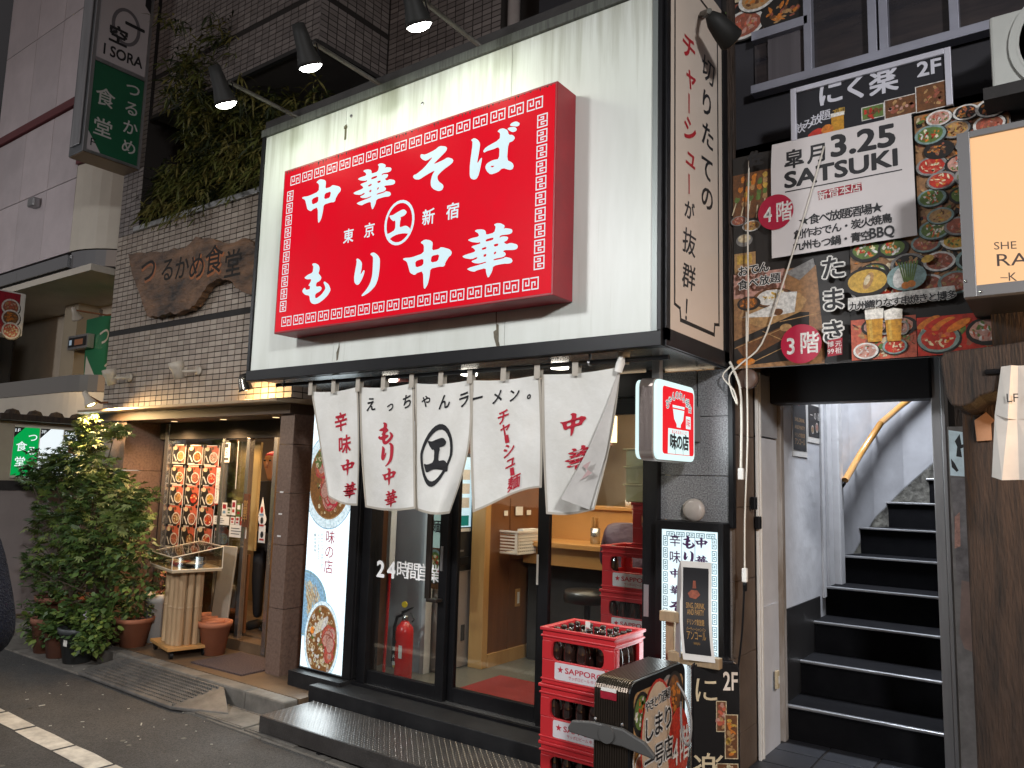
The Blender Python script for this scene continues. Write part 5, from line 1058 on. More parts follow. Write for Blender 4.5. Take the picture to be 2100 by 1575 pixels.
# posters inside the passage
px_ = PX(-1.464)
for (x0_, y0_), (x1_, y1_), lab, tx in (((1627, 815), (1652, 926), 'tall black poster with gold lettering on the white stair wall', 1), ((1658, 833), (1683, 898), 'small black poster with food pictures on the white stair wall', 2)):
    t = thing('poster', lab, 'poster', (-1.46, 5, 1.7), 'posters on the stair wall'); pz = PX(-1.4625); a, b = pz.px(x0_, y1_ - 4), pz.px(x1_, y0_ + 4)
    B('paper', m_wpl, t, (-1.4648, -1.4625, a[0] - .02, b[0] + .02, a[1] - .04, b[1] + .01)); q = MB().mat(m_ink).rect(pz, a[0], a[1], b[0], b[1]); m_gold = M('gold_ink', (.42, .24, .08), .4, .3); w = b[0] - a[0]
    if tx == 1:
        q.mat(PC('red')).disc(pz, a[0] + w * .45, b[1] - .04, .012, .02); q.mat(m_gold)
        for k, (s_, hh) in enumerate((('SING, DRINK,', .025), ('AND PARTY', .025), ('ドリンク飲放題', .022), ('アンコール', .035))): q.word(pz, s_, a[0] + w * .12, a[1] + .19 - k * .05, b[0] - w * .12, hh, .005)
    else:
        q.mat(PC('white')).chars(pz, '一の酉', (a[0] + w * .25, b[1] - .07), (b[0] - w * .2, b[1] - .07), .06); food(q, pz, a[0] + w * .65, a[1] + .07, .035, 'meat'); food(q, pz, a[0] + w * .3, a[1] + .05, .03, 'fry')
    q.build('print', None, t)
for (x, y), lab in (((1547, 1032), 'upper black cable clip on the white conduit'), ((1556, 1072), 'lower black cable clip on the white conduit')):
    a = onX(x, y, -1.442); t = tag(B('cable_clip', m_black, None, (-1.46, -1.43, a.y - .02, a.y + .02, a.z - .035, a.z + .035), bevel=.006), lab, 'cable clip')
t = thing('door_bell', 'small yellowed switch low on the pale passage jamb', 'switch', (-1.45, 4.7, .5)); a = onX(1591, 1393, -1.436); B('case', M('yellowed', (.5, .42, .28), .5), t, (-1.437, -1.42, a.y - .02, a.y + .02, a.z - .05, a.z + .05), bevel=.004); B('button', m_wpl, t, (-1.4195, -1.415, a.y - .008, a.y + .008, a.z - .02, a.z + .02), bevel=.002)
# ================================================================ noren curtain
YN = 3.28; pn2 = PY(YN)
no = thing('noren_curtain', 'off white split noren with red and black brush lettering across the shop door', 'curtain', (-3, YN, 2.2))
m_cl = M('noren_cloth', (.72, .71, .67), .9, nz=.45, ns=3.5, col2=(.53, .51, .44), bump=.45, bs=13, bdist=.012, sheen=.2); m_hem = M('noren_hem', (.42, .38, .32), .9)
bc = m_cl.node_tree.nodes['Principled BSDF']
ra, rb_ = pn2.px(568, 790), pn2.px(1372, 732)
MB().tube([(ra[0], YN, ra[1] + .0), (rb_[0], YN, rb_[1])], .0125, 12).build('rod', m_black, no, True)
m_nred = M('noren_red', (.42, .012, .03), .85); m_nblk = M('noren_black', (.012, .012, .014), .85)
PAN = [  # corner pixels: top left, top right, bottom right, bottom left ; left edge bow, right edge bow (pixels), depth swing of the hem
 ((638, 803), (734, 793), (733, 1037), (673, 1018), 0, 3, .05), ((737, 794), (849, 785), (852, 1043), (749, 1040), -3, 0, .07),
 ((850, 786), (966, 779), (922, 1053), (852, 1045), 0, 18, .10), ((966, 780), (1108, 768), (1111, 1000), (969, 1051), -3, 3, .04),
 ((1110, 768), (1273, 752), (1219, 1045), (1120, 1054), -2, 8, .08)]
def pan_fn(k):
    tl, tr_, br_, bl_, b0, b1, sw = PAN[k]; ph = k * 1.7
    def fn(s, t, l=0):
        """s across, t down"""
        lx = tl[0] + (bl_[0] - tl[0]) * t + b0 * math.sin(3.14 * t); rx = tr_[0] + (br_[0] - tr_[0]) * t + b1 * math.sin(3.14 * t)
        ly = tl[1] + (bl_[1] - tl[1]) * t; ry = tr_[1] + (br_[1] - tr_[1]) * t
        x, y = lx + (rx - lx) * s, ly + (ry - ly) * s
        x += 0; y += 5 * math.sin(3.14 * s) * (1 - t) + (6 * math.sin(3.14 * s) * t if k != 3 else -14 * math.sin(3.14 * s) * t * (s))
        p = pn2.px(x, y); dy = sw * t * math.sin(1.57 * t) * math.sin(3.14 * s * .9 + ph) + .015 * t * math.sin(s * 8 + ph + t * 2) + .005 * math.sin(s * 13 + t * 6 + ph) + .006 * math.sin(9 * (s * .6 - t * .8) + ph)
        q = Vector((p[0], YN, p[1])); d = (q - EYE).normalized()
        return q + d * dy - d * l
    return fn
for k in range(5):
    fn = pan_fn(k); mb = MB(); NU, NV = 16, 20
    mb.add([fn(i / NU, j / NV) for j in range(NV + 1) for i in range(NU + 1)], [(j * (NU + 1) + i, j * (NU + 1) + i + 1, (j + 1) * (NU + 1) + i + 1, (j + 1) * (NU + 1) + i) for j in range(NV) for i in range(NU)])
    o = mb.build('cloth_panel', m_cl, no, True)
    hm = MB()
    for (s0, t0, s1, t1, n_) in ((.0, 0, .0, 1, 20), (1, 0, 1, 1, 20), (0, 1, 1, 1, 16)):
        for i in range(n_):
            a0, b0_ = s0 + (s1 - s0) * i / n_, t0 + (t1 - t0) * i / n_; a1, b1_ = s0 + (s1 - s0) * (i + 1) / n_, t0 + (t1 - t0) * (i + 1) / n_
            ds, dt = ((.035 if s0 == 0 else -.035), 0) if s0 == s1 else (0, -.018)
            hm.quad(fn(a0, b0_, .003), fn(a1, b1_, .003), fn(a1 + ds, b1_ + dt, .003), fn(a0 + ds, b0_ + dt, .003))
    hm.build('hem', m_hem, o)
    txt = [('辛味中華', (.58, .27), (.74, .87), .17, m_nred), ('もり中華', (.47, .37), (.52, .90), .17, m_nred), None, ('チャーシュー麺', (.46, .31), (.60, .90), .132, m_nred), ('中華', (.42, .36), (.52, .60), .175, m_nred)][k]
    def put_txt(ch, s, t, h, mb2, shear=.0):
        """one glyph on the cloth; h = height as a part of the panel's drop"""
        W = (fn(1, t) - fn(0, t)).length; Hh = (fn(.5, 1) - fn(.5, 0)).length; g = GL.get(ch)
        off = .5 if g else .38
        if g: h *= 1.22 if k == 4 else 1.08
        if not g: g = glyph(ch, .006)
        if ch == 'ー' and shear > 5:
            mb2.add([fn(s - .035, t - .27 * h, .005), fn(s + .02, t - .27 * h, .005), fn(s + .035, t + .27 * h, .005), fn(s - .025, t + .25 * h, .005)], [(0, 1, 2, 3)]); return
        sk = 0.15 if shear <= 5 else .12
        for n_, (dx, dy) in enumerate(heavy(.017 if off == .38 else 0)): mb2.add([fn(s + ((x + dx - .5) + .08 * (y - off)) * h * Hh / W, t - ((y + dy - off) + sk * (x - .5)) * h, .005 + .00006 * n_) for x, y in g[0]], g[1])
    L = MB()
    if txt:
        st, a, b, h, mt = txt; L.mat(mt)
        for i, ch in enumerate(st):
            f = i / (len(st) - 1); put_txt(ch, a[0] + (b[0] - a[0]) * f, a[1] + (b[1] - a[1]) * f, h, L, 9 if ch == 'ー' else 0)
    if k == 4: put_txt('そ', .62, .80, .15, L)
    if k == 2:   # the crest
        L.mat(m_nblk); n = 30; cs, ct = .40, .55; vs = []
        for r1 in (1, .84):
            for i in range(n):
                th = 6.2832 * i / n; e = abs(math.sin(th)) ** 1.35 * (1 if math.sin(th) > 0 else -1)
                vs.append(fn(cs + .30 * r1 * math.cos(th) + .06 * e, ct - .245 * (r1 + (r1 - 1) * .1) * e, .005))
        L.add(vs, [(i, (i + 1) % n, n + (i + 1) % n, n + i) for i in range(n)]); g = GL['工']
        L.add([fn(cs + (x - .47) * .48, ct - (y - .50) * .34, .006) for x, y in g[0]], g[1])
    TOP = {1: (('え', .21), ('っ', .56), ('ち', .87)), 2: (('や', .20), ('ん', .52), ('ラ', .86)), 3: (('ー', .10), ('メ', .38), ('ン', .62), ('。', .88))}
    if k in TOP:
        L.mat(m_nblk)
        for ch, s in TOP[k]: put_txt(ch, s, .135 if ch != 'っ' else .15, .125 if ch not in 'っや' else .10, L)
    if L.v: L.build('lettering', None, o)
    if k == 4:   # folded back corner
        fl_ = [fn(.99, .06, .012), fn(.93, .30, .016), fn(.70, .62, .022)]; a = pn2.px(1161, 1023); b = pn2.px(1209, 1044)
        e_ = [Vector((a[0], YN - .03, a[1])), Vector((b[0], YN - .03, b[1]))]; A = [pn2.px(1272, 756), pn2.px(1250, 830), pn2.px(1215, 920), pn2.px(1161, 1023)]; Bp = [pn2.px(1274, 757), pn2.px(1262, 830), pn2.px(1246, 930), pn2.px(1213, 1045)]
        fb = MB(); N = 8
        for i in range(3):
            fb.quad(Vector((A[i][0], YN - .012 - .012 * i, A[i][1])), Vector((Bp[i][0], YN - .004 - .006 * i, Bp[i][1])), Vector((Bp[i + 1][0], YN - .004 - .006 * (i + 1), Bp[i + 1][1])), Vector((A[i + 1][0], YN - .012 - .012 * (i + 1), A[i + 1][1])))
        fb.build('folded_flap', M('noren_back', (.52, .50, .47), .9, nz=.4, ns=6), o, True)
        q = MB().mat(M('show_through', (.44, .30, .29), .9)); pz = PY(YN - .052); q.ppx(pz, [(1195, 955), (1212, 945), (1204, 962), (1215, 970), (1190, 985), (1205, 965)])
        q.build('show_through', None, o)
for x in (641, 688, 738, 790, 848, 908, 967, 1036, 1105, 1183): 
    i = (x - 568) / (1372 - 568); u = ra[0] + 0; p = pn2.px(x, 790 - 58 * i); q = pn2.px(x, 790 - 58 * i + 26); w = .017
    mb = MB(); z1 = p[1] + .016; mb.slab([(p[0] - w, YN - .018, q[1]), (p[0] + w, YN - .018, q[1]), (p[0] + w, YN - .016, z1 - .01), (p[0] - w, YN - .016, z1 - .01)], (0, .003, 0)); mb.box(p[0] - w, p[0] + w, YN - .016, YN + .016, z1 - .008, z1 - .005); mb.box(p[0] - w, p[0] + w, YN + .014, YN + .017, q[1] + .01, z1 - .009); mb.build('loop', m_hem, no)
p = pn2.px(1274, 738); mb = MB().tube([(p[0] - .005, YN - .02, p[1] - .06), (p[0] + .01, YN - .024, p[1] - .02), (p[0] + .012, YN - .02, p[1] + .022), (p[0] + .02, YN + .02, p[1] + .03), (p[0] + .02, YN + .02, p[1] - .02)], [.02, .022, .02, .018, .012], 7); mb.build('loop', m_cl, no, True)
for x in (583, 1210):
    i = (x - 568) / 804; p = pn2.px(x, 790 - 58 * i); MB().lathe([(.0145, -.006), (.017, -.006), (.017, .006), (.0145, .006)], (p[0], YN, p[1]), 14, (1, 0, 0)).build('rod_clamp', m_steel, no); B('hanger', m_steel, no, (p[0] - .006, p[0] + .006, YN - .004, YN + .004, p[1] + .014, 2.285))

# ================================================================ projecting lit sign on the pillar
pg_ = thing('projecting_sign', 'small rounded lit box sign with a white bowl on red beside the granite pillar', 'lit sign', (-1.6, 3.6, 1.9))
XS, ya, yb_, za, zb = -1.62, 3.40, 3.875, 1.762, 2.165
def rrect(u0, v0, u1, v1, r, n=5):
    pts = []
    for cx, cy_, a0 in ((u1 - r, v1 - r, 0), (u0 + r, v1 - r, 90), (u0 + r, v0 + r, 180), (u1 - r, v0 + r, 270)):
        pts += [(cx + r * math.cos(R(a0 + 90 * i / n)), cy_ + r * math.sin(R(a0 + 90 * i / n))) for i in range(n + 1)]
    return pts
m_rib = M('ribbed_casing', (.33, .28, .25), .4, .7, nz=.2, ns=4); m_lens = M('lit_lens', (.80, .95, .95), .35, emit=.95, ecol=(.72, .93, .93)); m_lred = M('lit_red', (.5, .0, .01), .35, emit=.95, ecol=(.85, .012, .02))
P = rrect(ya, za, yb_, zb, .045)
MB().slab([(XS - .018, u, v) for u, v in P], (-.072, 0, 0)).build('casing', m_rib, pg_, bevel=.002)
rb2 = MB()
for i in range(11): rb2.box(XS - .088 + i * .0065, XS - .085 + i * .0065, ya - .003, ya + .001, za + .045, zb - .045)
rb2.build('casing_ribs', M('rib_dark', (.16, .13, .12), .5, .5), pg_)
P2 = rrect(ya + .008, za + .006, yb_ - .006, zb - .006, .042)
MB().slab([(XS - .0175, u, v) for u, v in P2], (.0175, 0, 0)).build('lens', m_lens, pg_, bevel=.004); MB().slab([(XS - .115, u, v) for u, v in P2], (.024, 0, 0)).build('lens', m_lens, pg_, bevel=.004)
px2 = PX(XS); px2.lift = .002; q = MB().mat(m_lred); q.poly(px2, rrect(*px2.px(1357, 944), *px2.px(1423, 785), .018) if False else rrect(ya + .07, za + .035, yb_ - .025, zb - .035, .02)); 
um, w = (ya + .07 + yb_ - .025) / 2, (yb_ - .025 - ya - .07)
q.mat(m_lens).poly(px2, [(um - .125, 1.925), (um + .125, 1.925), (um + .135, 1.80), (um - .13, 1.80)])
q.poly(px2, [(um - .075, 2.045), (um + .075, 2.045), (um + .055, 1.975), (um + .025, 1.95), (um - .025, 1.95), (um - .055, 1.975)]); q.rect(px2, um - .025, 1.935, um + .025, 1.95)
q.mat(m_lred).rect(px2, um - .07, 2.025, um + .07, 2.032); q.mat(m_lens).rect(px2, um + .09, 1.935, um + .15, 2.00); q.mat(m_lred).chars(px2, '味', (um + .12, 1.967), (um + .12, 1.967), .05)
arc = 'ちゃんのれん組合'
for i, ch in enumerate(arc):
    th = R(150 - i * 120 / 7); cu, cv = um + .155 * math.cos(th), 1.985 + .115 * math.sin(th); q.mat(m_lens).chars(px2, ch, (cu, cv), (cu, cv), .048, bold=.06); q.mat(M('teal_ink', (.02, .12, .12), .5)).chars(px2, ch, (cu, cv), (cu, cv), .046, bold=.01)
q.mat(m_lred).chars(px2, 'あふれるおいしさ', (um - .08, 1.91), (um + .08, 1.91), .021); q.mat(m_ink).chars(px2, '味の店', (um - .075, 1.862), (um + .075, 1.862), .082, bold=.04)
q.line(px2, [(um - .05, 1.83), (um - .048, 1.80)], .003); q.line(px2, [(um + .04, 1.83), (um + .045, 1.80)], .003); q.build('printed_face', None, pg_)
B('wall_bracket', m_alu, pg_, (XS - .075, XS - .02, yb_ + .002, 3.998, 1.88, 2.07), bevel=.004); B('hanger', m_alu, pg_, (XS - .07, XS - .03, 3.5, 3.54, zb + .002, 2.285))
area('sign_glow', (XS + .03, 3.62, 1.95), (R(90), 0, R(-90)), .35, .3, 4, (.85, .97, 1), pg_)
dl = thing('disc_lamp', 'round frosted grey disc lamp on the granite pillar', 'lamp', (-1.65, 4, 1.55)); a = PY(3.99).px(1424, 1046); MB().lathe([(.055, 0), (.062, .012), (.060, .03), (.04, .042), (0, .046)], (a[0], 3.999, a[1]), 28, (0, -1, 0)).build('cover', M('frosted_cover', (.40, .36, .33), .35, nz=.2, ns=10), dl, True)

# ================================================================ upright menu light box at the pillar
mlb = thing('menu_light_box', 'tall glowing white menu light box with a blue key border against the pillar', 'lit sign', (-1.65, 3.9, 0))
YM = 3.90; pm = PY(YM); x0, x1, z0, z1 = -1.855, -1.478, .10, 1.455
B('case', m_black, mlb, (x0, x1, YM + .012, 3.996, z0, z1), bevel=.005); B('frame', m_black, mlb, (x0, x0 + .035, YM - .006, YM + .012, z0, z1), (x1 - .03, x1, YM - .006, YM + .012, z0, z1), (x0 + .035, x1 - .03, YM - .006, YM + .012, z1 - .045, z1), (x0 + .035, x1 - .03, YM - .006, YM + .012, z0, z0 + .04), bevel=.002)
m_mlit = M('menu_lit', (.82, .92, .95), .4, emit=1.0, ecol=(.76, .93, .98)); q = MB().mat(m_mlit); pm.lift = .0; q.rect(pm, x0 + .035, z0 + .04, x1 - .03, z1 - .045); pm.lift = .001
m_key = M('key_blue', (.16, .28, .34), .5, emit=.12); q.mat(m_key); l0 = pm.lift
for i in range(5): pm.lift = l0; key(q, pm, x0 + .085 + i * .056, z1 - .068, .044, .022, .0042)
for i in range(19):
    for u in (x0 + .056, x1 - .050): pm.lift = l0; key(q, pm, u, z1 - .105 - i * .063, .022, .05, .0042, 1, True)
pm.lift = l0 + .004; m_pur = M('menu_purple', (.06, .02, .09), .5); q.mat(m_pur)
cu = [pm.px(x, 1120)[0] for x in (1385, 1413, 1437)]
q.chars(pm, '辛味中華そば', (cu[0], 1.355), (cu[0], .925), .068, bold='brush'); q.chars(pm, 'もり中華', (cu[1], 1.35), (cu[1], 1.11), .072, bold='brush'); q.chars(pm, '中華そば', (cu[2] + .005, 1.35), (cu[2] + .005, 1.08), .075, bold='brush')
for u in ((cu[0] + cu[1]) / 2, (cu[1] + cu[2]) / 2 + .003): q.rect(pm, u - .0012, .7, u + .0012, 1.38)
q.chars(pm, 'ーーー', (cu[0], .86), (cu[0], .74), .06, vert=True); q.mat(PC('red')).chars(pm, '味', (cu[0] - .02, .72), (cu[0] - .02, .72), .03); q.build('lit_face', None, mlb)
area('menu_glow', (-1.67, YM - .02, .9), (R(-90), 0, 0), .3, 1.2, 9, (.82, .95, 1), mlb)
# ================================================================ tall ramen picture light box left of the door
rl = thing('ramen_light_box', 'tall lit picture panel of ramen bowls left of the black doors', 'lit sign', (-4.5, 3.9, .2)); YR2 = 3.90; pl_ = PY(YR2)
x0, x1, z0, z1 = pl_.px(614, 1370)[0], pl_.px(703, 1390)[0], .232, 2.12
B('case', m_black, rl, (x0 - .01, -4.165, YR2 + .006, 4.06, .235, 2.27), bevel=.004); B('base', m_blk, rl, (x0 - .0, -4.17, 3.80, 4.0, .12, .231)); B('frame', m_black, rl, (x1, -4.17, YR2 - .012, YR2 + .005, .236, 2.2), (x0, x1, YR2 - .012, YR2 + .005, .236, .245))
q = MB(); pl_.lift = -.004; m_lb = M('lit_blue_white', (.75, .88, .93), .4, nz=.5, ns=3, col2=(.60, .78, .88), emit=1.0); q.mat(m_lb).rect(pl_, x0, .246, x1, z1)
def lf(k): return PC(k, .85)
def bowl(u, v, r, asp, keys, plate='pale', rim=.0):
    q.mat(lf('blue')).disc(pl_, u, v, r * 1.05, r * 1.05 * asp, 30); q.mat(lf(plate)).disc(pl_, u, v, r, r * asp, 30); q.mat(lf('soup')).disc(pl_, u, v, r * .86, r * .86 * asp, 28)
def clipd(u, ru): return max(x0 + ru, min(x1 - ru, u))
UW = x1 - x0
# bowls are cut by the edge of the print
def cutdisc(mat, u, v, ru, rv, n=44, wob=0):
    q.mat(mat); pts = [(max(x0, min(x1, u + ru * (1 + random.uniform(-wob, wob)) * math.cos(6.2832 * i / n))), max(.247, min(z1, v + rv * (1 + random.uniform(-wob, wob)) * math.sin(6.2832 * i / n)))) for i in range(n)]; q.poly(pl_, pts)
def slices(cu, cv, n, r, rv, s=1):
    l0 = pl_.lift
    for i in range(n):
        pl_.lift = l0 + i * .00009; a, k = random.uniform(0, 6.28), math.sqrt(random.random()); x, y = cu + math.cos(a) * r * k, cv + math.sin(a) * rv * k; w = random.uniform(.045, .08) * s; h_ = random.uniform(.06, .10) * s; rt = random.uniform(-.6, .6)
        for key_, f in (('crim', 1.1), ('meat', 1.04), (random.choice(('pink', 'pink', 'ltred')), .95), ('pink', .55)):
            m_ = lf(key_); q.mat(m_); pts = [(w * f * math.cos(6.2832 * t / 11) * random.uniform(.85, 1.1), h_ * f * math.sin(6.2832 * t / 11) * random.uniform(.85, 1.1)) for t in range(11)]
            q.poly(pl_, [(min(max(x + p * math.cos(rt) - o_ * math.sin(rt), x0), x1), min(max(y + p * math.sin(rt) + o_ * math.cos(rt), .247), z1)) for p, o_ in pts])
def crumbs(cu, cv, r0, r1, asp, n, ks, s):
    l0 = pl_.lift
    for i in range(n):
        pl_.lift = l0 + (i % 9) * .00004; a, r_ = random.uniform(0, 6.28), random.uniform(r0, r1); x, y = cu + r_ * math.cos(a), cv + r_ * asp * math.sin(a)
        if x0 + s < x < x1 - s and .25 + s < y < z1 - s:
            q.mat(lf(random.choice(ks))); k = random.uniform(.6, 1.2) * s
            if i % 3 == 0: q.ring(pl_, x, y, k, k * 1.3, k * .45, 9)
            else: q.disc(pl_, x, y, k, k * random.uniform(.5, 1.2), 7, random.uniform(0, 3), .2)
    pl_.lift = l0 + .0005
P_ = pl_.px
u, v = P_(676, 985)
for mt, k in (('blue', 1.0), ('pale', .98), ('tan', .80), ('soup', .77)): cutdisc(lf(mt), u, v, .29 * k, .36 * k)
crumbs(u, v, .02, .21, 1.25, 90, ('egg', 'tan', 'green', 'soup', 'dark', 'cream'), .012); slices(u - .0, v + .02, 16, .13, .20); crumbs(u - .12, v + .16, 0, .06, 1.3, 26, ('green', 'green', 'egg'), .014)
q.mat(M('lit_crimson', (.55, .03, .06), .5, emit=.45, ecol=(.6, .03, .06))).chars(pl_, '味の店', P_(677, 1101), P_(673, 1162), .105, bold=.0); q.mat(m_ink)
for j, (s_, n_) in enumerate((('チャーシューは切り立て', 11), ('スープは炊き立て', 8), ('麺は自家製', 5))): q.chars(pl_, s_, P_(660 - j * 7, 1097), P_(660 - j * 7, 1097 + n_ * 6.2), .024, bold=.0)
u, v = P_(622, 1235)
for mt, k in (('blue', 1), ('teal', .96), ('blue', .93)): cutdisc(lf(mt), u, v, .26 * k, .24 * k)
l0 = pl_.lift; n_u, n_v = P_(634, 1225)
for k in range(90):
    pl_.lift = l0 + (k % 40) * .00004; a = random.uniform(-1.5, 1.9); r1 = random.uniform(.0, .13); x = max(x0 + .004, n_u - .03 + r1 * math.cos(a)); y = n_v + r1 * math.sin(a) * 1.1; q.mat(lf(('egg', 'cream', 'tan')[k % 3])); q.line(pl_, [(x, y), (x + random.uniform(.01, .03), y - .03), (x + random.uniform(.02, .05), y - random.uniform(.06, .10))], .006)
pl_.lift = l0 + .002
u, v = P_(659, 1313)
for mt, k in (('blue', 1.02), ('pale', 1.0), ('grey', .91), ('tan', .89), ('soup', .86)): cutdisc(lf(mt), u, v, .185 * k, .275 * k)
crumbs(u, v, .02, .155, 1.5, 150, ('egg', 'cream', 'tan', 'green', 'white', 'brown', 'soup'), .012); crumbs(u, v, .09, .155, 1.5, 90, ('white', 'cream', 'egg'), .012)
for i in range(7): q.mat(lf(('white', 'egg')[i % 2])); a = P_(653 + i * 2.2, 1286 - i * 1.3); q.disc(pl_, a[0], a[1], .022, .062, 14, -.55)
a = P_(641, 1292); q.mat(lf('orange')).disc(pl_, a[0], a[1], .022, .026, 10); a = P_(673, 1330); slices(a[0], a[1], 11, .055, .12, .62)
q.build('lit_face', None, rl)
area('panel_glow', ((x0 + x1) / 2, YR2 - .03, 1.1), (R(-90), 0, 0), .3, 1.7, 11, (.82, .95, 1), rl)
# ================================================================ chequered steel step
stp = thing('steel_step', 'black chequer plate step on stubby feet in front of the doors', 'step', (-3, 3.4, 0)); xs, xe, y0, y1 = -4.26, -1.62, 3.235, 3.66
m_chk = M('chequer_plate', (.16, .15, .145), .36, .8, nz=.6, ns=6, col2=(.07, .065, .062), bump=.15, bs=60)
B('plate', m_chk, stp, (xs, xe, y0, y1, .118, .128)); B('front_lip', m_chk, stp, (xs, xe, y0 - .006, y0, .03, .126), (xs - .006, xs, y0, y1, .03, .126))
ck = MB(); nxk, nyk = 118, 19
for i in range(nxk):
    for j in range(nyk):
        x = xs + (i + .5) * (xe - xs) / nxk; y = y0 + (j + .5) * (y1 - y0) / nyk; s = 1 if (i + j) % 2 else -1; c, n = .0085 * .707, .0022 * .707
        ck.add([(x - c, y - s * c, .128), (x + n, y - s * n, .1315), (x + c, y + s * c, .128), (x - n, y + s * n, .1315)], [(0, 1, 2, 3)])
stuff(ck.build('tread_pattern', M('chequer_lug', (.34, .32, .30), .3, .85), stp))
lk = MB()
for i in range(nxk):
    for j in range(4):
        x = xs + (i + .5 * (j % 2) + .25) * (xe - xs) / nxk; z = .045 + j * .022; lk.add([(x - .007, y0 - .006, z - .007), (x + .002, y0 - .009, z - .002), (x + .007, y0 - .006, z + .007), (x - .002, y0 - .009, z + .002)], [(0, 1, 2, 3)])
stuff(lk.build('lip_pattern', m_chk, stp))
for x in (xs + .06, xs + .55, xs + 1.2, xs + 2.0, xe - .06): MB().lathe([(.03, 0), (.03, .012), (.012, .018), (.012, .03), (.012, .117)], (x, y0 + .03, .008 if True else 0), 10).build('foot', m_black, stp)

# ================================================================ beer crates and bottles
m_cr = M('crate_red', (.50, .022, .028), .38, nz=.25, ns=6, col2=(.40, .018, .022)); m_lab = M('crate_label', (.62, .58, .60), .45, nz=.15, ns=5); m_lr = M('label_red', (.42, .01, .03), .5); m_bot = M('brown_glass', (.022, .010, .008), .08, spec=.8, coat=.6); m_cap = M('bottle_lip', (.03, .018, .014), .2)
CW, CD, CH = .40, .30, .265
def crate(label, group):
    t = thing('beer_crate', label, 'crate', (0, 0, 0), group); b = MB()
    for (x0, x1, y0, y1) in ((0, CW, 0, .014), (0, CW, CD - .014, CD), (0, .014, .014, CD - .014), (CW - .014, CW, .014, CD - .014)):
        b.box(x0, x1, y0, y1, .0, .115); b.box(x0, x1, y0, y1, .205, CH)
    for x0, x1 in ((0, .055), (CW - .055, CW)):
        for y0, y1 in ((-.002, .016), (CD - .016, CD + .002)): b.box(x0, x1, y0, y1, .115, .205)
    for y0, y1 in ((.016, .05), (CD - .05, CD - .016)):
        for x0, x1 in ((-.002, .014), (CW - .014, CW + .002)): b.box(x0, x1, y0, y1, .115, .205)
    b.box(.014, CW - .014, .014, CD - .014, .004, .012)
    b.build('crate_body', m_cr, t, bevel=.003)
    r = MB()
    for z0, z1, o in ((.252, CH + .002, .010), (.222, .230, .007), (-.001, .010, -.006), (.018, .026, .005)):
        r.box(-o, CW + o, -o, .001, z0, z1); r.box(-o, CW + o, CD - .001, CD + o, z0, z1); r.box(-o, .001, .001, CD - .001, z0, z1); r.box(CW - .001, CW + o, .001, CD - .001, z0, z1)
    r.build('rim', m_cr, t, bevel=.003)
    rb = MB()
    for cx in (.055, CW - .055):
        s = 1 if cx < .2 else -1
        for z, sz in ((.115, 1), (.205, -1)):
            pts = [(cx, z)] + [(cx + s * .028 * (1 - math.sin(R(90 * i / 4))), z + sz * .028 * (1 - math.cos(R(90 * i / 4)))) for i in range(5)]
            rb.slab([(u, -.001, v) for u, v in pts], (0, .015, 0))
    rb.build('window_corner', m_cr, t)
    pl = PY(-.0015); pl.lift = .0005; q = MB().mat(m_lab); q.poly(pl, rrect(.075, .028, CW - .045, .108, .008)); q.mat(m_lr); s5_ = [(.108 + .018 * math.cos(R(90 + 36 * i)) * (1 if i % 2 == 0 else .42), .076 + .018 * math.sin(R(90 + 36 * i)) * (1 if i % 2 == 0 else .42)) for i in range(10)]
    q.g2(pl, outline([s5_]), lambda x, y: (x, y)); q.word(pl, 'SAPPORO', .135, .064, .345, .026, .022); q.word(pl, 'サッポロビール 中 20', .155, .040, .315, .013, .008); q.build('label', None, t)
    return t
CT0 = None
def bottle(label, group):
    t = thing('beer_bottle', label, 'bottle', (0, 0, 0), group)
    MB().lathe([(.030, 0), (.032, .01), (.032, .135), (.028, .165), (.017, .195), (.0135, .225), (.0135, .238)], (0, 0, 0), 12).build('glass_body', m_bot, t, True); MB().lathe([(.0155, .238), (.0155, .250), (.010, .253)], (0, 0, 0), 10).build('lip', m_cap, t, True)
    return t
CR = crate('topmost red crate of empties in front of the glass door', 'red beer crates'); CR.location = (-2.178, 3.30, .131 + 2 * CH + .006)
g_c = 'red beer crates'
c2_ = copy_tree(CR, (-2.180, 3.298, .131 + CH + .003), 'middle red crate of the stack on the steel step'); c3_ = copy_tree(CR, (-2.176, 3.302, .131), 'lowest red crate of the stack on the steel step')
zi = .203
IN = (-2.40, 4.28)
c4_ = copy_tree(CR, (IN[0], IN[1], zi), 'lowest red crate of the stack inside the glass'); c5_ = copy_tree(CR, (IN[0] + .003, IN[1] - .003, zi + CH), 'second red crate up of the stack inside the glass'); c6_ = copy_tree(CR, (IN[0] - .002, IN[1], zi + 2 * CH), 'third red crate up inside the glass, full of dark bottles'); c7_ = copy_tree(CR, (IN[0] + .002, IN[1] + .002, zi + 3 * CH), 'red crate holding two bottles, fourth up inside the glass'); c8_ = copy_tree(CR, (IN[0] + .20, IN[1] + .02, zi + 4 * CH + .003), 'topmost red crate inside, set aside under the yellow boxes')
BO = bottle('one of the empty brown bottles standing in the top front crate', 'empty bottles in the top front crate'); first = True
def fill(c, n_x, n_y, lab, grp, skip=0):
    global first
    for i in range(n_x):
        for j in range(n_y):
            if random.random() < skip: continue
            loc = (c.location.x + .05 + i * (CW - .1) / max(1, n_x - 1) + random.uniform(-.003, .003), c.location.y + .052 + j * (CD - .104) / max(1, n_y - 1) + random.uniform(-.003, .003), c.location.z + .0125)
            if first: BO.location = loc; first = False; continue
            b = copy_tree(BO, loc, lab); b['group'] = grp
fill(CR, 5, 4, 'one of the empty brown bottles standing in the top front crate', 'empty bottles in the top front crate', .12)
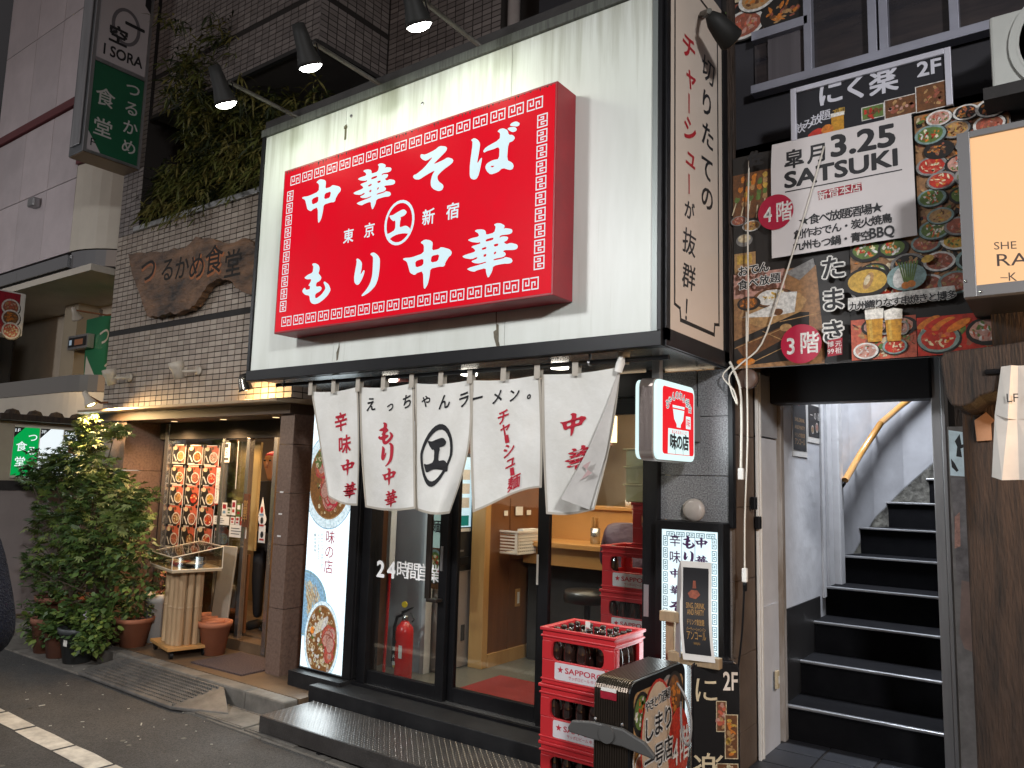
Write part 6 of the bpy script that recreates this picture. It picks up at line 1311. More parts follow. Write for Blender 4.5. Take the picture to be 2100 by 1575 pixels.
fill(c2_, 5, 3, 'one of the brown bottles in the middle crate of the front stack', 'bottles in the middle front crate'); fill(c3_, 5, 3, 'one of the brown bottles in the lowest crate of the front stack', 'bottles in the lowest front crate')
fill(c4_, 5, 2, 'one of the brown bottles in the lowest crate inside the glass', 'bottles in the lowest inside crate'); fill(c5_, 5, 2, 'one of the brown bottles in the second crate inside the glass', 'bottles in the second inside crate'); fill(c6_, 5, 2, 'one of the dark bottles in the third crate inside the glass', 'bottles in the third inside crate'); fill(c7_, 2, 1, 'one of two bottles in the fourth crate inside the glass', 'bottles in the fourth inside crate')
a = onY(1205, 1290, 3.42); pk2 = thing('price_slip', 'white paper slip with red writing stuck in the top crate', 'paper slip', (a.x, 3.42, .85)); B('paper', m_wpl, pk2, (a.x - .013, a.x + .013, 3.42, 3.4215, .80, .965)); q = MB().mat(m_lr); q.chars(PY(3.419), 'サワー', (a.x, .93), (a.x, .87), .022, bold=.02); q.build('lettering', None, pk2)
a = Vector((IN[0] + .20, IN[1], zi + 5 * CH + .008))
for i in range(3):
    t = thing('noodle_box', ('lowest', 'middle', 'top')[i] + ' pale yellow noodle box stacked inside above the red crates', 'box', a, 'yellow noodle boxes'); z = a.z + i * .108; mby = M('yellow_box', (.62, .55, .30), .45, nz=.2, ns=5)
    B('tray', mby, t, (a.x - .04, a.x + .36, a.y, a.y + .34, z + .001, z + .099), bevel=.004); B('lid_lip', mby, t, (a.x - .055, a.x + .375, a.y - .014, a.y + .354, z + .099, z + .107), bevel=.003)
# ================================================================ two stand signs and the poster trestle in front of the pillar
m_bronze = M('bronze_casing', (.075, .058, .045), .32, .8, nz=.3, ns=4)
sa = thing('stand_sign', 'bronze ribbed stand sign with food pictures and a fourth floor badge', 'stand sign', (-1.65, 3.0, 0))
XA, wA, ya, yb_, zt_ = -1.53, .168, 2.97, 3.53, .83
P = [(u, v) for u, v in rrect(ya, -.15, yb_, zt_, .055) if v > -.1]; P = [(ya, .03)] + [p for p in reversed(P)][:] + [(yb_, .03)] if False else rrect(ya, .03, yb_, zt_, .055)
MB().slab([(XA - .004, u, v) for u, v in P], (-(wA - .008), 0, 0)).build('casing', m_bronze, sa, bevel=.004)
rbm = MB()
for i in range(14):
    x = XA - .012 - i * .0112; rbm.box(x - .0028, x + .0028, ya - .004, ya + .002, .06, zt_ - .055); rbm.box(x - .0028, x + .0028, ya + .055, yb_ - .055, zt_ - .002, zt_ + .004)
    for k in range(5):
        a0, a1 = R(90 + k * 18), R(108 + k * 18); cx, cz = ya + .055, zt_ - .055
        pts = [(cx + rr_ * math.cos(t), cz + rr_ * math.sin(t)) for rr_, t in ((.053, a0), (.059, a0), (.059, a1), (.053, a1))]; rbm.slab([(x - .0028, u, v) for u, v in pts], (.0056, 0, 0))
rbm.build('casing_ribs', m_bronze, sa)
P3 = rrect(ya + .002, .032, yb_ - .002, zt_ - .002, .053); MB().slab([(XA - .0035, u, v) for u, v in P3], (.006, 0, 0)).build('face_rim', m_black, sa)
pa3 = PX(XA + .003); q = MB(); u0, v0, u1, v1 = ya + .035, .06, yb_ - .03, zt_ - .045
q.mat(PC('tan')).poly(pa3, rrect(u0, v0, u1, v1, .035))
for (u, v, r_, k, p) in ((u0 + .07, v1 - .09, .075, 'salad', 'dark'), (u0 + .33, v1 - .08, .085, 'sash', 'grey'), (u1 - .10, v1 - .08, .09, 'curry', 'dark'), (u0 + .06, v1 - .27, .07, 'fry', 'white'), (u0 + .05, v0 + .28, .075, 'hot', 'dark'), (u0 + .12, v0 + .11, .09, 'ramen', 'dark'), (u0 + .33, v0 + .12, .085, 'hot', 'dark'), (u1 - .07, v0 + .13, .07, 'corn', 'teal'), (u1 - .06, v1 - .30, .06, 'salad', 'white'), (u0 + .05, v0 + .42, .05, 'meat', 'white')): food(q, pa3, u, v, r_, k, 0, 1.15, p, 14)
um, vm = (u0 + u1) / 2 - .03, (v0 + v1) / 2 + .14
q.mat(PC('red')).disc(pa3, um, vm, .165, .245, 30); q.mat(M('stand_cream', (.55, .42, .30), .35, nz=.4, ns=10)).disc(pa3, um, vm, .152, .232, 30); q.mat(PC('red')).disc(pa3, um + .22, vm - .09, .115, .17, 28)
def halo2(pl, st, a, b, h, wr=1, k2='white', o=.07, ink=None, bold=.02): q.mat(PC(k2)).chars(pl, st, a, b, h, bold=bold + o, wr=wr); q.mat(ink or m_ink).chars(pl, st, a, b, h, bold=bold, wr=wr)
halo2(pa3, 'やきとり酒場', (um - .10, vm + .15), (um + .10, vm + .165), .05); halo2(pa3, 'しまり', (um - .09, vm + .055), (um + .10, vm + .065), .105); halo2(pa3, '一号店', (um - .085, vm - .075), (um + .10, vm - .065), .10)
q.mat(PC('white')).chars(pa3, '4階', (um + .175, vm - .10), (um + .275, vm - .085), .16, bold=.012, wr=.75); q.mat(PC('pink')).poly(pa3, [(u0 + .12, v0), (u1, v0), (u1, v0 + .085), (u0 + .12, v0 + .02)]); q.mat(m_ink).chars(pa3, '年中無休', (u0 + .3, v0 + .025), (u1 - .05, v0 + .045), .035)
q.build('printed_face', None, sa)
mb = MB(); kx, kz = XA - wA / 2, .625
pts = [(-.19, -.012), (-.17, .02), (-.07, .034), (.07, .034), (.17, .0), (.215, -.04), (.21, -.056), (.07, -.036), (-.07, -.036), (-.18, -.03)]; mb.slab([(kx + u, ya - .012, kz + v) for u, v in pts], (0, -.02, 0)); mb.build('clamp_bar', M('grey_handle', (.07, .068, .065), .5), sa, bevel=.006); MB().lathe([(.038, 0), (.036, .008), (.0, .009)], (kx, ya - .032, kz), 20, (0, -1, 0)).build('clamp_knob', MATS['grey_handle'], sa)
B('sticker', PC('crim'), sa, (kx - .045, kx + .03, ya - .0085, ya - .005, .755, .785)); B('sticker', m_wpl, sa, (kx - .043, kx + .028, ya - .0085, ya - .005, .786, .80)); B('lower_slot', m_black, sa, (kx - .03, kx + .04, ya - .0065, ya - .004, .1, .36))
for u in (-.07, .055): MB().lathe([(.008, 0), (0, .004)], (kx + u, ya - .004, .665), 8, (0, -1, 0)).build('screw', m_steel, sa)
B('foot', m_black, sa, (XA - wA - .04, XA + .04, ya + .06, ya + .12, .003, .03), bevel=.004); B('foot', m_black, sa, (XA - wA - .04, XA + .04, yb_ - .12, yb_ - .06, .003, .03), bevel=.004)
# second stand sign
sb = thing('stand_sign', 'black glossy stand sign with a second floor mark and meat pictures', 'stand sign', (-1.45, 3.4, 0)); W2, zt2 = .23, .82
pb3 = Plane((-1.525, 3.60, 0), (.80, .60, 0), (0, 0, 1)); Pn = pb3.N
def p3(pts, l): return [pb3.p(u, v, l) for u, v in pts]
MB().slab(p3(rrect(0, .03, W2, zt2, .04), -.004), -Pn * .10).build('casing', M('gloss_black', (.010, .009, .010), .18, coat=.4), sb, bevel=.004); MB().slab(p3(rrect(.008, .04, W2 - .008, zt2 - .012, .03), -.0035), Pn * .005).build('face', M('gloss_face', (.010, .009, .009), .22, spec=.5), sb)
pb3.lift = .002; q = MB(); m_cg = M('cream_gold', (.60, .50, .33), .4)
q.mat(m_cg).chars(pb3, 'に', (.068, zt2 - .13), (.068, zt2 - .13), .13, bold=.004); q.chars(pb3, '楽', (.078, .33), (.078, .33), .16, bold=.004); q.mat(M('cream_print', (.66, .58, .5), .4)).word(pb3, '2F', .15, zt2 - .13, W2 - .012, .085, .02)
for (a, b, c, d, k) in ((.115, .50, .165, .64, 'meat'), (.155, .38, W2 - .012, .58, 'fry'), (.115, .22, W2 - .012, .36, 'salad'), (.02, .08, .15, .22, 'ramen')):
    q.mat(PC('cream')).rect(pb3, a, b, c, d); q.mat(PC('brown')).rect(pb3, a + .004, b + .004, c - .004, d - .004); bits(q, pb3, (a + c) / 2, (b + d) / 2, (c - a) * .36, (d - b) * .40, 26, FK[k][1], .014)
q.build('printed_face', None, sb); MB().slab(p3([(.02, .003), (W2 - .02, .003), (W2 - .02, .03), (.02, .03)], -.02), -Pn * .07).build('foot', m_black, sb)
t, P = cable('hanging_cable', [(1388, 1400), (1405, 1430), (1418, 1480), (1412, 1530), (1398, 1500), (1396, 1440)], .005, 'grey looped cable hanging between the two stand signs', 3.2, None, M('grey_cable', (.22, .21, .2), .5))
# trestle and its black poster
tr_ = thing('timber_trestle', 'weathered timber trestle arm standing behind the bronze stand sign', 'trestle', (-1.7, 3.7, 0)); YQ = 3.66; pq2 = PY(YQ)
m_tw = M('weathered_timber', (.36, .25, .14), .75, nz=.8, ns=8, col2=(.18, .13, .08), stretch=(3, 3, .6), bump=.4, bs=40)
a = pq2.px(1360, 1262); b = pq2.px(1402, 1250); c = pq2.px(1377, 1345)
B('upright', m_tw, tr_, (a[0] + .012, c[0] + .012, YQ + .0, YQ + .045, .004, a[1] - .02), bevel=.004); B('cross_arm', m_tw, tr_, (a[0], b[0] + .12, YQ - .046, YQ - .001, a[1] - .02, a[1] + .03), bevel=.004); B('lower_arm', m_tw, tr_, (c[0], c[0] + .26, YQ - .046, YQ - .001, c[1] - .02, c[1] + .03), bevel=.004)
ps_ = thing('party_poster', 'black karaoke poster with gold lettering on a curling white sheet', 'poster', (-1.55, 3.6, .9)); O = Vector((a[0] + .115, YQ - .055, 0)); Ud = Vector((.93, .20, 0)).normalized(); pz = Plane(O, Ud, (0, 0, 1)); z0, z1 = pq2.px(1410, 1350)[1] + .01, pq2.px(1420, 1158)[1] + .02; W = .15
def curl(u, v, l=0): t = (v - z0) / (z1 - z0); return pz.p(u + .02 * (1 - t) - .01 * math.sin(t * 3.1), v, .012 * math.sin(t * 6.2) + .03 * (1 - t) ** 2 + l)
mb = MB(); N = 14; mb.add([curl(u, z0 + (z1 - z0) * j / N) for j in range(N + 1) for u in (0, W)], [(2 * j, 2 * j + 1, 2 * j + 3, 2 * j + 2) for j in range(N)]); mb.build('paper', m_wpl, ps_, True)
mb = MB(); mb.add([curl(u, z0 + .03 + (z1 - z0 - .06) * j / N, .002) for j in range(N + 1) for u in (.014, W - .014)], [(2 * j, 2 * j + 1, 2 * j + 3, 2 * j + 2) for j in range(N)]); mb.build('black_print', m_ink, ps_, True)
q = MB(); q.mat(MATS.get('gold_ink'))
def cw2(st, u0_, u1_, v, h, bold=.006):
    g = glyph(st, bold); xa = min(p[0] for p in g[0]); xb = max(p[0] for p in g[0]); k = (u1_ - u0_) / (xb - xa); q.add([curl(u0_ + (x - xa) * k, v + y * h / .72, .004) for x, y in g[0]], g[1])
hh = z1 - z0
cw2('SING, DRINK,', .03, W - .03, z0 + hh * .52, .026); cw2('AND PARTY', .035, W - .035, z0 + hh * .455, .026); cw2('ドリンク飲放題', .035, W - .035, z0 + hh * .36, .022); cw2('パーティーシャンパン', .03, W - .03, z0 + hh * .30, .014); cw2('アンコール', .03, W - .03, z0 + hh * .215, .034); cw2('SHINJUKU', .06, W - .06, z0 + hh * .165, .011)
q.mat(PC('meat')); q.add([curl(W * .45 + .03 * math.cos(i), z0 + hh * .66 + .022 * math.sin(i), .004) for i in range(6)], [tuple(range(6))]); q.add([curl(u, v, .004) for u, v in ((W * .42, z0 + hh * .8), (W * .5, z0 + hh * .8), (W * .52, z0 + hh * .72), (W * .40, z0 + hh * .72))], [(0, 1, 2, 3)]); q.build('lettering', None, ps_)
mb = MB(); mb.slab([O + Vector((-.05, .05, z0)), O + Vector((.0, .0, z0)), O + Vector((.0, .0, z1)), O + Vector((-.02, .015, z1 - .05))], (.002, .004, 0)); mb.build('poster_back', M('poster_back', (.3, .3, .31), .5), ps_)

# ================================================================ inside the ramen shop
fe = thing('fire_extinguisher', 'red fire extinguisher standing behind the left door glass', 'fire extinguisher', (-4.0, 4.2, .2)); a = onY(822, 1385, 4.22); c = Vector((a.x, 4.24, .205)); m_fr = M('extinguisher_red', (.55, .015, .015), .25, coat=.5)
MB().lathe([(.06, 0), (.066, .01), (.066, .33), (.060, .365), (.035, .395), (.022, .41)], c, 24).build('cylinder', m_fr, fe, True); MB().lathe([(.022, .41), (.024, .435), (.016, .45)], c, 14).build('valve', m_steel, fe, True)
MB().slab([(c.x - .03, c.y - .01, c.z + .45), (c.x + .06, c.y - .01, c.z + .50), (c.x + .075, c.y - .01, c.z + .515), (c.x + .0, c.y - .01, c.z + .485), (c.x - .03, c.y - .01, c.z + .475)], (0, .02, 0)).build('lever', m_black, fe); MB().tube([c + Vector((-.02, 0, .45)), c + Vector((-.07, -.01, .43)), c + Vector((-.085, -.02, .36)), c + Vector((-.078, -.03, .12))], .011, 8).build('hose', m_black, fe, True); MB().tube([c + Vector((.05, 0, .47)), c + Vector((.09, 0, .43)), c + Vector((.07, 0, .41))], .006, 6).build('grip', m_black, fe)
MB().lathe([(.014, -.004), (.022, -.004), (.022, .004), (.014, .004)], c + Vector((.0, -.012, .525)), 14, (.3, -1, 0)).build('safety_ring', M('yellow_ring', (.65, .45, .02), .4), fe); p_ = PY(c.y - .0675); q = MB(); q.mat(m_wpl); q.rect(p_, c.x + .012, c.z + .16, c.x + .045, c.z + .25); q.mat(m_ink); q.disc(p_, c.x - .034, c.z + .27, .018); q.mat(PC('yellow')).disc(p_, c.x - .03, c.z + .10, .011); q.mat(m_wpl); q.chars(p_, '消火器', (c.x - .035, c.z + .22), (c.x - .03, c.z + .12), .03, vert=True); q.build('label', None, fe)
st_ = thing('flag_pole', 'white tube and red pole leaning beside the extinguisher', 'pole', (-4.1, 4.2, .2)); a = onY(800, 1170, 4.3); MB().tube([(a.x - .02, 4.30, .205), (a.x - .0, 4.30, .95)], .012, 8).build('red_pole', m_fr, st_); B('white_holder', m_wpl, st_, (a.x - .018, a.x + .018, 4.27, 4.33, .951, 1.42), bevel=.004)
tm = thing('ticket_machine', 'black ticket machine with a blue lit touch screen by the wooden partition', 'ticket machine', (-4, 4.7, .2)); XT = -3.93
B('lower_cabinet', M('machine_grey', (.33, .28, .26), .45, .3), tm, (-4.03, XT, 4.55, 4.91, .205, .93), bevel=.004); B('upper_cabinet', M('machine_black', (.02, .02, .022), .3), tm, (-4.03, XT, 4.55, 4.91, .932, 1.85), bevel=.006)
pt = PX(XT + .001); q = MB().mat(M('screen_blue', (.5, .7, .85), .3, nz=.3, ns=2, emit=.9)); q.rect(pt, 4.58, 1.27, 4.88, 1.82); q.mat(M('screen_teal', (.02, .35, .30), .4, emit=.4)).rect(pt, 4.74, 1.28, 4.85, 1.36); q.mat(m_wpl)
for k in range(3): q.rect(pt, 4.60, 1.42 + k * .11, 4.70, 1.50 + k * .11); q.rect(pt, 4.73, 1.42 + k * .11, 4.85, 1.50 + k * .11)
q.rect(pt, 4.58, 1.235, 4.88, 1.26); q.mat(m_alu).rect(pt, 4.62, 1.08, 4.80, 1.095); q.rect(pt, 4.60, 1.0, 4.66, 1.05); q.build('screen', None, tm); B('coin_tray', m_steel, tm, (XT + .001, XT + .03, 4.60, 4.67, .95, 1.0), bevel=.003); B('ticket_slot', m_black, tm, (XT + .001, XT + .02, 4.74, 4.85, .98, 1.04)); B('lock_panel', m_dark, tm, (XT + .001, XT + .006, 4.80, 4.84, .40, .52))
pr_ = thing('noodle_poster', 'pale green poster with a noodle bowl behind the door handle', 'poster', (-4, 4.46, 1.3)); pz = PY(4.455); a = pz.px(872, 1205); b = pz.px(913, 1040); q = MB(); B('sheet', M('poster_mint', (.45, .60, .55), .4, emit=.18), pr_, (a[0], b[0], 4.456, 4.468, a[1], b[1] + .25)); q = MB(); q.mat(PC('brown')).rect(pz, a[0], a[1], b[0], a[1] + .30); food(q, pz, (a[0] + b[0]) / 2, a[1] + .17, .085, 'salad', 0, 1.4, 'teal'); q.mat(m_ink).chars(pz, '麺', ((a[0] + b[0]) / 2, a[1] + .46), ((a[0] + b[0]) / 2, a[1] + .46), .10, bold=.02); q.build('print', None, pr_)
bs = thing('wire_basket', 'white plastic basket hung on the wooden partition', 'basket', (-3.7, 5.2, 1.3)); m_bk = M('basket_white', (.72, .66, .58), .5); a = onX(1012, 1090, -3.77); b = onX(1082, 1090, -3.77); y0, y1, z1 = 5.06, 5.46, onX(1040, 1092, -3.68).z; xw = -3.765; mb = MB(); d = .17
for i in range(15): t = i / 14; mb.box(xw + d - .004 - .02, xw + d, y0 + t * (y1 - y0) - .006, y0 + t * (y1 - y0) + .006, z1 - .16, z1)
for k in range(7): z = z1 - .16 + k * .025; mb.box(xw, xw + d, y0 - .004, y0 + .004, z - .006, z + .006); mb.box(xw, xw + d, y1 - .004, y1 + .004, z - .006, z + .006); mb.box(xw + d - .006, xw + d + .002, y0, y1, z - .006, z + .006)
stuff(mb.build('basket_mesh', m_bk, bs)); B('rim', m_bk, bs, (xw, xw + d + .012, y0 - .012, y0, z1, z1 + .014), (xw, xw + d + .012, y1, y1 + .012, z1, z1 + .014), (xw + d, xw + d + .012, y0, y1, z1, z1 + .014)); B('bottom', m_bk, bs, (xw, xw + d, y0, y1, z1 - .172, z1 - .162)); B('paper', m_wpl, bs, (xw + .06, xw + .12, y0 + .15, y1 - .03, z1 - .05, z1 + .02))
for k, (y, w) in enumerate(((5.10, .05), (5.26, .10), (5.42, .06))): t = tag(B('notice', m_wpl, None, (xw, xw + .003, y, y + w, 1.36, 1.40 + .03 * (k % 2))), ('narrow white notice left of the basket', 'wide white notice above the basket', 'small white notice right of the basket')[k], 'notice')
mt_ = struct(B('entrance_mat', M('red_mat', (.42, .03, .02), .95, nz=1, ns=120, col2=(.20, .012, .01), bump=1, bs=260, bdist=.02), None, (-3.52, -2.70, 4.065, 4.78, .201, .216)))
del mt_['kind']; tag(mt_, 'red loop pile mat on the floor behind the door glass', 'mat')
# counter, stools, customer
ct = thing('counter', 'warm lit wooden counter with condiment pots along the back', 'counter', (-3, 5.5, .2)); m_ctr = M('counter_wood', (.50, .26, .085), .3, nz=.5, ns=5, col2=(.36, .17, .05), stretch=(.15, 1, 1), coat=.3)
B('counter_top', m_ctr, ct, (-3.72, -1.62, 5.28, 5.72, 1.12, 1.16), bevel=.004); B('apron', m_ctr, ct, (-3.72, -1.62, 5.32, 5.35, .98, 1.118)); B('counter_front', m_dark, ct, (-3.72, -1.62, 5.40, 5.45, .205, .978)); B('raised_back', m_ctr, ct, (-3.72, -1.62, 5.722, 5.76, 1.12, 1.42)); B('raised_shelf', m_ctr, ct, (-3.72, -1.62, 5.70, 6.0, 1.422, 1.45), bevel=.003)
B('support', m_dark, ct, (-3.72, -1.62, 5.765, 5.95, .205, 1.42))
cx0 = onY(1215, 1060, 5.45).x
chp = thing('chopstick_tin', 'steel tin of wooden chopsticks on the counter', 'chopstick holder', (cx0, 5.5, 1.16)); MB().lathe([(.04, 0), (.04, .12)], (cx0, 5.5, 1.162), 16).build('tin', m_steel, chp, True); mb = MB()
for i in range(14): a = i * 2.4; r1 = .028 * math.sqrt(i / 14); mb.tube([(cx0 + r1 * math.cos(a), 5.5 + r1 * math.sin(a), 1.17), (cx0 + 1.2 * r1 * math.cos(a), 5.5 + 1.2 * r1 * math.sin(a), 1.37)], .0045, 5)
mb.build('chopsticks', m_lwood, chp); 
for i in range(3):
    t = thing('condiment_pot', ('left', 'middle', 'right')[i] + ' small condiment pot on the raised counter shelf', 'pot', (cx0 + .15 + i * .13, 5.8, 1.45), 'condiment pots on the counter'); MB().lathe([(.035, 0), (.04, .05), (.03, .07), (.0, .08)], (cx0 + .15 + i * .13, 5.8, 1.452), 14).build('pot', (m_wpl, m_lwood, m_steel)[i], t, True); MB().lathe([(.012, .08), (0, .1)], (cx0 + .15 + i * .13, 5.8, 1.452), 8).build('knob', m_black, t)
for i, px in enumerate((1205, 1290)):
    s = onY(px, 1180, 5.0); t = thing('bar_stool', ('round black stool in the dark under the counter', 'round black stool under the customer in purple')[i], 'stool', (s.x, 5.0, .2), 'counter stools'); MB().lathe([(.03, .0), (.17, .005), (.175, .05), (.165, .085), (.0, .09)], (s.x, 5.0, .78), 24).build('seat', M('stool_black', (.018, .017, .017), .3), t, True); MB().tube([(s.x, 5.0, .21), (s.x, 5.0, .785)], .025, 10).build('post', m_black, t, True); MB().lathe([(.19, 0), (.19, .012), (.04, .03)], (s.x, 5.0, .202), 20).build('base', m_black, t, True)
# small lantern, menu strips, back shelf inside
for k, (x, z) in enumerate(((1160, 1.98), (1240, 1.95))):
    a = onY(x, 900, 7.0); t = tag(B('menu_strip', M('menu_strip_paper', (.55, .30, .24), .7, nz=.4, ns=9), None, (a.x - .6, a.x + .1, 6.98, 6.99, 1.72 + k * .3, 1.92 + k * .3)), ('lower', 'upper')[k] + ' faded red menu strip across the back of the shop', 'menu strip')
a = onY(1250, 880, 6.2); t = thing('hanging_lantern', 'small glowing lattice lantern hanging inside at the back', 'lantern', (a.x, 6.2, 2.0)); B('shade', M('lantern_glow', (1, .75, .4), emit=4, ecol=(1, .68, .32)), t, (a.x - .09, a.x + .05, 6.15, 6.25, a.z - .12, a.z + .12)); B('lattice', m_black, t, (a.x - .095, a.x + .055, 6.14, 6.148, a.z - .005, a.z + .005), (a.x - .025, a.x - .015, 6.14, 6.148, a.z - .12, a.z + .12)); MB().tube([(a.x - .02, 6.2, a.z + .12), (a.x - .02, 6.2, 2.6)], .004, 5).build('cord', m_black, t)
# ---------------------------------------------------------------- people: one skinned body each, clothes as parts
def body(name, bones, mat, parent, sub=2):
    """bones: list of (index of parent or None, position, radius)"""
    me = bpy.data.meshes.new(name); off = rootloc(parent); me.from_pydata([tuple(Vector(b[1]) - off) for b in bones], [(b[0], i) for i, b in enumerate(bones) if b[0] is not None], [])
    me.materials.append(mat); o = bpy.data.objects.new(name, me); COL.objects.link(o); o.parent = parent
    md = o.modifiers.new('skin', 'SKIN'); md.use_smooth_shade = True
    for v, b in zip(me.skin_vertices[0].data, bones):
        r = b[2]; v.radius = (r, r) if not isinstance(r, tuple) else r; v.use_root = b[0] is None
    s = o.modifiers.new('sub', 'SUBSURF'); s.levels = sub; s.render_levels = sub
    return o
def person(label, base, face, mats, lean=0.0, arms='down', seat=None, hair=True, scale=1.0, bulk=1.0):
    """mats = (jacket, trousers, skin, hair, shoes)"""
    t = thing('person', label, 'person', base); Bz = Vector(base); f = Vector((*face, 0)).normalized(); r = Vector((f.y, -f.x, 0)); S = scale
    def P(x, y, z): return Bz + r * x * S + f * y * S + Vector((0, 0, z * S))
    hz = seat if seat else .92; b = []
    def add(p, pos, rad): b.append((p, P(*pos), tuple(q * S for q in rad) if isinstance(rad, tuple) else rad * S)); return len(b) - 1
    L = lean; k = bulk
    pel = add(None, (0, 0, hz), (.15 * k, .11 * k)); wa = add(pel, (0, L * .25, hz + .18), (.14 * k, .11 * k)); ch = add(wa, (0, L * .6, hz + .38), (.165 * k, .12 * k)); nk_ = add(ch, (0, L * .85, hz + .53), (.075 * k, .07 * k))
    for s in (-1, 1):
        sh = add(ch, (s * .17 * k, L * .72, hz + .46), .075 * k)
        if arms == 'down': el = add(sh, (s * .23 * k, L * .6 - .02, hz + .19), .052 * k); wr = add(el, (s * .23 * k, L * .6 + .08, hz - .04), .038 * k)
        elif arms == 'table': el = add(sh, (s * .27, L + .10, hz + .22), .058 * k); wr = add(el, (s * .12, L + .32, hz + .26), .04 * k)
        else: el = add(sh, (s * .30 * k, L * .6 - .04, hz + .20), .105 * k); wr = add(el, (s * .10, L * .6 + .13, hz + .12), .05 * k)
    body('jacket', b, mats[0], t)
    b = []
    pel = add(None, (0, 0, hz - .02), (.145 * k, .105 * k))
    for s in (-1, 1):
        hp = add(pel, (s * .085, 0, hz - .06), .085)
        if seat: kn = add(hp, (s * .12, .40, hz - .02), .065); an = add(kn, (s * .12, .34, hz - .42), .045)
        else: kn = add(hp, (s * .09, .02, .48), .065); an = add(kn, (s * .09, -.01, .09), .045)
    body('trousers', b, mats[1], t)
    for s in (-1, 1):
        y0 = .34 if seat else -.01; z0 = hz - .48 if seat else .04; mb = MB(); c0 = P(s * (.12 if seat else .09), y0 + .06, z0); mb.tube([c0 - f * .13 * S, c0 - f * .05 * S, c0 + f * .07 * S, c0 + f * .13 * S], [.03 * S, .045 * S, .042 * S, .02 * S], 10); mb.build('shoe', mats[4], t, True)
    hc = P(0, L * .95 + .02, hz + .72); b = [(None, P(0, L * .88, hz + .52), .05 * S), (0, P(0, L * .92 + .01, hz + .60), .052 * S), (1, hc - Vector((0, 0, .05 * S)) + f * .015 * S, .072 * S), (2, hc + Vector((0, 0, .03 * S)), .085 * S), (3, hc + Vector((0, 0, .085 * S)), .06 * S)]
    hd = body('head', b, mats[2], t); nb = MB(); nb.lathe([(0, .02), (.012, .0), (.016, -.02), (0, -.028)], hc + f * .088 * S - Vector((0, 0, .012)), 8); nb.build('nose', mats[2], hd, True)
    for s in (-1, 1): MB().lathe([(.0, -.01), (.010, -.004), (.010, .004), (0, .01)], hc + f * .078 * S + r * s * .032 * S + Vector((0, 0, .012)), 8).build('eye', m_ink, hd, True); MB().lathe([(.0, -.035), (.014, -.02), (.018, .0), (.012, .025), (0, .03)], hc + r * s * .082 * S, 8).build('ear', mats[2], hd, True)
    B('mouth', M('lip', (.30, .10, .08), .5), hd, (hc.x + f.x * .08 * S - .018, hc.x + f.x * .08 * S + .018, hc.y + f.y * .08 * S - .004, hc.y + f.y * .08 * S + .004, hc.z - .055, hc.z - .047))
    if hair: b = [(None, hc - f * .02 * S + Vector((0, 0, -.04)), .078 * S), (0, hc - f * .018 * S + Vector((0, 0, .045)), .093 * S), (1, hc + Vector((0, 0, .10)), .07 * S)]; body('hair', b, mats[3], t)
    for s in (-1, 1):   # hands: palm, four fingers and a thumb
        if arms == 'down': w0, d0 = P(s * .23 * k, L * .6 + .08, hz - .05), Vector((0, 0, -1)) + f * .2
        elif arms == 'table': w0, d0 = P(s * .11, L + .34, hz + .265), f - r * s * .4
        else: w0, d0 = P(s * .085, L * .6 + .135, hz + .12), f * .15 - r * s
        d0 = d0.normalized(); sd = (f if arms == 'down' else r * -s); sd = (sd - d0 * sd.dot(d0)).normalized(); pm_ = d0.cross(sd)
        hb = MB(); hb.tube([w0, w0 + d0 * .03, w0 + d0 * .085], [.026, .036, .034], 8)
        for j in range(4): o_ = w0 + d0 * .075 + sd * (.027 - j * .018); ln = (.062, .070, .066, .052)[j]; hb.tube([o_, o_ + d0 * ln * .55 + pm_ * .006, o_ + d0 * ln + pm_ * .022], [.0095, .0085, .006], 6)
        o_ = w0 + d0 * .03 + sd * .03; hb.tube([o_, o_ + d0 * .03 + sd * .022, o_ + d0 * .062 + sd * .02 + pm_ * .012], [.012, .010, .007], 6); hb.build('hand', mats[2], t, True)
    return t
m_skin = M('skin', (.50, .28, .19), .5); m_hairb = M('black_hair', (.012, .010, .009), .6, bump=.5, bs=90); m_purp = M('purple_jacket', (.075, .035, .06), .55, nz=.5, ns=4, bump=.6, bs=14, bdist=.02); m_trou = M('dark_trousers', (.03, .03, .035), .8); m_shoe = M('dark_shoes', (.02, .02, .02), .5)
s = onY(1285, 1100, 5.0); person('person in a puffy purple jacket hunched over the counter behind the crates', (s.x + .06, 5.0, .2), (-.25, 1), (m_purp, m_trou, m_skin, m_hairb, m_shoe), .16, 'table', .62, True, 1.0, 1.12)
# ================================================================ menu photos and stickers on the left shop front
pf2 = PY(YG - .012)
rows = [(290, 487, ((205, 347), (357, 515), (515, 675))), (495, 692, ((190, 335), (337, 492), (492, 658))), (690, 895, ((175, 322), (322, 478), (477, 640))), (887, 1098, ((150, 303), (302, 460), (458, 622))), (1082, 1305, ((133, 280), (282, 437), (437, 606))), (1095, 1295, ((612, 772),))]
DISH = ['fried chicken plate', 'dark curry bowl', 'grilled fish plate', 'mixed salad bowl', 'pork rice bowl', 'red omelette bowl', 'cutlet bowl', 'black pan stew', 'golden egg bowl', 'noodle bowl', 'ginger pork plate', 'prawn plate', 'beef bowl', 'small hot pot', 'orange curry plate', 'rice set meal']
KD = ['fry', 'curry', 'sash', 'salad', 'meat', 'hot', 'fry', 'hot', 'corn', 'ramen', 'meat', 'hot', 'meat', 'ramen', 'hot', 'rice']; WHR = ['top row left', 'top row middle', 'top row right', 'second row left', 'second row middle', 'second row right', 'third row left', 'third row middle', 'third row right', 'fourth row left', 'fourth row middle', 'fourth row right', 'bottom row left', 'bottom row middle', 'bottom row right', 'set beside the bottom row']
n = 0
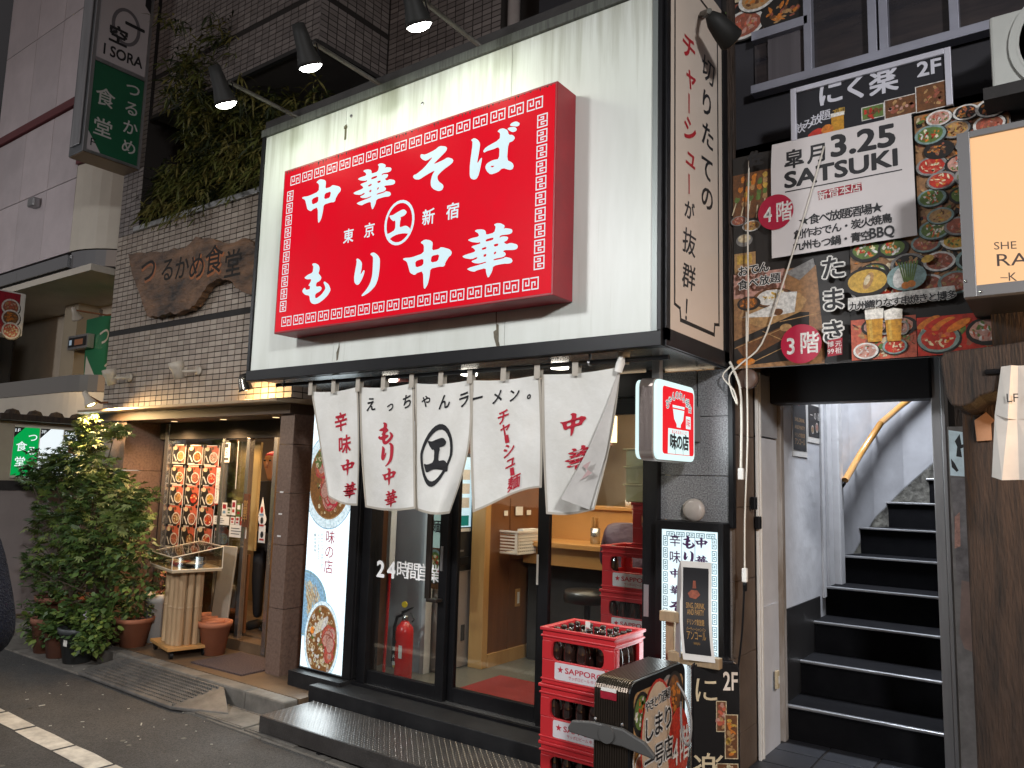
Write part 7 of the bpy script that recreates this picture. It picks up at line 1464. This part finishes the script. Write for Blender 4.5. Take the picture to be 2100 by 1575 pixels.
for y0, y1, cs in rows:
    for i, (x0, x1) in enumerate(cs):
        dy = (x0 - cs[0][0]) * .075; a = pf2.px(310 + x0 * .2095, 850 + (y1 + dy - 8) * .2095); b = pf2.px(310 + x1 * .2095, 850 + (y0 + dy * .35) * .2095); w, h = b[0] - a[0] - .004, b[1] - a[1] - .004
        t = thing('menu_photo', 'menu photo of a %s, %s of the photo grid' % (DISH[n], WHR[n]), 'photo', (a[0], YG, a[1]), 'menu photos on the shop glass'); pz = PY(YG - .0125)
        B('print_border', m_wpl, t, (a[0], a[0] + w, YG - .0125, YG - .0095, a[1], a[1] + h)); q = MB(); q.mat(PC('ltred')).rect(pz, a[0] + .006, a[1] + .006, a[0] + w - .006, a[1] + h - .006)
        q.mat(PC('dark')).poly(pz, [(a[0] + .006, a[1] + .006), (a[0] + w * .75, a[1] + .006), (a[0] + w * .42, a[1] + h * .9), (a[0] + .006, a[1] + h * .75)])
        q.mat(PC('cream')).disc(pz, a[0] + w * .2, a[1] + h * .82, w * .14, h * .11, 12); q.mat(PC('brown')).disc(pz, a[0] + w * .55, a[1] + h * .85, w * .09, h * .08, 10); q.mat(PC('white')).line(pz, [(a[0] + w * .12, a[1] + h * .45), (a[0] + w * .3, a[1] + h * .18)], w * .07)
        food(q, pz, a[0] + w * .64, a[1] + h * .40, w * .29, KD[n], 0, h / w * .92, 'dark' if n in (7, 13) else 'white', 12); q.mat(m_ink).rect(pz, a[0] + .008, a[1] + .008, a[0] + w * .5, a[1] + h * .11); q.mat(m_wpl)
        for k in range(6): q.rect(pz, a[0] + .012 + k * w * .075, a[1] + h * .035, a[0] + .012 + k * w * .075 + w * .05, a[1] + h * .085)
        q.build('printed_dish', None, t)
        for u in (a[0] + .01, a[0] + w - .02): B('tape', m_black, t, (u - .012, u + .018, YG - .0165, YG - .0145, a[1] + h - .022, a[1] + h + .006))
        n += 1
def sticker(x0, y0, x1, y1, lab, cols, kind=0):
    a = pf2.px(310 + x0 * .2095, 850 + y1 * .2095); b = pf2.px(310 + x1 * .2095, 850 + y0 * .2095); t = thing('notice', lab, 'notice', (a[0], YG - .04, a[1]), 'stickers and notices on the left shop door'); Y = YG - .045
    B('paper', cols[0], t, (a[0], b[0], Y, Y + .003, a[1], b[1])); pz = PY(Y); q = MB(); w, h = b[0] - a[0], b[1] - a[1]; q.mat(cols[1])
    if kind == 0: q.rect(pz, a[0] + w * .15, a[1] + h * .55, b[0] - w * .15, b[1] - h * .12); q.mat(cols[2]).rect(pz, a[0] + w * .2, a[1] + h * .2, b[0] - w * .2, a[1] + h * .4)
    elif kind == 1:
        q.rect(pz, a[0] + w * .12, a[1] + h * .03, b[0] - w * .12, b[1] - h * .03); q.mat(cols[2]); q.chars(pz, 'こだわり定食あり', (a[0] + w * .66, b[1] - h * .1), (a[0] + w * .66, a[1] + h * .35), .035, bold=0); q.chars(pz, '手づくりの味をどうぞ', (a[0] + w * .34, b[1] - h * .2), (a[0] + w * .34, a[1] + h * .1), .03, bold=0)
    elif kind == 2:
        q.rect(pz, a[0] + w * .2, b[1] - h * .25, b[0] - w * .2, b[1] - h * .06); q.ring(pz, a[0] + w * .5, a[1] + h * .5, w * .32, h * .17, .004); q.disc(pz, a[0] + w * .36, a[1] + h * .5, .008); q.disc(pz, a[0] + w * .64, a[1] + h * .5, .008); q.rect(pz, a[0] + w * .1, a[1] + h * .12, b[0] - w * .1, a[1] + h * .22)
    else:
        for k in range(3): q.rect(pz, a[0] + w * .1, a[1] + h * (.25 + k * .22), a[0] + w * (.6 + .1 * (k % 2)), a[1] + h * (.31 + k * .22))
        q.mat(cols[2]).rect(pz, b[0] - w * .28, a[1] + h * .15, b[0] - w * .06, b[1] - h * .15)
    q.build('print', None, t)
W_ = m_wpl; gG = PC('green'); rd = PC('red'); pkk = PC('crim'); bl_ = PC('blue')
sticker(712, 278, 806, 468, 'white notice with a masked face high on the door glass', (W_, m_ink, m_ink), 2); sticker(640, 512, 736, 880, 'tall white notice with a red border beside the photo grid', (rd, W_, m_ink), 1)
sticker(720, 865, 775, 990, 'white sticker with red and blue marks, first in the upper row', (W_, pkk, bl_)); sticker(772, 912, 812, 980, 'small green sticker in the upper row', (W_, gG, gG)); sticker(814, 842, 862, 985, 'pink topped white sticker in the upper row', (W_, pkk, rd)); sticker(864, 872, 912, 1000, 'green and white sticker in the upper row', (gG, W_, pkk)); sticker(914, 876, 975, 1000, 'white sticker with a blue square in the upper row', (W_, bl_, m_ink))
sticker(640, 1000, 795, 1070, 'wide white notice with two printed lines', (W_, m_ink, W_), 3); sticker(805, 1003, 848, 1072, 'red and white sticker, first in the lower row', (W_, rd, rd)); sticker(855, 1003, 895, 1078, 'red pointed sticker in the lower row', (W_, rd, pkk)); sticker(903, 1010, 968, 1085, 'red sticker with white mark in the lower row', (rd, W_, rd)); sticker(792, 1090, 965, 1195, 'wide white notice with a blue stamp below the stickers', (W_, m_ink, bl_), 3)
oc = thing('open_plaque', 'narrow dark wooden plaque with carved gold lettering hung on the door', 'plaque', (-5.4, YG, 1.2)); a = pf2.px(515, 1080); b = pf2.px(526, 1013); B('plaque', M('plaque_dark', (.11, .04, .02), .5, nz=.5, ns=9), oc, (a[0] - .01, b[0] + .012, YG - .10, YG - .08, a[1], b[1])); pz = PY(YG - .10); q = MB().mat(M('gold_ink', (.42, .24, .08), .4, .3)); q.chars(pz, '営業中', ((a[0] + b[0]) / 2, b[1] - .09), ((a[0] + b[0]) / 2, a[1] + .08), .075); q.build('lettering', None, oc)
for k, (y, c_, lab) in enumerate(((1043, W_, 'white triangular security sticker on the door edge'), (1065, W_, 'round white sticker on the door edge'), (1094, W_, 'white price sticker low on the door edge'))):
    a = PY(YG - .02).px(538, y); t = thing('sticker', lab, 'sticker', (a[0], YG, a[1])); pz = PY(YG - .022); mb = MB().mat(c_)
    if k == 0: mb.slab([pz.p(a[0] - .05, a[1] - .07), pz.p(a[0] + .05, a[1] - .07), pz.p(a[0], a[1] + .10)], (0, .002, 0))
    elif k == 1: mb.lathe([(.055, 0), (.055, .002)], (a[0], YG - .02, a[1]), 18, (0, -1, 0))
    else: mb.slab([pz.p(a[0] - .05, a[1] - .08), pz.p(a[0] + .04, a[1] - .08), pz.p(a[0] + .04, a[1] + .07), pz.p(a[0] - .05, a[1] + .07)], (0, .002, 0))
    mb.build('paper', None, t); q = MB().mat((rd, m_ink, m_ink)[k]); pz.lift = .003; q.disc(pz, a[0], a[1] - .01, .022, .03, 8); q.mat(bl_ if k == 0 else rd).rect(pz, a[0] - .03, a[1] - .06, a[0] + .03, a[1] - .045); q.build('print', None, t)
s = onY(553, 1100, 4.62); m_blk2 = M('black_clothes', (.012, .012, .014), .85); person('person in black with a red cap glimpsed through the gap of the left door', (s.x, 4.62, .23), (.3, -1), (m_blk2, m_blk2, m_skin, M('red_cap', (.45, .02, .04), .6), m_shoe), .02, 'down', None, True, .93)
# ================================================================ display stand with food samples
ds = thing('display_stand', 'food sample stand of split bamboo on a castored plywood base', 'display stand', (-6.2, 3.83, .13)); cxd, cyd = -6.20, 3.84; dA = R(-14)
def rot(x, y): return (cxd + x * math.cos(dA) - y * math.sin(dA), cyd + x * math.sin(dA) + y * math.cos(dA))
def rbox(mb, x0, x1, y0, y1, z0, z1): c = [rot(x0, y0), rot(x1, y0), rot(x1, y1), rot(x0, y1)]; mb.slab([(*p, z0) for p in c], (0, 0, z1 - z0)); return mb
rbox(MB(), -.25, .25, -.17, .17, .195, .222).build('plywood_base', m_lwood, ds, bevel=.004)
for x, y in ((-.21, -.13), (.21, -.13), (-.21, .13), (.21, .13)): p = rot(x, y); c = MB().lathe([(.0, -.012), (.030, -.012), (.030, .012), (0, .012)], (p[0], p[1], .160), 12, (.3, 1, 0)); c.box(p[0] - .012, p[0] + .012, p[1] - .016, p[1] + .016, .165, .194); c.build('caster', m_black, ds)
m_bamb = M('split_bamboo', (.50, .35, .20), .55, nz=.8, ns=7, col2=(.24, .14, .07), stretch=(1, 1, .15)); 
for i in range(13):
    t = i / 13 * 6.2832; ex, ey = .175 * (abs(math.cos(t)) ** .6) * (1 if math.cos(t) > 0 else -1), .10 * (abs(math.sin(t)) ** .6) * (1 if math.sin(t) > 0 else -1); p = rot(ex, ey); r_ = random.uniform(.027, .036); hgt = .60; mb = MB().tube([(p[0], p[1], .223), (p[0], p[1], .223 + hgt * .48), (p[0], p[1], .223 + hgt * .5), (p[0], p[1], .223 + hgt * .52), (p[0], p[1], .223 + hgt)], [r_, r_ * .97, r_ * 1.06, r_ * .97, r_], 9); mb.build('bamboo_strip', m_bamb, ds)
rbox(MB(), -.30, .30, -.20, .20, .825, .845).build('board', M('sample_board', (.50, .38, .24), .5, nz=.3, ns=5), ds)
m_acr = glass('acrylic_glass', (.90, .90, .86), .35); zA, zB = .847, 1.02
for nm, (a, b, c, d, z0, z1) in (('case_side', (-.30, .30, -.202, -.198, zA, zA + .10)), ('case_side', (-.302, -.298, -.196, .196, zA, zA + .10)), ('case_side', (.298, .302, -.196, .196, zA, zA + .10)), ('case_side', (-.30, .30, .198, .202, zA, zB))): rbox(MB(), a, b, c, d, z0, z1).build(nm, m_acr, ds)
mb = MB(); c = [rot(-.302, -.203), rot(.302, -.203), rot(.302, .203), rot(-.302, .203)]; mb.slab([(*c[0], zA + .101), (*c[1], zA + .101), (*c[2], zB), (*c[3], zB)], (0, 0, .005)); mb.build('case_lid', m_acr, ds)
m_edge = M('acrylic_edge', (.62, .56, .46), .3, emit=.05); mb = MB()
for p, q_ in ((0, 1), (1, 2), (2, 3), (3, 0)):
    zz = [zA + .104, zA + .104, zB + .004, zB + .004]; mb.tube([(*c[p], zz[p]), (*c[q_], zz[q_])], .004, 5); mb.tube([(*c[p], zA), (*c[q_], zA)], .004, 5)
for p in range(4): mb.tube([(*c[p], zA), (*c[p], zz[p])], .004, 5)
mb.build('case_edges', m_edge, ds)
for k, (x, y, r_, cm, lab) in enumerate(((-.02, -.04, .085, 'red', 'red lacquer bowl of noodles in the display case'), (.14, .02, .10, 'dark', 'black tray with a white dish in the display case'), (-.17, -.05, .07, 'white', 'white dish of pale food in the display case'))):
    p = rot(x, y); t = thing('food_sample', lab, 'food sample', (*p, .846), 'food samples in the acrylic case'); MB().lathe([(r_ * .55, 0), (r_, .035), (r_ * .95, .036), (r_ * .5, .012), (0, .012)], (*p, .846), 18).build('dish', PC(cm), t, True); mb = MB().lathe([(r_ * .7, .018), (r_ * .6, .034), (r_ * .2, .045), (0, .046)], (*p, .846), 12); mb.build('food', PC(('egg', 'white', 'cream')[k]), t, True)
# folding panel leaning behind
fp = thing('folding_panel', 'scuffed grey folding panel leaning on the glass behind the pots', 'panel', (-5.9, 4.15, .13)); a, b = onY(440, 1215, 4.16), onY(470, 1255, 4.16); mb = MB(); mb.slab([(a.x, 4.12, .13), (b.x, 4.12, .13), (b.x, 4.19, 1.0), (a.x, 4.19, 1.0)], (0, .02, 0)); mb.build('panel', M('grey_board', (.30, .27, .22), .6, nz=.4, ns=5), fp, bevel=.008)
# doormat
mt = thing('doormat', 'mauve grey bristle doormat on the porch', 'mat', (-5.6, 3.95, .13)); c = [onZ(x, y, .13) for x, y in ((388, 1360), (515, 1387), (541, 1362), (478, 1322))]; e = [Vector((-5.80, 3.70, .129)), Vector((-5.16, 3.72, .129)), Vector((-5.16, 4.18, .129)), Vector((-5.80, 4.16, .129))]; MB().slab(e, (0, 0, .012)).build('pile', M('mat_mauve', (.165, .115, .115), .95, nz=1, ns=90, col2=(.05, .036, .036), bump=1, bs=240, bdist=.02), mt)
# ================================================================ pots
m_terra = M('terracotta', (.36, .13, .065), .75, nz=.5, ns=6, col2=(.24, .085, .045), bump=.2, bs=40); m_terr2 = M('terracotta_dark', (.22, .085, .05), .8, nz=.6, ns=6, col2=(.12, .05, .03)); m_soil = M('soil', (.03, .022, .016), .95)
def pot(x, y, z, r, h, mat, lab, tilt=0, name='flower_pot', filled=True, scale=None):
    t = thing(name, lab, 'pot', (x, y, z), 'plant pots on the porch and kerb'); MB().lathe([(r * .68, 0), (r * .96, h * .84), (r * 1.06, h * .85), (r * 1.08, h), (r * .93, h), (r * .90, h * .85), (r * .62, .02), (0, .02)], (x, y, z), 22).build('pot', mat, t, True)
    if filled: MB().lathe([(r * .9, h * .86), (0, h * .9)], (x, y, z), 16).build('soil', m_soil, t)
    return t
P3 = onZ(437, 1308, .13); pot(-5.95, 4.0, .13, .13, .27, m_terra, 'front empty terracotta pot beside the display stand', filled=False); pot(-6.11, 4.07, .13, .125, .26, m_terra, 'middle empty terracotta pot beside the display stand', filled=False); pot(-6.26, 4.13, .13, .12, .27, m_terra, 'rear empty terracotta pot beside the display stand', filled=False)
PL = [(-6.72, 3.72, .13, .15, .24, m_terra, 'terracotta pot behind the left caster of the display stand'), (-6.93, 3.74, .13, .15, .20, m_terr2, 'small dark pot on the porch beside the kerb'), (-7.55, 3.36, .012, .12, .30, m_terr2, 'leftmost terracotta pot in the gutter'), (-7.28, 3.36, .012, .13, .27, m_terr2, 'terracotta pot in the gutter left of the grey bucket'), (-6.75, 3.95, .13, .13, .42, m_wpl, 'tall pale pot behind the display stand'), (-7.85, 3.62, .13, .22, .32, m_terr2, 'wide dark planter under the maple')]
for p in PL: pot(*p)
pot(-6.98, 3.38, .012, .155, .29, M('grey_bucket', (.045, .05, .052), .5), 'dark grey bucket of round leaves and one pale flower', name='bucket'); B('price_tag', m_wpl, None, (-6.93, -6.87, 3.225, 3.227, .17, .22)); o = bpy.data.objects['price_tag']; tag(o, 'tiny white tag on the grey bucket', 'tag'); o.location = (0, .008, 0)
# ================================================================ plants
m_ml = [M('maple_leaf_a', (.085, .145, .03), .5, nz=.4, ns=6, col2=(.05, .09, .02)), M('maple_leaf_b', (.14, .19, .04), .5), M('maple_leaf_c', (.045, .085, .022), .5), M('maple_leaf_d', (.19, .22, .07), .5)]
m_stem = M('stem', (.07, .05, .03), .8)
def mleaf(mb, p, d, s, n=5):
    """palmate leaf: pointed lobes from one point"""
    d = d.normalized(); a = d.cross(Vector((random.uniform(-.4, .4), random.uniform(-.4, .4), 1))).normalized(); up = a.cross(d)
    for k in range(n):
        th = (k - (n - 1) / 2) * .62; e = d * math.cos(th) + a * math.sin(th); l = s * (1 - .10 * abs(k - (n - 1) / 2)); w = e.cross(up).normalized() * s * .13; mb.add([p, p + e * l * .5 + w, p + e * l - Vector((0, 0, s * .12)), p + e * l * .5 - w], [(0, 1, 2, 3)])
def oval(mb, p, d, s):
    d = d.normalized(); a = d.cross(Vector((random.uniform(-.4, .4), random.uniform(-.4, .4), 1))).normalized() * s * .36; mb.add([p, p + d * s * .35 + a, p + d * s * .75 + a * .7, p + d * s - Vector((0, 0, s * .1)), p + d * s * .75 - a * .7, p + d * s * .35 - a], [(0, 1, 2, 3, 4, 5)])
def shrub(name, lab, cat, base, trunk, crowns, kind, size, grp=None):
    """crowns = (centre, radii, leaf count): clumps of twigs carrying leaves"""
    t = thing(name, lab, cat, base, grp); tm_ = MB(); fo = MB(); Bv = Vector(base)
    for c, rad, cnt in crowns:
        c = Vector(c)
        if trunk: mid = Bv.lerp(c, .5) + Vector((random.uniform(-.06, .06), random.uniform(-.04, .04), .05)); tm_.tube([Bv, mid, c], [trunk, trunk * .7, trunk * .3], 6)
        for i in range(cnt):
            while 1:
                v = Vector([random.uniform(-1, 1) for _ in '123'])
                if .25 < v.length < 1: break
            p = c + Vector((v.x * rad[0], v.y * rad[1], v.z * rad[2])); 
            if noise.noise(p * 5.5) < -.02: continue
            if random.random() < .35 and trunk: tm_.tube([c.lerp(p, .5), p], [.004, .0015], 4, False)
            fo.mat(random.choices(kind[1], kind[2])[0]); o_ = Vector((v.x, v.y - .35, v.z * .4 + random.uniform(-.3, .2)))
            for k in range(3): d_ = o_ + Vector([random.uniform(-.8, .8) for _ in '123']); q_ = p + Vector([random.uniform(-.05, .05) for _ in '123']); (mleaf(fo, q_, d_, size * random.uniform(.7, 1.2)) if kind[0] == 'm' else oval(fo, q_, d_, size * random.uniform(.6, 1.2)))
    if tm_.v: tm_.build('trunk', m_stem, t)
    fo.build('foliage', None, t); return t
def at(x, y, Y): return tuple(onY(x, y, Y))
K1 = ('m', m_ml, (3, 2, 4, .6)); K2 = ('o', [m_ml[0], m_ml[2], m_ml[1]], (2, 3, 1)); K3 = ('m', m_ml, (1, 3, .5, 3))
shrub('maple_tree', 'feathery young maple with a bright lit tip under the reflector lamp', 'tree', (-7.75, 3.66, .42), .022, [(at(175, 940, 3.6), (.36, .22, .22), 190), (at(110, 960, 3.6), (.42, .2, .20), 190), (at(215, 1010, 3.6), (.45, .24, .24), 240), (at(130, 1060, 3.6), (.55, .24, .26), 300), (at(200, 1110, 3.55), (.5, .25, .28), 280), (at(110, 1150, 3.6), (.4, .22, .22), 180), (at(60, 980, 3.6), (.35, .18, .12), 80)], K1, .075)
shrub('maple_sapling', 'bright green top shoot of the maple glowing in the lamp light', 'tree', (-7.7, 3.62, .42), .012, [(at(182, 893, 3.6), (.16, .1, .2), 100), (at(236, 885, 3.6), (.26, .08, .05), 60), (at(262, 1020, 3.5), (.42, .15, .10), 160), (at(245, 1060, 3.48), (.42, .16, .12), 170), (at(290, 1075, 3.48), (.25, .12, .08), 70), (at(205, 950, 3.52), (.3, .1, .1), 70)], K3, .07)
shrub('leafy_shrub', 'broad leaved dark shrub filling the lower half of the plant group', 'shrub', (-7.2, 3.7, .35), .016, [(at(210, 1150, 3.5), (.42, .22, .22), 210), (at(120, 1190, 3.5), (.42, .22, .2), 190), (at(265, 1130, 3.55), (.30, .2, .22), 150), (at(190, 1225, 3.45), (.45, .2, .18), 200), (at(90, 1240, 3.48), (.32, .2, .15), 160), (at(285, 1185, 3.6), (.2, .15, .2), 120)], K2, .062)
shrub('potted_plant', 'low leafy plant in the gutter pot at the left', 'plant', (-7.5, 3.38, .3), .008, [(at(95, 1285, 3.36), (.26, .16, .12), 170), (at(140, 1275, 3.36), (.24, .15, .12), 150)], K2, .075, 'potted plants by the kerb')
shrub('potted_plant', 'round leaved plant with a pale flower growing in the grey bucket', 'plant', (-6.98, 3.38, .28), .006, [(at(190, 1290, 3.36), (.22, .15, .15), 170), (at(205, 1255, 3.38), (.17, .12, .14), 100), (at(175, 1325, 3.33), (.15, .1, .08), 60)], ('o', [m_ml[0], m_ml[1], m_ml[2]], (3, 2, 1)), .055, 'potted plants by the kerb')
shrub('potted_plant', 'small spiky plant in the pot behind the display stand caster', 'plant', (-6.72, 3.72, .34), .005, [((-6.72, 3.72, .46), (.13, .12, .10), 70)], K2, .05, 'potted plants by the kerb')
shrub('potted_plant', 'small plant with reddish leaves in the tall pale pot', 'plant', (-6.75, 3.95, .52), .005, [((-6.75, 3.95, .64), (.16, .12, .09), 70)], ('o', [M('red_leaf', (.22, .08, .05), .6), m_ml[3]], (1, 1)), .05, 'potted plants by the kerb')
f_ = thing('pale_flower', 'single pale lilac flower on a tall stem above the bucket', 'flower', at(181, 1262, 3.33)); c = Vector(at(181, 1262, 3.33)); mb = MB()
for k in range(6): th = k * 1.047; e = Vector((math.cos(th), -.35, math.sin(th))); w = Vector((-math.sin(th), 0, math.cos(th))) * .014; mb.add([c, c + e * .025 + w, c + e * .055, c + e * .025 - w], [(0, 1, 2, 3)])
mb.build('petals', M('petal', (.55, .48, .60), .5), f_); MB().tube([c, c + Vector((-.02, .02, -.12)), c + Vector((.0, .05, -.33))], .003, 5).build('stem', m_ml[0], f_); B('heart', M('stamen', (.15, .05, .2), .6), f_, (c.x - .006, c.x + .006, c.y - .014, c.y - .004, c.z - .006, c.z + .006))
mb = MB(); gs = thing('grass_tuft', 'tuft of long thin grass blades between bucket and display stand', 'plant', at(215, 1310, 3.45))
for k in range(16): b0 = Vector(at(215 + random.uniform(-6, 6), 1310, 3.45)); tp = Vector(at(random.uniform(195, 250), random.uniform(1190, 1260), 3.42)); md_ = b0.lerp(tp, .6) + Vector((0, 0, .05)); w = Vector((.005, 0, 0)); mb.add([b0 - w, b0 + w, md_ + w * .8, tp, md_ - w * .8], [(0, 1, 2, 3, 4)])
mb.build('blades', m_ml[0], gs)
# ================================================================ passer-by at the left edge of the frame
m_fuz = M('fuzzy_navy', (.008, .009, .017), .95, nz=.8, ns=40, col2=(.018, .02, .035), bump=1, bs=160, bdist=.02, sheen=.08, spec=.1)
e = onY(-2, 1235, 1.12); person('passer-by in a fuzzy navy jacket cut off by the left frame edge', (e.x - .295, 1.03, 0), (-.25, 1), (m_fuz, m_trou, m_skin, m_hairb, m_shoe), .05, 'raised', None, True, 1.0, .96)
# helper of the lettering is not part of the place
bpy.data.objects.remove(_fo)
